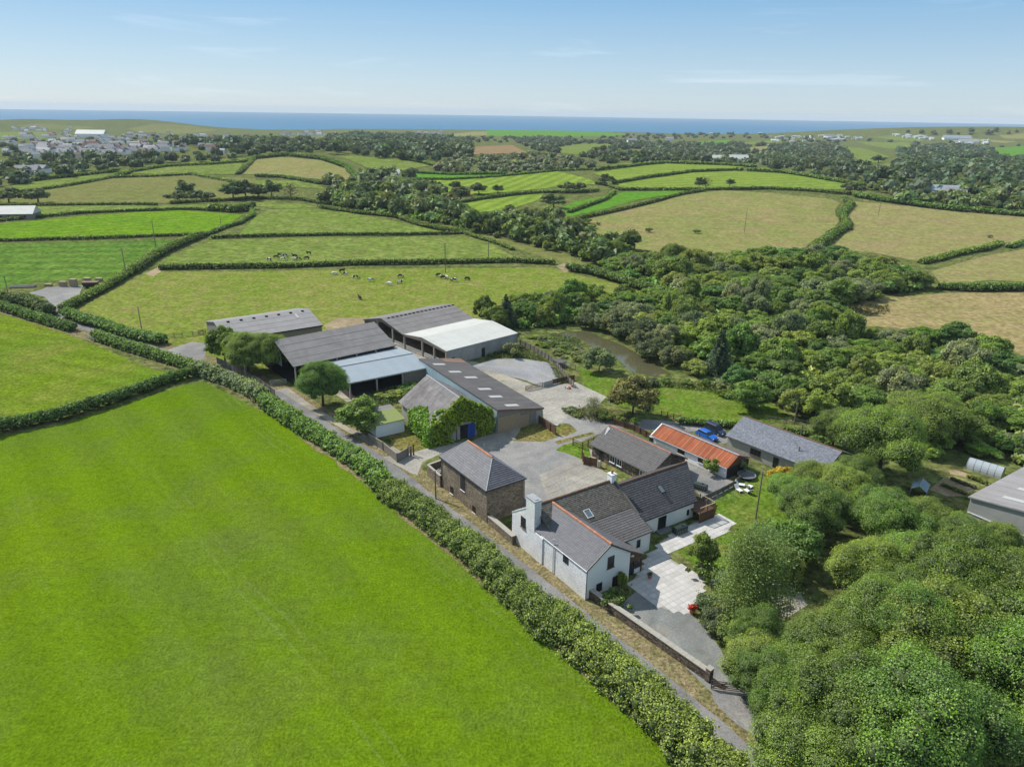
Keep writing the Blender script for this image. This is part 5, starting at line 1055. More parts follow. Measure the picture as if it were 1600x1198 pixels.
for u,v in ((1064,708),(1096,722)):
    s,z=on_wall(loc2(L_,.15,0),129.5,u,v); window(L_,('X',.15,-1),s,1.3,1.6,.85,bars=1,frame=M['wood'])
MB().tube((.05,11.5,0),(.05,11.5,2.2),.05,.05,6).build('downpipe',M['white_paint'],L_); gutter(L_,(-.2,0,2.1),(-.2,LL,2.1),M['white_paint'],r=.05)
# ---------------------------------------------------------------- M: long blue-slate barn
m0=U(1248,724,2.8); Mb=thing('slate_barn','long grey walled barn with pale blue slate roof beside the cars','barn',(m0[0]+4.6*math.cos(R(-49.8)),m0[1]+4.6*math.sin(R(-49.8)),0),R(40.2)); WM,LM=11.0,19.6
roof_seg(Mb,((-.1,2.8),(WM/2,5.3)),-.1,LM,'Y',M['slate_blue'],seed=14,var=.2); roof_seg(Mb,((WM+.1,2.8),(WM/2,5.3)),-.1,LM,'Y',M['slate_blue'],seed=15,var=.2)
walls(Mb,[(.3,-.1),(.3,2.75),(WM/2,5.1),(WM-.3,2.75),(WM-.3,-.1)],.2,LM-.3,'Y',M['block']); ridge_tiles(Mb,(WM/2,-.1,5.35),(WM/2,LM,5.35),M['ridge_old'],.14)
s,z=on_wall(loc2(Mb,.3,0),130.2,1180.6,706); window(Mb,('X',.3,-1),s,1.5,2.2,1.3,bars=2,frame=M['wood'],sillmat=M['wood']); window(Mb,('X',.3,-1),s-4.2,1.1,1.1,2.1,bars=0,frame=M['wood'],sill=False,name='door')
gutter(Mb,(-.15,-.1,2.72),(-.15,LM,2.72)); rafter(Mb,((-.1,2.72),(WM/2,5.22)),-.14,'Y',M['frame'],.2); rafter(Mb,((WM+.1,2.72),(WM/2,5.22)),-.14,'Y',M['frame'],.2)
# ---------------------------------------------------------------- open barns
def post(e,x,y,z,name='post',s=.16): return MB().box(x-s,x+s,y-s,y+s,-.1,z).build(name,M['concpost'],e)
b0=U(460.3,573,5.2); B=thing('cattle_barn','large open sided barn with weathered grey corrugated roof','barn',(b0[0],b0[1],0),R(39.5)); LB=26.4
roof_seg(B,((0,5.2),(10.6,8.9)),-.3,LB,'X',M['asb'],kind='sheet',row=2.6,wid=1.1,var=.06,seed=16,thick=.08); roof_seg(B,((19,5.6),(10.6,8.9)),-.3,LB,'X',M['asb'],kind='sheet',row=2.6,wid=1.1,var=.06,seed=17,thick=.08)
for k in range(6):
    post(B,.2+k*(LB-.6)/5,.25,5.1); post(B,.2+k*(LB-.6)/5,18.6,5.5)
    m=MB(); x=.2+k*(LB-.6)/5; m.beam((x,.25,4.95),(x,10.6,8.6),.14,.25); m.beam((x,18.6,5.35),(x,10.6,8.6),.14,.25); m.build('rafter',M['concpost'],B)
MB().box(.0,LB-.2,18.75,18.9,0,5.4).build('back_wall',M['boards_grey'],B); m=MB().prism([(7.6,5.6),(8.9,8.15),(10.6,8.75),(12.2,8.1),(18.7,5.5),(18.7,3.2),(7.6,3.2)],-.05,.05,'X'); m.build('gable_cladding',M['tin_wall'],B)
MB().prism([(.3,0),(.3,5.0),(10.6,8.7),(18.7,5.4),(18.7,0)],LB-.25,LB-.15,'X').build('end_wall',M['tin_wall'],B)
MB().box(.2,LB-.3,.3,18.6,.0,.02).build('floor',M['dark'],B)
x0=U(710/6.142+430-.0,850/6.142+460,3.9); B2=thing('lean_to_barn','open fronted lean-to with smooth blue grey metal roof','barn',(x0[0],x0[1],0),R(34.4)); L2=19.6
roof_seg(B2,((-.1,3.9),(8.2,4.95)),-.2,L2,'X',M['tin_blue'],kind='sheet',row=8.4,wid=1.0,var=.03,seed=18,thick=.08); roof_seg(B2,((16.3,4.3),(8.35,5.05)),-.2,L2,'X',M['tin_blue'],kind='sheet',row=8.4,wid=1.0,var=.03,seed=19,thick=.08)
MB().box(-.2,L2,8.1,8.45,4.9,5.14).build('ridge_gutter',M['steel'],B2); MB().box(-.25,L2+.05,-.2,-.1,3.7,3.95).build('fascia',M['steel'],B2)
for k in range(4): post(B2,.15+k*(L2-.5)/3,.15,3.85)
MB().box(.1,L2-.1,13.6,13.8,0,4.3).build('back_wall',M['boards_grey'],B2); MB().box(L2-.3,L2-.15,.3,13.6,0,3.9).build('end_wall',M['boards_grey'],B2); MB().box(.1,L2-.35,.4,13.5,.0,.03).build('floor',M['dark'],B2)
MB().box(13.2,L2-.4,.1,.22,0,3.7).build('front_boards',M['wood_grey'],B2)
d0=U(570+780/6.142,460+545/6.142,4.0); D=thing('twin_cattle_barn','paired open ended barns, one roofed grey, the other white','barn',(d0[0],d0[1],0),R(42.6)); LD=24.3
roof_seg(D,((-.1,4.0),(10.3,5.15)),0,LD,'X',M['tin_white'],kind='sheet',row=10.5,wid=1.0,var=.02,seed=20,thick=.08,name='white_roof'); roof_seg(D,((18.5,4.05),(10.3,5.15)),0,LD,'X',M['tin_white'],kind='sheet',row=8.4,wid=1.0,var=.02,seed=21,thick=.08,name='white_roof')
roof_seg(D,((18.55,4.05),(28.9,6.3)),-.3,LD,'X',M['asb'],kind='sheet',row=2.7,wid=1.1,var=.05,seed=22,thick=.08,name='grey_roof'); roof_seg(D,((38.5,3.9),(28.9,6.3)),-.3,LD,'X',M['asb'],kind='sheet',row=2.7,wid=1.1,var=.05,seed=23,thick=.08,name='grey_roof')
m=MB()
for k in range(17): m.box(1.2+k*1.4,2.0+k*1.4,27.9,28.35,6.13,6.33)
m.build('ridge_vents',M['dark'],D)
for y,z in ((.15,3.95),(5.2,4.5),(10.3,5.0),(18.5,4.0),(24,5.1),(31.5,5.5),(38.2,3.9)):
    for x in (.15,LD-.3): post(D,x,y,z,s=.2)
for y0,y1,za,zb,zc in ((.1,18.5,3.95,5.05,4.0),(18.5,38.3,4.0,6.15,3.85)):
    ym=(y0+y1)/2 if y0>1 else 10.3; ym=28.9 if y0>1 else ym
    MB().prism([(y0,za-.45),(y0,za-.02),(ym,zb-.02),(y1,zc-.02),(y1,zc-.45),(ym,zb-.95)],-.05,.05,'X').build('gable_board',M['wood_grey'],D)
MB().box(.2,LD-.1,-.05,.1,0,3.9).build('side_wall',M['tin_wall'],D); MB().box(11.5,12.6,-.1,-.055,0,2.4).build('door',M['dark'],D); MB().box(1.6,2.6,-.1,-.055,.9,2.0).build('hatch',M['dark'],D); MB().box(5.0,9.0,-.12,-.055,.3,3.4).build('side_panel',M['block'],D)
MB().box(LD-.2,LD-.1,.2,38.2,0,3.8).build('end_wall',M['boards_grey'],D); MB().box(.2,LD-.2,38.2,38.35,0,3.8).build('back_wall',M['boards_grey'],D); MB().box(.5,LD-.3,.3,38.0,0,.03).build('floor',M['earth'],D)
for y0,y1 in ((.4,5.0),(5.4,10.1),(10.5,18.2),(18.8,24),(24.3,31.3)):
    f=MB()
    for k in range(4): f.tube((.1,y0,.35+.3*k),(.1,y1,.35+.3*k),.04,.04,6)
    f.build('feed_rail',M['steel'],D)
a0=U(505,508,4.2); A=thing('pale_barn','pale grey corrugated barn partly hidden by dark trees','barn',(a0[0],a0[1],0),R(36)); LA=26
roof_seg(A,((0,4.2),(10.5,6.6)),-LA,0,'X',M['asb_pale'],kind='sheet',row=2.7,wid=1.1,var=.05,seed=24,thick=.08); roof_seg(A,((21,4.2),(10.5,6.6)),-LA,0,'X',M['asb_pale'],kind='sheet',row=2.7,wid=1.1,var=.05,seed=25,thick=.08)
walls(A,[(.4,0),(.4,4.1),(10.5,6.5),(20.6,4.1),(20.6,0)],-LA+.3,-.3,'X',M['boards_grey']); MB().box(-LA,0,-.05,.05,3.95,4.2).build('fascia',M['dark'],A)
for k in range(7): MB().box(-LA+3+k*3.4,-LA+3.7+k*3.4,9.0,9.5,6.3,6.62).build('roof_vent',M['dark'],A)
MB().hexa([(-5,6.0,5.66),(-4.4,6.0,5.66),(-4.4,8.2,6.16),(-5,8.2,6.16)],[(-5,6.0,5.72),(-4.4,6.0,5.72),(-4.4,8.2,6.22),(-5,8.2,6.22)]).build('rooflight',M['rooflight'],A)
# ---------------------------------------------------------------- E: long dark mono-pitch barn with rooflights
e0=U(849.5,637,3.2); E=thing('long_dark_barn','long dark corrugated barn with a row of six pale rooflights','barn',(e0[0],e0[1],0),R(32.5)); WE,LE=11.2,36.0; segE=((0,3.2),(-WE,5.15))
roof_seg(E,segE,-.05,LE,'Y',M['asb_dark'],kind='sheet',row=3.8,wid=1.05,var=.10,seed=26,thick=.1)
MB().prism([(-WE+.1,-.1),(-WE+.1,4.95),(-.15,3.05),(-.15,-.1)],.1,.25).build('front_wall',M['boards_grey'],E); MB().prism([(-WE+.1,-.1),(-WE+.1,4.95),(-.15,3.05),(-.15,-.1)],LE-.3,LE-.15).build('back_wall',M['boards_grey'],E)
MB().box(-WE+.1,-WE+.22,.25,LE-.3,-.1,4.95).build('side_wall',M['blue_wall'],E); MB().box(-.3,-.15,.25,LE-.3,-.1,3.05).build('side_wall',M['boards_grey'],E); MB().box(-WE,.05,-.12,-.06,0,.01)
m=MB(); m.beam((-WE,-.12,5.05),(.05,-.12,3.1),.1,.28); m.build('fascia',M['ridge_old'],E)
for j in range(14): x=-WE+.35+j*.52; MB().box(x,x+.48,.03,.09,-.1,2.6 if j>9 else 3.3).build('board',M['wood_pale'],E)
MB().box(-1.8,-.2,.03,.09,-.1,2.9).build('block_panel',M['block'],E)
for u,v in ((686,570),(711,581),(736,590.5),(757,608.5),(775,620),(800,634)):
    best=min(((x,y) for x in np.arange(-10.5,-1,.25) for y in np.arange(0,LE,.25)),key=lambda q:(lambda w:(w[0]-u)**2+(w[1]-v)**2)(( lambda p:(800+800/math.tan(R(HFOV)/2)*float(p@RT)/float(p@FW),599-800/math.tan(R(HFOV)/2)*float(p@UP)/float(p@FW)))(np.array([*loc2(E,q[0],q[1]),3.2-1.95*q[0]/WE-CAM_H]))))
    x,y=best; S=math.hypot(WE,1.95); s=-x/WE*S; f=lambda s_,y_,h:(-s_*WE/S+.17*h,y_,3.2+s_*1.95/S+h)
    MB().hexa([f(s-1.5,y-.6,.06),f(s-1.5,y+.6,.06),f(s+1.5,y+.6,.06),f(s+1.5,y-.6,.06)],[f(s-1.5,y-.6,.11),f(s-1.5,y+.6,.11),f(s+1.5,y+.6,.11),f(s+1.5,y-.6,.11)]).build('rooflight',M['rooflight'],E)
f=lambda s_,y_,h:(-s_*WE/math.hypot(WE,1.95)+.17*h,y_,3.2+s_*1.95/math.hypot(WE,1.95)+h); MB().hexa([f(0,LE-4,.07),f(0,LE,.07),f(5.5,LE,.07),f(5.5,LE-3,.07)],[f(0,LE-4,.10),f(0,LE,.10),f(5.5,LE,.10),f(5.5,LE-3,.10)]).build('rusty_sheet',M['rust_old'],E)
# ---------------------------------------------------------------- F: ivy-clad barn
F=thing('ivy_barn','stone barn with blue door, its gable smothered in bright ivy','barn',(-9.79-5.9*.848,127.19-5.9*.53,0),R(32)); WF,LF,zf=13.0,15.4,8.4; cf=6.1
roof_seg(F,((-.5,3.75),(cf,zf)),0,LF,'Y',M['asb_old'],kind='sheet',row=1.3,wid=.8,var=.13,seed=27,thick=.1); roof_seg(F,((12.2,4.6),(cf,zf)),0,LF,'Y',M['asb_old'],kind='sheet',row=1.3,wid=.8,var=.13,seed=28,thick=.1)
walls(F,[(.1,-.2),(.1,3.9),(cf,zf-.18),(11.6,4.7),(11.6,-.2)],.12,LF-.2,'Y',M['block']); ridge_tiles(F,(cf,0,zf+.04),(cf,LF,zf+.04),M['lead'],.14)
dr=MB().box(7.4,9.0,.0,.1,0,2.9).build('door',M['blue_door'],F); MB().box(5.8,7.35,.02,.11,0,2.9).build('doorway',M['dark'],F); MB().box(8.15,8.2,-.02,0,.1,2.85).build('door_ledge',M['black'],F)
MB().tube((5.0,.02,0),(5.0,.02,2.4),.06,.06,6).build('downpipe',M['black'],F); MB().box(11.7,12.2,-.25,.05,.2,1.6).build('meter_box',M['white_paint'],F)
rng=np.random.default_rng(77)
def ivy_patch(cen,rad,n,size,tint,name='ivy'):
    V,C,X=lobed(rng,np.array(cen),np.array(rad),n,size,tint,ordered=0,core=.6,rnd=.5,young=.3); return link(name,quads_mesh(name,V,C,FM,X),F)
cen=[];rad=[]
for x in np.arange(-.3,12.4,.55):
    top=(3.9+(x)*(zf-3.9)/cf) if x<cf else zf-(x-cf)*(zf-4.6)/6.1
    for z in np.arange(.3,top+.5,.6):
        if 4.6<x<9.7 and z<3.7-abs(x-7.3)*.25: continue
        if 3.2<x<=4.6 and z<2.4: continue
        cen.append([x+rng.normal(0,.15),-.22+rng.normal(0,.14)-(.2 if x<4 or x>10 else 0),z]); rad.append(rng.uniform(.45,.75))
ivy_patch(cen,rad,15000,.24,(.17,.24,.022))
cen=[];rad=[]
for y in np.arange(-.3,9.5,.6):
    for z in np.arange(.2,4.2,.6): cen.append([-.3-rng.random()*.5-.35*(y<2),y,z]); rad.append(rng.uniform(.5,.8))
for k in range(70):
    y=rng.uniform(0,9); s=rng.random()*(3.8 if y<2.2 else max(.4,2.6-abs(y-6)*.55)); cen.append([-.4+s*.85,y,3.85+s*.66]); rad.append(rng.uniform(.3,.5))
ivy_patch(cen,rad,9500,.24,(.14,.21,.025))
# green-roofed lean-to beside it
q=U(630,655,2.7); GL=thing('felt_roofed_lean_to','small lean-to with flat mossy green roof and white wall','shed',(q[0],q[1],0),R(32+0))
MB().hexa([(-6.0,-.2,2.6),(.4,-.2,2.7),(.4,5.2,3.1),(-6.0,5.2,3.0)],[(-6.0,-.2,2.72),(.4,-.2,2.82),(.4,5.2,3.22),(-6.0,5.2,3.12)]).build('roof',M['green_felt'],GL); MB().box(-5.8,.2,.0,5.0,-.1,2.6).build('walls',M['white'],GL); MB().box(-6.0,.4,5.2,7.5,2.9,3.2).build('back_roof',M['asb'],GL)
# ---------------------------------------------------------------- N: grey metal barn behind the garden wood
n0=U(1515,775,4.2); Nn=thing('metal_barn','grey metal clad barn with yellowish rooflights behind garden wood','barn',(n0[0],n0[1],0),R(-56))
roof_seg(Nn,((0,4.2),(9,5.6)),-.2,24,'Y',M['asb_pale'],kind='sheet',row=3,wid=1.1,var=.05,seed=29,thick=.1); roof_seg(Nn,((18,4.2),(9,5.6)),-.2,24,'Y',M['asb_pale'],kind='sheet',row=3,wid=1.1,var=.05,seed=30,thick=.1)
walls(Nn,[(.2,-.1),(.2,4.1),(9,5.45),(17.8,4.1),(17.8,-.1)],0,23.8,'Y',M['tin_wall']); MB().box(.3,17.7,-.12,-.02,1.5,1.65).build('white_rail',M['white_paint'],Nn); MB().beam((-.1,-.24,4.12),(9,-.24,5.52),.08,.2).build('bargeboard',M['tin_wall'],Nn)
for y in (2.6,7.6): MB().hexa([(3.4,y,4.80),(6.4,y,5.27),(6.4,y+1,5.27),(3.4,y+1,4.80)],[(3.4,y,4.85),(6.4,y,5.32),(6.4,y+1,5.32),(3.4,y+1,4.85)]).build('rooflight',M['rooflight'],Nn)
# ---------------------------------------------------------------- walls and fences
def line_thing(name,label,cat,a,b,group=None):
    a=np.array(a[:2]);b=np.array(b[:2]); d=b-a; e=thing(name,label,cat,(a[0],a[1],0),math.atan2(d[1],d[0]),group); return e,float(np.hypot(*d))
# roadside garden wall with coping stones
wa,wb=U(915,931,0),U(1101,1062,0); e,Lw=line_thing('boundary_wall','dark stone garden wall with flat grey coping along the lane','wall',wa,wb)
MB().box(.1,Lw,-.0,.55,-.3,1.25).build('wall',M['stone_dark'],e)
k=int(Lw/.95)
for i in range(k): MB().box(i*Lw/k+.008,(i+1)*Lw/k-.008,-.07,.68,1.25,1.36+random.uniform(-.012,.012),random.uniform(.9,1.1)).build('coping_stone',M['lead'] if 0 else M['concpost'],e)
MB().box(Lw,Lw+.62,-.08,.6,-.2,1.75).build('pillar',M['stone_dark'],e); MB().box(Lw-.05,Lw+.68,-.13,.65,1.75,1.85).build('pillar_cap',M['concpost'],e)
# low wall between stone barn and cottage
qa,qb=loc2(G,.3,0),np.array([.35,91.0]); e,Lw=line_thing('roadside_wall','low stone wall with pale coping joining barn and white gable','wall',qa,qb)
MB().box(0,Lw,0,.5,-.3,1.3).build('wall',M['stone'],e); k=int(Lw/1.0)
for i in range(k): MB().box(i*Lw/k+.008,(i+1)*Lw/k-.008,-.07,.75,1.3,1.4+random.uniform(-.01,.01),random.uniform(.9,1.1)).build('coping_stone',M['concpost'],e)
# bin yard wall at the far end of the stone barn
pts=[loc2(G,.1,Lg-.2),loc2(G,.3,Lg+4.6),loc2(G,3.6,Lg+4.9),loc2(G,3.6,Lg+.1)]
e=thing('bin_yard_wall','brown rendered walled enclosure against the end of stone barn','wall',(pts[0][0],pts[0][1],0),0); o_=np.array([pts[0][0],pts[0][1]])
for i in range(3):
    a,b=pts[i]-o_,pts[i+1]-o_; MB().beam((a[0],a[1],1.0),(b[0],b[1],1.0),.3,2.2).build('wall',M['stone'],e); MB().beam((a[0],a[1],2.14),(b[0],b[1],2.14),.42,.1).build('coping',M['concpost'],e)
p=loc2(G,1.6,Lg+3.2)
st=thing('rail_stack','bundle of white rails stored inside the walled enclosure','rails',(p[0],p[1],0),R(60))
for k in range(3): MB().beam((-1.6,k*.3-.3,.9+.1*k),(1.6,k*.3-.3,1.0+.1*k),.09,.09).build('rail',M['white_paint'],st)
def rail_fence(pts,label,h=1.2,rails=3,gap=2.2,mat=None,boards=False,name='rail_fence',cat='fence',group=None,pmat=None,board_h=None,gapz=.02):
    W=[np.array(p[:2]) if len(p)>2 or p[0]<-0 or abs(p[0])<1 else P(*p)[:2] for p in pts]; mat=mat or M['wood']; pm=pmat or mat
    o0=W[0]; e=thing(name,label,cat,(o0[0],o0[1],float(zt(o0[0],o0[1]))),0,group); pmesh=MB().box(-.07,.07,-.07,.07,-.2,h+.12).mesh('post',pm)
    for a,b in zip(W,W[1:]):
        d=b-a; Ld=float(np.hypot(*d)); n=max(1,round(Ld/gap))
        for i in range(n+(1 if b is W[-1] else 0)):
            q=a+d*i/n-o0; x=link('post',pmesh,e); x.location=(q[0],q[1],0); x.rotation_euler=(0,0,math.atan2(d[1],d[0]))
        nrm=np.array([-d[1],d[0]])/Ld*.08
        for i in range(n):
            q0=a+d*i/n-o0+nrm; q1=a+d*(i+1)/n-o0+nrm
            for r in range(rails):
                if boards: 
                    bh=(h-.1)/rails; z=.1+bh*(r+.5); w_=bh-gapz
                else: z=h*(r+.75)/rails-.05; w_=.11
                MB().beam((q0[0],q0[1],z),(q1[0],q1[1],z),.035,w_,random.uniform(.8,1.2)).build('board' if boards else 'rail',mat,e)
    return e
def gate(a,b,label,h=1.2,mat=None,bars=5,group=None,name='field_gate',kind='X'):
    e,Lg_=line_thing(name,label,'gate',a,b,group); mat=mat or M['wood']; e.location.z=float(zt(a[0],a[1]))
    for x in (.06,Lg_-.06): MB().box(x-.05,x+.05,-.045,.045,.1,h+.08).build('stile',mat,e)
    for k in range(bars): z=.2+(h-.2)*k/(bars-1); MB().beam((.1,0,z),(Lg_-.1,0,z),.04,.09).build('bar',mat,e)
    MB().beam((.1,.03,.2),(Lg_/2,.03,h),.04,.09).build('brace',mat,e); MB().beam((Lg_-.1,-.03,.2),(Lg_/2,-.03,h),.04,.09).build('brace',mat,e); return e
gate(U(1110,1076,0),U(1163,1083,0),'brown five bar gate beside the stone pillar at the drive')
# grey panel fence by the lane, in front of the ivy barn
e=None
pts=[P(*q)[:2] for q in ((577,690),(599,704),(621,722))]; o0=pts[0]; e=thing('panel_fence','grey brown close boarded fence along the lane before the ivy barn','fence',(o0[0],o0[1],0),0)
pts.append(P(638,712)[:2]-np.array([0,0]))
for i in range(3):
    a,b=pts[i]-o0,pts[i+1]-o0; d=(b-a); hh=1.7
    for r in range(6): MB().beam((a[0],a[1],.15+r*.27),(b[0],b[1],.15+r*.27),.05,.262,random.uniform(.85,1.15)).build('board',M['boards_grey'],e)
    MB().beam((a[0],a[1],1.72),(b[0],b[1],1.72),.14,.07).build('cap_rail',M['wood_pale'],e)
for q in pts: q=q-o0; MB().box(q[0]-.11,q[0]+.11,q[1]-.11,q[1]+.11,-.1,1.9).build('post',M['wood_grey'],e)
gp=P(644,712)[:2]; e=thing('gate_posts','pair of stout timber gate posts at the yard entrance','gate post',(gp[0],gp[1],0),R(35)); MB().box(-.4,-.1,-.15,.15,-.1,2.1).build('post',M['wood_grey'],e); MB().box(.2,.42,-.12,.12,-.1,2.3).build('post',M['wood'],e)
rail_fence([(834,656),(868,680)],'brown slatted fence running out from the long dark barn',1.7,7,1.9,M['wood'],True)
rail_fence([(895,696),(910,702),(960,678)],'brown post and rail fence round the far end of stone outbuilding',1.4,4,1.8,M['wood'])
rail_fence([(960,664),(990,673),(1018,687)],'brown fence behind the stone outbuilding',1.3,4,2.0,M['wood'],True)
rail_fence([(909,716),(912,726),(932,730)],'tall brown slatted screen round the outbuilding deck',1.7,8,1.5,M['wood'],True,name='screen_fence')
rail_fence([(1033,650),(1062,657)],'brown post and rail fence beside the pond lawn',1.2,3,1.6)
rail_fence([(1195,656),(1212,659),(1245,662),(1275,667)],'post and rail fence under the garden trees',1.1,2,2.0,M['wood_grey'])
rail_fence([(1094,792),(1080,797),(1100,783),(1122,773),(1146,760),(1160,748)],'low timber fence round the oil tank and lawn',1.0,4,1.5,M['wood_grey'],True)
rail_fence([(812,539),(828,546),(846,556),(862,566),(872,577),(884,594),(896,606)],'grey boarded fence round the chippings yard',1.5,5,1.9,M['wood_grey'],True)
rail_fence([(340,569),(360,578),(385,592),(408,604),(430,621)],'dark slatted fence under the trees beside the lane',1.8,6,2.4,M['wood_grey'],True)
rail_fence([(260,529),(285,527),(318,523)],'wooden rails along the cow pasture by the layby',1.3,3,2.4,M['wood_grey'])
gate(P(310,523),P(322,521),'brown gate into the cow pasture beside the dark trees',1.3)
gate(P(135,528),P(148,534),'metal field gate in the gap of lane hedge',1.2,M['steel'])
gate(P(821,611),P(848,605),'dark timber gate to the chippings yard')
gate(P(422,603),P(448,600),'galvanised gate under the side of big barn',1.3,M['steel'])
rail_fence([(1566,388),(1582,386),(1600,387)],'grey field gate rails at the hay meadow corner',1.4,4,2.4,M['wood_grey'])
e,Lp=line_thing('concrete_panel_wall','pale concrete panel wall between gate and rubbish heap','wall',P(849,605),P(863,601)); MB().box(0,Lp,-.1,.1,-.1,1.3).build('panel',M['block'],e)
rail_fence([(863,601),(880,597),(897,594)],'dark boarded fence behind the rubbish heap',1.3,4,1.8,M['wood'],True)
e=thing('rubbish_heap','small heap of rubble and bags on the concrete yard','heap',tuple(P(892,606)),.4)
for k in range(9):
    x,y=random.uniform(-1.3,1.3),random.uniform(-.7,.7); s=random.uniform(.25,.55); m=MB(); m.hexa([(x-s,y-s*.7,0),(x+s*.9,y-s*.6,0),(x+s,y+s*.7,0),(x-s*.8,y+s*.6,0)],[(x-s*.6,y-s*.4,s*.9),(x+s*.5,y-s*.4,s*1.1),(x+s*.6,y+s*.4,s*.8),(x-s*.5,y+s*.3,s)]); m.build('bag' if k%3 else 'block',[M['white_paint'],M['pot'],M['block'],M['boards_grey']][k%4],e)
# ---------------------------------------------------------------- hen run behind the yard fence
e=thing('hen_house','low hen house with dark flat roof and wire run beside the yard fence','hen house',tuple(P(873,571)),R(-52))
MB().box(-1.2,1.6,-1.0,1.0,0,1.3).build('walls',M['wood_grey'],e); MB().box(-1.35,1.75,-1.15,1.15,1.3,1.4).build('roof',M['asb_dark'],e)
for x in (2,3.6,5.2): 
    for y in (-.9,.9): MB().box(x-.05,x+.05,y-.05,y+.05,0,1.5).build('post',M['wood_grey'],e)
for y in (-.9,.9): MB().beam((1.6,y,1.5),(5.2,y,1.5),.08,.08).build('rail',M['wood_grey'],e)
for k in range(7): MB().beam((1.8+k*.55,-.95,1.56),(1.8+k*.55,.95,1.56),.05,.05).build('slat',M['steel'],e)
# ---------------------------------------------------------------- deck and stairs at the end of dark wing
q=P(1092,818); e=thing('timber_deck','brown timber balcony deck with balustrade at the end of dark wing','deck',(q[0],q[1],0),R(33.4))
MB().box(0,3.4,.1,3.2,1.55,1.68).build('floor',M['wood'],e)
for k in range(8): MB().box(.02,3.38,.0,.05,.06+k*.19,.23+k*.19,random.uniform(.8,1.2)).build('board',M['wood'],e)
for k in range(8): MB().box(3.4,3.45,.05,3.2,.06+k*.19,.23+k*.19,random.uniform(.8,1.2)).build('board',M['wood'],e)
for x,y in ((.05,.05),(3.35,.05),(1.7,.05),(3.35,3.15),(1.7,3.15),(3.35,1.6)): MB().box(x-.06,x+.06,y-.06,y+.06,0,2.75).build('post',M['wood'],e)
MB().beam((0,.05,2.75),(3.45,.05,2.75),.13,.06).build('handrail',M['wood_pale'],e); MB().beam((3.4,0,2.75),(3.4,3.2,2.75),.13,.06).build('handrail',M['wood_pale'],e); MB().beam((1.7,3.15,2.75),(3.45,3.15,2.75),.13,.06).build('handrail',M['wood_pale'],e)
for k in range(12): MB().box(.15+k*.27,.2+k*.27,.03,.08,1.7,2.72).build('baluster',M['wood'],e)
for k in range(10): MB().box(3.37,3.42,.2+k*.29,.25+k*.29,1.7,2.72).build('baluster',M['wood'],e)
for k in range(7): MB().box(.1,1.3,3.2+k*.28,3.46+k*.28,1.4-k*.2,1.46-k*.2).build('tread',M['wood'],e)
MB().beam((.1,3.2,2.6),(.1,5.4,1.1),.09,.07).build('handrail',M['wood_pale'],e)
def tank(px,label,s,rz):
    q=P(*px); e=thing('oil_tank',label,'oil tank',(q[0],q[1],0),rz); b=MB(); L2_,W2_,h=1.1*s,.62*s,1.25*s
    prof=[(-W2_,.15),(-W2_,h*.62),(-W2_*.8,h*.88),(-W2_*.35,h),(W2_*.35,h),(W2_*.8,h*.88),(W2_,h*.62),(W2_,.15)]
    b.prism(prof,-L2_,L2_,'X'); b.build('tank',M['green_tank'],e)
    for k in range(6): x=-L2_+.2+k*(2*L2_-.4)/5; r=MB(); r.box(x-.05,x+.05,-W2_-.05,-W2_+.01,.2,h*.66); r.build('rib',M['boards_grey'],e)
    MB().tube((.3,0,h),(.3,0,h+.12),.22,.2,10).build('cap',M['black'],e); MB().box(-L2_-.1,L2_+.1,-W2_-.1,W2_+.1,0,.15).build('plinth',M['block'],e)
tank((1062,832),'dark green oil tank against the white wing wall',1.0,R(33.4)); tank((1094,765),'dark green oil tank behind the lawn fence',1.0,R(-35))
# ---------------------------------------------------------------- patio of paving slabs
ax=np.array(cs(34.5)); ay=np.array(cs(124.5)); org=U(985,908,0)[:2]; poly=[P(*q)[:2] for q in ((983,913),(996,897),(1006,882),(1012,866),(1026,860),(1030,848),(1062,828),(1088,814),(1125,804),(1148,816),(1135,832),(1100,844),(1060,855),(1040,866),(1046,872),(1102,908),(1092,940),(1080,960),(1040,952),(1012,938))]
pv=tag(MB().box(0,.1,0,.1,-.05,.001).build('paving',M['conc2']),kind='structure'); pv.location=(org[0],org[1],0)
M['paver']=simple('paving_slab',(.45,.43,.40),(.41,.39,.365),1.2,.85,.2,10,useattr=True)
pms=[MB().box(-.43,.43,-.43,.43,-.04,.055,c).mesh('paving_slab',M['paver']) for c in (.9,.97,1.0,1.05,1.1,1.02)]
pts=[];I_=[(i,j) for i in range(-8,40) for j in range(-16,24)]
C_=np.array([org+ax*(i*.9+.45)+ay*(j*.9+.45) for i,j in I_]); ok=in_poly(C_,poly); dd=C_-org
C_=C_[ok]
C_=C_[np.argsort(C_[:,1])][:298]
for c in C_:
    o=link('paving_slab',random.choice(pms),pv); o.location=(c[0]-org[0],c[1]-org[1],random.uniform(-.004,.004)); o.rotation_euler=(0,0,R(34.5))
sheetpoly('paving_bed',[(983,913),(996,897),(1006,882),(1012,866),(1026,860),(1030,848),(1062,828),(1088,814),(1125,804),(1148,816),(1135,832),(1100,844),(1060,855),(1040,866),(1046,872),(1102,908),(1092,940),(1080,960),(1040,952),(1012,938)],M['conc2'],.046)
sheetpoly('path',[(1100,905),(1130,890),(1165,905),(1240,915),(1240,925),(1160,918),(1135,905),(1110,915)],M['gravel'],.026)
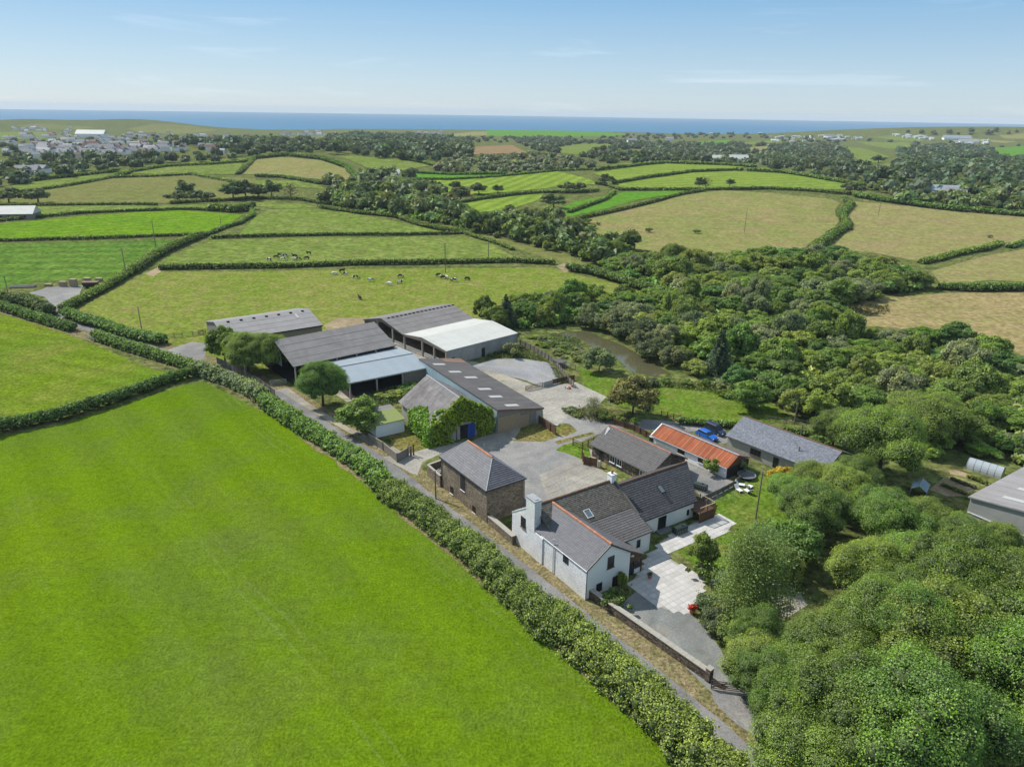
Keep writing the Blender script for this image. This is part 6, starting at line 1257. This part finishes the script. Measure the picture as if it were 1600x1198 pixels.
# pots, bench, garden furniture
def pot(px,label,fl=None,s=1.0):
    q=P(*px); e=thing('flower_pot',label,'flower pot',(q[0],q[1],.03)); MB().tube((0,0,0),(0,0,.5*s),.22*s,.32*s,10).build('pot',M['pot'],e)
    rg=np.random.default_rng(int(px[0])); V,C,X=lobed(rg,np.array([[0,0,.65*s],[.2*s,.1,.6*s],[-.2*s,-.05,.62*s]]),np.array([.28,.22,.22])*s,260,.07*s,(.06,.1,.02)); link('plant',quads_mesh('plant',V,C,FM,X),e)
    if fl is not None: V,C,X=lobed(rg,np.array([[0,0,.75*s],[.25*s,.1,.65*s],[-.25*s,-.05,.7*s]]),np.array([.3,.25,.25])*s,160,.09*s,(1,1,1)); link('flowers',quads_mesh('flowers',V,C*0+1,[fl,M['core']],None),e)
pot((1081,958),'red flowering pot at the corner of paving',M['flower'],1.3); pot((1015,903),'terracotta pot by the cottage porch',None,1.0); pot((1089,950),'leafy pot beside the red flowers',None,1.0)
plant('shrub_b',P(962,948),2.0,2.0,'dark shrub at the cottage gable behind garden wall'); plant('shrub_a',P(971,920),.8,2.6,'climbing shrub on the cottage gable wall')
q=P(1224,948); e=thing('garden_bench','pale garden bench on the sandy terrace','bench',(q[0],q[1],.03),R(205))
for k in range(4): MB().box(-.85,.85,-.25+k*.13,-.14+k*.13,.42,.46).build('slat',M['wood_pale'],e)
for k in range(3): MB().box(-.85,.85,.28,.32,.52+k*.14,.63+k*.14).build('back_slat',M['wood_pale'],e)
for x in (-.8,.8): MB().box(x-.04,x+.04,-.25,-.18,0,.62).build('leg',M['white_paint'],e); MB().box(x-.04,x+.04,.24,.32,0,.95).build('leg',M['white_paint'],e); MB().box(x-.04,x+.04,-.28,.3,.62,.67).build('arm',M['white_paint'],e)
lounge=None
for k,(u,v,rz) in enumerate(((1155,768,.4),(1158,759.5,1.2),(1171,762.5,2.4),(1167,769,3.6))):
    q=P(u,v); lb=['white garden chair closest to the oil tank','white garden chair furthest up the lawn','white garden chair nearest the washing line pole','white garden chair in the middle of the set'][k]
    if lounge is None:
        e=lounge=thing('garden_chair',lb,'garden chair',(q[0],q[1],0),rz,'white chairs on the lawn')
        MB().hexa([(-.4,-.55,.38),(.4,-.55,.38),(.4,.45,.34),(-.4,.45,.34)],[(-.4,-.55,.43),(.4,-.55,.43),(.4,.45,.39),(-.4,.45,.39)]).build('seat',M['white_paint'],e); MB().hexa([(-.4,.42,.36),(.4,.42,.36),(.4,1.0,1.0),(-.4,1.0,1.0)],[(-.4,.47,.35),(.4,.47,.35),(.4,1.05,.98),(-.4,1.05,.98)]).build('backrest',M['white_paint'],e)
        for x in (-.36,.36):
            for y in (-.5,.45): MB().box(x-.03,x+.03,y-.03,y+.03,0,.38).build('leg',M['white_paint'],e)
    else:
        e=copy_tree(lounge); e.location=(q[0],q[1],0); e.rotation_euler=(0,0,rz); e['label']=lb
q=P(1166,746); e=thing('trampoline','grey round trampoline at the end of tin shed','trampoline',(q[0],q[1],0)); 
MB().tube((0,0,.55),(0,0,.6),1.5,1.5,24).build('mat',M['slate_grey'],e)
m=MB()
for k in range(24): a=k*6.283/24; b=(k+1)*6.283/24; m.tube((1.55*math.cos(a),1.55*math.sin(a),.6),(1.55*math.cos(b),1.55*math.sin(b),.6),.06,.06,5,cap=False)
m.build('rim',M['steel'],e)
for k in range(6): a=k*6.283/6; MB().tube((1.5*math.cos(a),1.5*math.sin(a),0),(1.5*math.cos(a),1.5*math.sin(a),.6),.03,.03,5).build('leg',M['steel'],e)
q=P(1132,776); e=thing('netting_pen','round pen of thin green wire netting on the lawn','pen',(q[0],q[1],0))
for k in range(16):
    a=k*6.283/16; MB().tube((1.8*math.cos(a),1.4*math.sin(a),0),(1.8*math.cos(a),1.4*math.sin(a),.75),.02,.02,4).build('stake',M['mesh_green'],e)
m=MB()
for z in (.2,.4,.6,.75):
    for k in range(24): a=k*6.283/24; b=(k+1)*6.283/24; m.tube((1.8*math.cos(a),1.4*math.sin(a),z),(1.8*math.cos(b),1.4*math.sin(b),z),.012,.012,3,cap=False)
m.build('netting',M['mesh_green'],e)
q=P(937,730); e=thing('gas_bottle','tall pale gas bottle beside the deck screen','gas bottle',(q[0],q[1],0)); MB().tube((0,0,0),(0,0,1.2),.32,.32,12).build('bottle',M['steel'],e); MB().tube((0,0,1.2),(0,0,1.45),.32,.1,12).build('cap',M['steel'],e)
q=P(1019,694); e=thing('water_butt','grey water tank between outbuilding and tin shed','tank',(q[0],q[1],0)); MB().tube((0,0,0),(0,0,1.7),.65,.7,14).build('tank',M['black'],e); MB().tube((0,0,1.7),(0,0,1.9),.7,.25,14).build('lid',M['lead'],e)
plant('shrub_a',P(1112,738),2.2,2.6,'bushy shrub against the white wall of tin shed'); plant('shrub_y',P(1084,713),.8,1.2,'small yellow flowering plant by the tin shed'); plant('shrub_b',P(640,612),3.2,1.6,'rank weeds growing before the lean-to posts'); plant('shrub_a',P(612,622),3.2,1.5,'low weeds under the lean-to barn front')
plant('shrub_g',P(1158,738),.9,2.4,'thin pale shrub at the gable of tin shed')
# ---------------------------------------------------------------- greenhouse, polytunnel, log shed
q=P(1420,775); e=thing('greenhouse','small aluminium greenhouse among the garden bushes','greenhouse',(q[0],q[1],0),R(-36)); w_,l_=2.4,3.6
for k in range(5):
    y=k*l_/4
    for a,b in (((0,y,0),(0,y,1.5)),((w_,y,0),(w_,y,1.5)),((0,y,1.5),(w_/2,y,2.3)),((w_,y,1.5),(w_/2,y,2.3))): MB().beam(a,b,.05,.05).build('glazing_bar',M['steel'],e)
for a,b in (((0,0,1.5),(0,l_,1.5)),((w_,0,1.5),(w_,l_,1.5)),((w_/2,0,2.3),(w_/2,l_,2.3)),((0,0,.05),(0,l_,.05)),((w_,0,.05),(w_,l_,.05))): MB().beam(a,b,.06,.06).build('rail',M['steel'],e)
for k in range(4):
    y0,y1=k*l_/4+.03,(k+1)*l_/4-.03
    for a,b in (((0,.05),(0,1.47)),((w_,.05),(w_,1.47)),((0,1.5),(w_/2,2.28)),((w_,1.5),(w_/2,2.28))):
        dx=.01; MB().hexa([(a[0]-dx,y0,a[1]),(a[0]-dx,y1,a[1]),(b[0]-dx,y1,b[1]),(b[0]-dx,y0,b[1])],[(a[0]+dx,y0,a[1]),(a[0]+dx,y1,a[1]),(b[0]+dx,y1,b[1]),(b[0]+dx,y0,b[1])]).build('pane',M['skyglass'],e)
q=P(1512,728); q2=P(1566,744); e=thing('polytunnel','shiny grey polythene tunnel in the vegetable garden','polytunnel',(q[0],q[1],0),math.atan2(q2[1]-q[1],q2[0]-q[0])); Lt=float(np.hypot(*(q2-q)[:2])); m=MB(); nseg=12
for i in range(10):
    for k in range(nseg):
        a,b=math.pi*k/nseg,math.pi*(k+1)/nseg; x0_,x1_=i*Lt/10,(i+1)*Lt/10; m.face([(x0_,1.5*math.cos(a),1.75*math.sin(a)),(x1_,1.5*math.cos(a),1.75*math.sin(a)),(x1_,1.5*math.cos(b),1.75*math.sin(b)),(x0_,1.5*math.cos(b),1.75*math.sin(b))])
m.build('cover',M['poly'],e)
for i in range(6):
    h=MB()
    for k in range(nseg): a,b=math.pi*k/nseg,math.pi*(k+1)/nseg; h.tube((i*Lt/5,1.52*math.cos(a),1.77*math.sin(a)),(i*Lt/5,1.52*math.cos(b),1.77*math.sin(b)),.04,.04,5,cap=False)
    h.build('hoop',M['steel'],e)
q=P(1560,1175); e=thing('log_shed','dark timber log shed under the big trees','shed',(q[0],q[1],0),R(20)); MB().box(0,4,0,2.4,0,2.1).build('walls',M['wood_grey'],e); MB().hexa([(-.2,-.3,2.1),(4.2,-.3,2.1),(4.2,2.6,2.6),(-.2,2.6,2.6)],[(-.2,-.3,2.2),(4.2,-.3,2.2),(4.2,2.6,2.7),(-.2,2.6,2.7)]).build('roof',M['asb_dark'],e)
rngv=np.random.default_rng(5)
for k,(u,v,lb) in enumerate(((1505,755,'row of purple leaved vegetables in the garden'),(1490,765,'row of green vegetables in the garden'),(1530,752,'bed of yellow green vegetables by the polytunnel'))):
    hedge([(u-18,v-6),(u+18,v+8)],lb,.9,.6,.18,[(.06,.05,.04),G1,(.13,.14,.02)][k],1,.4,name='vegetable_row',cat='vegetables')
# ---------------------------------------------------------------- cars
def car(px,label,mat,rz,van=False,L_=4.3):
    q=U(*px,0); e=thing('parked_car',label,'car',(q[0],q[1],.026),rz); w=.88; hgt=1.9 if van else 1.5
    xs=[(-L_/2,.35,.75),(-L_/2+.15,.28,.9),(-L_/2+.9,.25,.95),(L_/2-1.1,.25,.98),(L_/2-.2,.28,.82),(L_/2,.38,.68)]; b=MB()
    for (xa,za,ta),(xb,zb,tb) in zip(xs,xs[1:]): b.hexa([(xa,-w,za),(xb,-w,zb),(xb,w,zb),(xa,w,za)],[(xa,-w+.06,ta),(xb,-w+.06,tb),(xb,w-.06,tb),(xa,w-.06,ta)])
    b.build('body',mat,e); x0_,x1_=(-L_/2+.1,L_/2-1.15) if van else (-L_/2+.35,L_/2-1.2); wi=w-.2
    MB().hexa([(x0_,-w+.1,.93),(x1_,-w+.1,.95),(x1_,w-.1,.95),(x0_,w-.1,.93)],[(x0_+.3,-wi,hgt-.08),(x1_-.65,-wi,hgt-.08),(x1_-.65,wi,hgt-.08),(x0_+.3,wi,hgt-.08)]).build('windows',M['glass'],e)
    MB().hexa([(x0_+.26,-wi-.03,hgt-.09),(x1_-.6,-wi-.03,hgt-.09),(x1_-.6,wi+.03,hgt-.09),(x0_+.26,wi+.03,hgt-.09)],[(x0_+.4,-wi+.08,hgt),(x1_-.75,-wi+.08,hgt),(x1_-.75,wi-.08,hgt),(x0_+.4,wi-.08,hgt)]).build('roof',mat,e)
    for sx in (-1,1):
        for sy in (-1,1):
            t=MB().tube((sx*L_*.31,sy*(w-.2),.32),(sx*L_*.31,sy*(w+.02),.32),.33,.33,14).build('wheel',M['rubber'],e); MB().tube((sx*L_*.31,sy*(w+.02),.32),(sx*L_*.31,sy*(w+.035),.32),.2,.2,10).build('rim',M['steel'],t)
    for sy in (-1,1): MB().box(L_/2-.06,L_/2+.02,sy*.62-.17,sy*.62+.17,.6,.74).build('headlight',M['white_paint'],e); MB().box(-L_/2-.02,-L_/2+.06,sy*.66-.12,sy*.66+.12,.66,.82).build('tail_light',M['flower'],e); MB().box(.75,.95,sy*(w+.02)-.09,sy*(w+.02)+.09,.95,1.1).build('mirror',mat,e)
car((1104,684),'bright blue car parked behind the rusty tin shed',M['car_blue'],R(-58),False,4.6); car((1117,676),'dark navy car parked beside the slate barn',M['car_navy'],R(-54),True,4.7)
# ---------------------------------------------------------------- poles and wires
PT={}
def pole(b,t,label,arm=False,r=.15,key=None):
    q=P(*b); h=float(pole_top(q,*t)); h=max(3.5,min(h,13)); e=thing('utility_pole',label,'utility pole',tuple(q),random.uniform(0,.6),'wooden poles across the farm'); MB().tube((0,0,-.3),(0,0,h),r*1.15,r*.8,8).build('pole',M['bark'] if 0 else M['wood_grey'],e)
    if arm:
        MB().beam((-.9,0,h-.25),(.9,0,h-.25),.1,.12).build('crossarm',M['wood_grey'],e)
        for x in (-.8,0,.8): MB().tube((x,0,h-.19),(x,0,h+.12),.07,.05,6).build('insulator',M['white_paint'],e)
    if key: PT[key]=(q[0],q[1],q[2]+h)
for b,t,lb,arm,key in (((244,388),(238,345),'pole with crossarm beyond the bale yard hedge',True,'a'),((198,434),(191,388),'pole with crossarm beside the bale yard',True,'b'),((16,472),(6,431),'bare leaning pole over the dark hedge clump',False,'c'),((222,518),(211,479),'bare pole in the broad lane hedge',False,'d'),((346,357),(344,337),'small pole at the lime green field corner',False,None),((696,426),(695,380),'tall pole standing among the herd',True,'e'),((763,402),(762,371),'pole at the end of upper herd field',True,'f'),((709,360),(708,333),'pole with crossarm near the stream wood',True,'g'),((1163,363),(1166,324),'lone pole in the big hay meadow',False,None),((1372,338),(1374,312),'pole in the second hay meadow',False,None),((1251,477),(1253,440),'pole rising out of the valley wood',True,None),((1180,814),(1187,735),'tall dark pole on the garden lawn',False,'h'),((1243,735),(1248,697),'dark pole before the slate barn roof',False,'i'),((1250,688),(1252,664),'short post behind the slate barn ridge',False,None),((681,779),(681,735),'pole beside the lane at the stone barn',False,'j'),((1241,662),(1243,628),'post by the pond lawn fence',False,None),((386,604),(383,571),'post leaning on the dark slatted fence',False,None),((465,607),(463,577),'corner post with lamp at the big barn',False,None)): pole(b,t,lb,arm,.13 if not arm else .16,key)
def wire(a,b,label,sag=.5):
    a=np.array(a);b=np.array(b); m=MB(); n=14; pt=[a+(b-a)*k/n-np.array([0,0,sag*4*(k/n)*(1-k/n)]) for k in range(n+1)]
    for p,q in zip(pt,pt[1:]): m.tube(tuple(p),tuple(q),.018,.018,4,cap=False)
    o=m.build('overhead_wire',M['black']); tag(o,label,'wire')
wire(PT['h'],(*loc2(L_,2.9,0),3.6),'wire from the lawn pole to the tin shed'); wire(PT['h'],(*loc2(L_,5,0),3.0),'second wire from lawn pole to tin shed'); wire(PT['i'],(*loc2(Mb,4,8),4.9),'wire from dark pole to the slate barn'); wire(PT['a'],PT['b'],'wire between the two crossarm poles',1.2)
# ---------------------------------------------------------------- bales and scrap by the far yard
M['bale']=simple('brown_log_bundle',(.36,.25,.14),(.22,.14,.085),3,.9,.6,6)
bale=MB().box(-1.2,1.2,-.6,.6,0,.85).mesh('bale',M['wood_pale'])
def bales(px,label,rows):
    q=P(*px)
    for k,(dx,lev) in enumerate(rows):
        e=link('pallet_stack',bale); e.location=(q[0]+dx*2.5,q[1],q[2]+lev*.9+.02); e.rotation_euler=(0,0,random.uniform(-.05,.08)); tag(e,label[k],'bale','stacked bales at the far yard')
bales((76,447),['lowest bale at the gravel end of bale stack','bale in the bottom row left of the tall pile','bale resting upon the second bottom bale','bottom bale of the tall pile','middle bale of the tall pile','topmost bale of the tall pile'],[(0,0),(2.1,0),(2.1,1),(3.6,0),(3.6,1),(3.6,2)])
bales((137,439),['bale lying behind the red skip','second bale lying behind the red skip'],[(0,.3),(1.7,.3)])
q=P(143,449); e=thing('skip','red rimmed dark trailer beside the bale yard hedge','trailer',tuple(q),R(8)); MB().hexa([(-2.2,-1,.4),(2,-1,.4),(2,1,.4),(-2.2,1,.4)],[(-2.6,-1.2,1.9),(2.4,-1.2,1.9),(2.4,1.2,1.9),(-2.6,1.2,1.9)]).build('body',M['black'],e); MB().hexa([(-2.7,-1.3,1.9),(2.5,-1.3,1.9),(2.5,1.3,1.9),(-2.7,1.3,1.9)],[(-2.7,-1.3,2.05),(2.5,-1.3,2.05),(2.5,1.3,2.05),(-2.7,1.3,2.05)]).build('cover',M['rust_old'],e)
for x in (-1,1):
    for y in (-1.1,1.1): MB().tube((x,y-.1,.42),(x,y+.1,.42),.42,.42,12).build('wheel',M['rubber'],e)
q=P(36,449); e=thing('scrap_pile','low pile of grey pipes at the edge of far yard','pipes',tuple(q),R(15))
for k in range(6): MB().tube((-4,k*.45-1.2,.3+.2*(k%2)),(4,k*.45-1.2,.3+.2*(k%2)),.2,.2,8).build('pipe',M['boards_grey'],e)
# ---------------------------------------------------------------- cows
def cow_mesh(graze):
    me=bpy.data.meshes.new('cow'); v=[(0,0,1.0),(-.55,0,1.05),(-.95,0,1.02),(.45,0,1.02),(.85,0,1.08)]; r=[.42,.42,.33,.42,.33]; E_=[(0,1),(1,2),(0,3),(3,4)]
    if graze: hd=[(1.15,0,.85),(1.38,0,.42),(1.55,0,.14)]
    else: hd=[(1.15,0,1.32),(1.36,0,1.48),(1.68,0,1.36)]
    for p,q in zip(hd,(.2,.16,.10)): v.append(p); r.append(q)
    E_+=[(4,5),(5,6),(6,7)]
    for x,b in ((-.82,2),(.78,4)):
        for y in (-.24,.24):
            i=len(v); v+=[(x,y,.66),(x-(.06 if b==2 else -.02),y,.36),(x,y,.03)]; r+=[.15,.09,.07]; E_+=[(b,i),(i,i+1),(i+1,i+2)]
    i=len(v); v+=[(-1.22,0,1.0),(-1.3,0,.5)]; r+=[.06,.04]; E_+=[(2,i),(i,i+1)]
    for y in (-.2,.2): v.append((hd[1][0]-.02,y,hd[1][2]+.06)); r.append(.05); E_.append((6,len(v)-1))
    me.from_pydata(v,E_,[]); o=bpy.data.objects.new('cow_build',me); COL.objects.link(o); md=o.modifiers.new('s','SKIN'); sv=me.skin_vertices[0].data
    for k,x in enumerate(r): sv[k].radius=(x,x)
    sv[0].use_root=True; ss=o.modifiers.new('d','SUBSURF'); ss.levels=1; ss.render_levels=1
    dg=bpy.context.evaluated_depsgraph_get(); m2=bpy.data.meshes.new_from_object(o.evaluated_get(dg)); bpy.data.objects.remove(o); m2.materials.clear(); m2.materials.append(M['cow']); m2.polygons.foreach_set('use_smooth',np.ones(len(m2.polygons),bool)); return m2
CM=[cow_mesh(True),cow_mesh(False)]
CW=[(82,1030,'pale cow lying apart at the hedge of upper herd'),(125,1012,'dark cow at the near end of upper herd'),(148,1002,'cow standing in the back of upper herd'),(183,1004,'black cow in the back row of upper herd'),(172,1026,'black and white cow close to the hedge in upper herd'),(243,1008,'cow beside the gap in upper herd'),(262,1026,'cow against the hedge in the upper herd pair'),(236,1024,'dark cow of the upper herd pair'),(330,988,'lone white cow highest in the upper field'),(317,1020,'last cow at the far end of upper herd'),(490,1116,'dark cow grazing first in the lower line'),(537,1100,'black cow behind a white one in lower line'),(556,1118,'white patched cow close under the long hedge'),(622,1140,'white cow standing in the lower line'),(718,1158,'black cow grazing alone in lower line'),(833,1182,'dark cow lowest in the middle of field'),(900,1132,'patched cow nearest the long hedge'),(898,1170,'dark cow grazing below the patched one'),(1142,1128,'white cow by the tall pole'),(1190,1140,'dark cow in the group under the pole'),(1168,1142,'black cow beside the pole group'),(1237,1158,'pale cow beyond the pole group'),(1320,1150,'black cow furthest along the lower herd')]
for k,(x,y,lb) in enumerate(CW):
    q=P(400+x/3.993,150+y/3.993); o=link('cow',CM[k%3==2]); o.location=tuple(q); o.rotation_euler=(0,0,random.choice((0.2,3.0,-.4,2.6,.6))+random.uniform(-.3,.3)); s=random.uniform(.92,1.1); o.scale=(s,s,s); tag(o,lb,'cow','black and white cattle')
q=P(562,468); o=link('cow',CM[1]); o.location=tuple(q); o.rotation_euler=(0,0,2.2); tag(o,'white faced cow standing alone above the barns','cow','black and white cattle')
# ---------------------------------------------------------------- far buildings
def far_house(px,w,l,h,rz,label,mat=None,roof=None,name='house',cat='house',group=None,rh=None):
    q=P(*px); e=thing(name,label,cat,tuple(q),rz,group); rh=rh or w*.32
    MB().box(0,l,0,w,-1,h).build('walls',mat or M['white'],e); m=MB(); m.prism([(-.4,h),(w/2,h+rh),(w+.4,h)],-.4,l+.4,'X'); m.build('roof',roof or M['house_roof'],e)
    for k in range(max(1,int(l/4))): MB().box(1.5+k*4,2.6+k*4,-.06,.0,1.0,2.2).build('window',M['glass'],e)
    return e
far_house((598,279),12,16,3.5,R(20),'white roofed shed by the bright green strip',M['white'],M['tin_white'],'shed','shed'); far_house((640,308),14,20,4,R(25),'pale metal roofed shed in the stream wood',M['tin_wall'],M['tin_white'],'shed','shed')
far_house((-30,344),12,26,3,R(12),'long pale roofed farm shed at the olive hillside foot',M['boards_grey'],M['tin_white'],'shed','shed'); far_house((712,308),8,12,4,R(30),'small red brick house behind the dark tree',M['pot'],M['ridge_old'])
far_house((1448,306),12,22,4,R(-20),'blue grey roofed house in the valley wood',M['cream'],M['tin_blue']); far_house((1474,308),10,14,4,R(-35),'second house in the valley wood with grey roof',M['cream'],M['house_roof'])
far_house((982,224),14,22,7,R(10),'large white house on the far green slope'); far_house((1040,221),12,20,7,R(-10),'pale house among trees on the far slope',M['cream']); far_house((1010,226),10,16,5,R(15),'white bungalow below the far houses'); far_house((1142,254),14,22,4,R(5),'white shed at the end of mown slope',M['white'],M['tin_white'],'shed','shed'); far_house((1105,252),10,22,4,R(5),'low white shed on the skyline hedge',M['white'],M['tin_white'],'shed','shed')
far_house((22,276),12,18,5,R(10),'white house at the edge of town woods'); far_house((46,271),10,14,4,R(-10),'small white house under the town woods'); far_house((118,216),26,60,9,R(5),'big white warehouse in the middle of town',M['white'],M['tin_white'],'warehouse','warehouse')
far_house((455,229),10,30,6,R(10),'white terrace at the edge of oak wood'); far_house((1290,208+8),16,26,6,R(0),'white farmhouse among the distant caravans')
far_house((1475,219),22,70,6,R(-12),'long white holiday hall at the far right',M['white'],M['tin_blue'],'hall','hall'); far_house((1500,224),18,46,5,R(-12),'grey roofed hall beside the holiday park',M['white'],M['tin_wall'],'hall','hall')
hm=[]
for k,(mw,mr) in enumerate(((M['white'],M['house_roof']),(M['cream'],M['house_roof']),(M['white'],M['tin_wall']),(M['cream'],M['ridge_old']))):
    m=MB(); m.box(-6,6,-4,4,-1,5.5); n0=len(m.f); m.prism([(-4.4,5.5),(0,8.6),(4.4,5.5)],-6.3,6.3,'X'); m.box(4.2,5.2,-.5,.5,7.5,9.8); me=m.mesh('town_house',mw); me.materials.append(mr); me.polygons.foreach_set('material_index',[0]*n0+[1]*(len(m.f)-n0)); hm.append(me)
rg=np.random.default_rng(42); nH=0
TOWN=[([(0,214),(100,209),(230,208),(300,210),(400,214),(430,224),(340,234),(260,240),(170,246),(60,250),(0,240)],215,'small white house in the distant town','houses of the distant town'),([(290,213),(400,216),(480,222),(460,234),(330,240)],75,'pale house at the near edge of distant town','houses at the town edge'),([(440,210),(505,207),(512,212),(445,215)],18,'house of the small seaside village','houses of the seaside village'),([(640,209),(690,207),(700,212),(645,214)],20,'house of the village on the shore','houses of the village on the shore'),([(20,200),(110,199),(110,206),(30,207)],18,'house on the headland above town','houses on the headland')]
for poly,n,lb,gr in TOWN:
    p_=np.array(poly,float); lo,hi=p_.min(0),p_.max(0); k=0; t=0
    while k<n and t<6000:
        t+=1; u,v=rg.uniform(lo,hi)
        if not in_poly(np.array([[u,v]]),poly)[0]: continue
        q=P(u,v); rz=rg.normal(.1,.25)+(1.57 if rg.random()<.2 else 0); m=rg.integers(1,5) if rg.random()<.4 else 1
        hk=int(rg.integers(4)); o=link('town_house',hm[hk]); s=rg.uniform(.6,.98); o.location=tuple(q); o.rotation_euler=(0,0,rz); o.scale=(s*rg.uniform(1,1.8),s,s); tag(o,('slate roofed ','cream walled ','pale metal roofed ','brown roofed ')[hk]+lb,'house',gr); k+=1
m=MB(); m.hexa([(-4.5,-1.6,.5),(4.5,-1.6,.5),(4.5,1.6,.5),(-4.5,1.6,.5)],[(-4.5,-1.6,3.0),(4.5,-1.6,3.0),(4.5,1.6,3.0),(-4.5,1.6,3.0)]); m.prism([(-1.7,3.0),(0,3.5),(1.7,3.0)],-4.6,4.6,'X'); m.box(-3,3,-1,1,0,.5); cv=m.mesh('caravan',M['white_paint'])
for poly,n,lb,gr in (([(1200,215),(1340,212),(1350,219),(1210,224)],46,'white static caravan among the far trees','static caravans among far trees'),([(1395,211),(1450,214),(1470,222),(1410,216)],26,'white caravan on the open far field','caravans on the open field'),([(1490,221),(1550,221),(1545,228),(1490,228)],22,'white caravan beside the holiday halls','caravans beside the holiday halls'),([(1080,206),(1190,206),(1190,210),(1085,210)],16,'white hut along the far cliff top','huts on the far cliff')):
    p_=np.array(poly,float); lo,hi=p_.min(0),p_.max(0); k=0
    while k<n:
        u,v=rg.uniform(lo,hi)
        if not in_poly(np.array([[u,v]]),poly)[0]: continue
        q=P(u,v); o=link('caravan',cv); o.location=tuple(q); s=rg.uniform(1.2,1.7); o.scale=(s,s,s); o.rotation_euler=(0,0,rg.normal(.2,.5)); tag(o,lb,'caravan',gr); k+=1
# ---------------------------------------------------------------- tufts and low growth
def tufts(name,label,px,n,size,tint,hgt=.5,seed=0):
    rng=np.random.default_rng(seed+900); pw=[P(*q) for q in px]; p=scatter(rng,pw,.35,n,30); z=zt(p[:,0],p[:,1]); k=5; q=np.repeat(np.c_[p,z],k,0)+rng.normal(0,.22,(len(p)*k,3))*np.array([1,1,0])+np.array([0,0,.12])
    q[:,2]+=rng.uniform(0,hgt,len(q)); C=np.array(tint)[None]*rng.uniform(.6,1.4,(len(q),1)); V=sprays(rng,q,np.tile([0,0,1.],(len(q),1)),size,.9,.7); o3=np.array([p[0,0],p[0,1],0]); o=link(name,quads_mesh(name,V-o3,C,FM,None)); o.location=tuple(o3); tag(o,label,name.replace('_',' '),None,'stuff')
tufts('weeds','rank weeds round the edge of chippings yard',[(800,545),(812,541),(850,560),(880,590),(890,600),(874,598),(856,566),(815,560),(770,560),(760,556)],700,.2,(.10,.13,.03),.6,1)
tufts('water_lilies','pale leafy water plants at the head of pond',[(838,528),(866,523),(884,526),(904,530),(910,548),(880,548),(850,540)],900,.22,(.13,.17,.06),.5,2)
tufts('rough_grass','rough grass round the rim of pond lawn',[(1000,604),(1060,598),(1120,604),(1165,620),(1190,640),(1160,632),(1110,612),(1050,606)],900,.22,(.13,.15,.035),.7,3)
tufts('weeds','weeds growing under the lean-to barn front',[(550,625),(600,612),(660,596),(668,604),(640,625),(590,640)],700,.25,(.085,.12,.025),.9,4)
tufts('weeds','dry weeds beside the concrete yard',[(880,645),(900,640),(935,640),(960,650),(1000,660),(950,662),(905,655)],900,.22,(.13,.13,.04),.7,5)
tufts('weeds','weeds along the foot of the cottage gable',[(930,945),(960,930),(985,918),(975,935),(950,950)],300,.16,(.06,.09,.02),.5,6)
tufts('rushes','brown rush tufts in the corner of straw meadow',[(1308,488),(1330,478),(1390,478),(1388,490),(1345,496)],260,.28,(.14,.12,.04),.6,7)
# ---------------------------------------------------------------- air
m=bpy.data.materials.new('haze'); m.use_nodes=True; t=m.node_tree; t.nodes.remove(t.nodes['Principled BSDF']); v=t.nodes.new('ShaderNodeVolumePrincipled'); v.inputs['Color'].default_value=(.80,.90,1,1); v.inputs['Density'].default_value=6.5e-5; v.inputs['Anisotropy'].default_value=0.0
t.links.new(v.outputs[0],t.nodes['Material Output'].inputs['Volume'])
try: m.volume_intersection_method='FAST'
except Exception: pass
o=MB().box(-16000,16000,-16000,16000,-95,75).build('haze',m); o['kind']='stuff'; o['label']='thin blue sea haze over the whole country'
print('tris',sum(len(p.vertices)-2 for me in bpy.data.meshes for p in me.polygons));print('objects',len(bpy.data.objects))
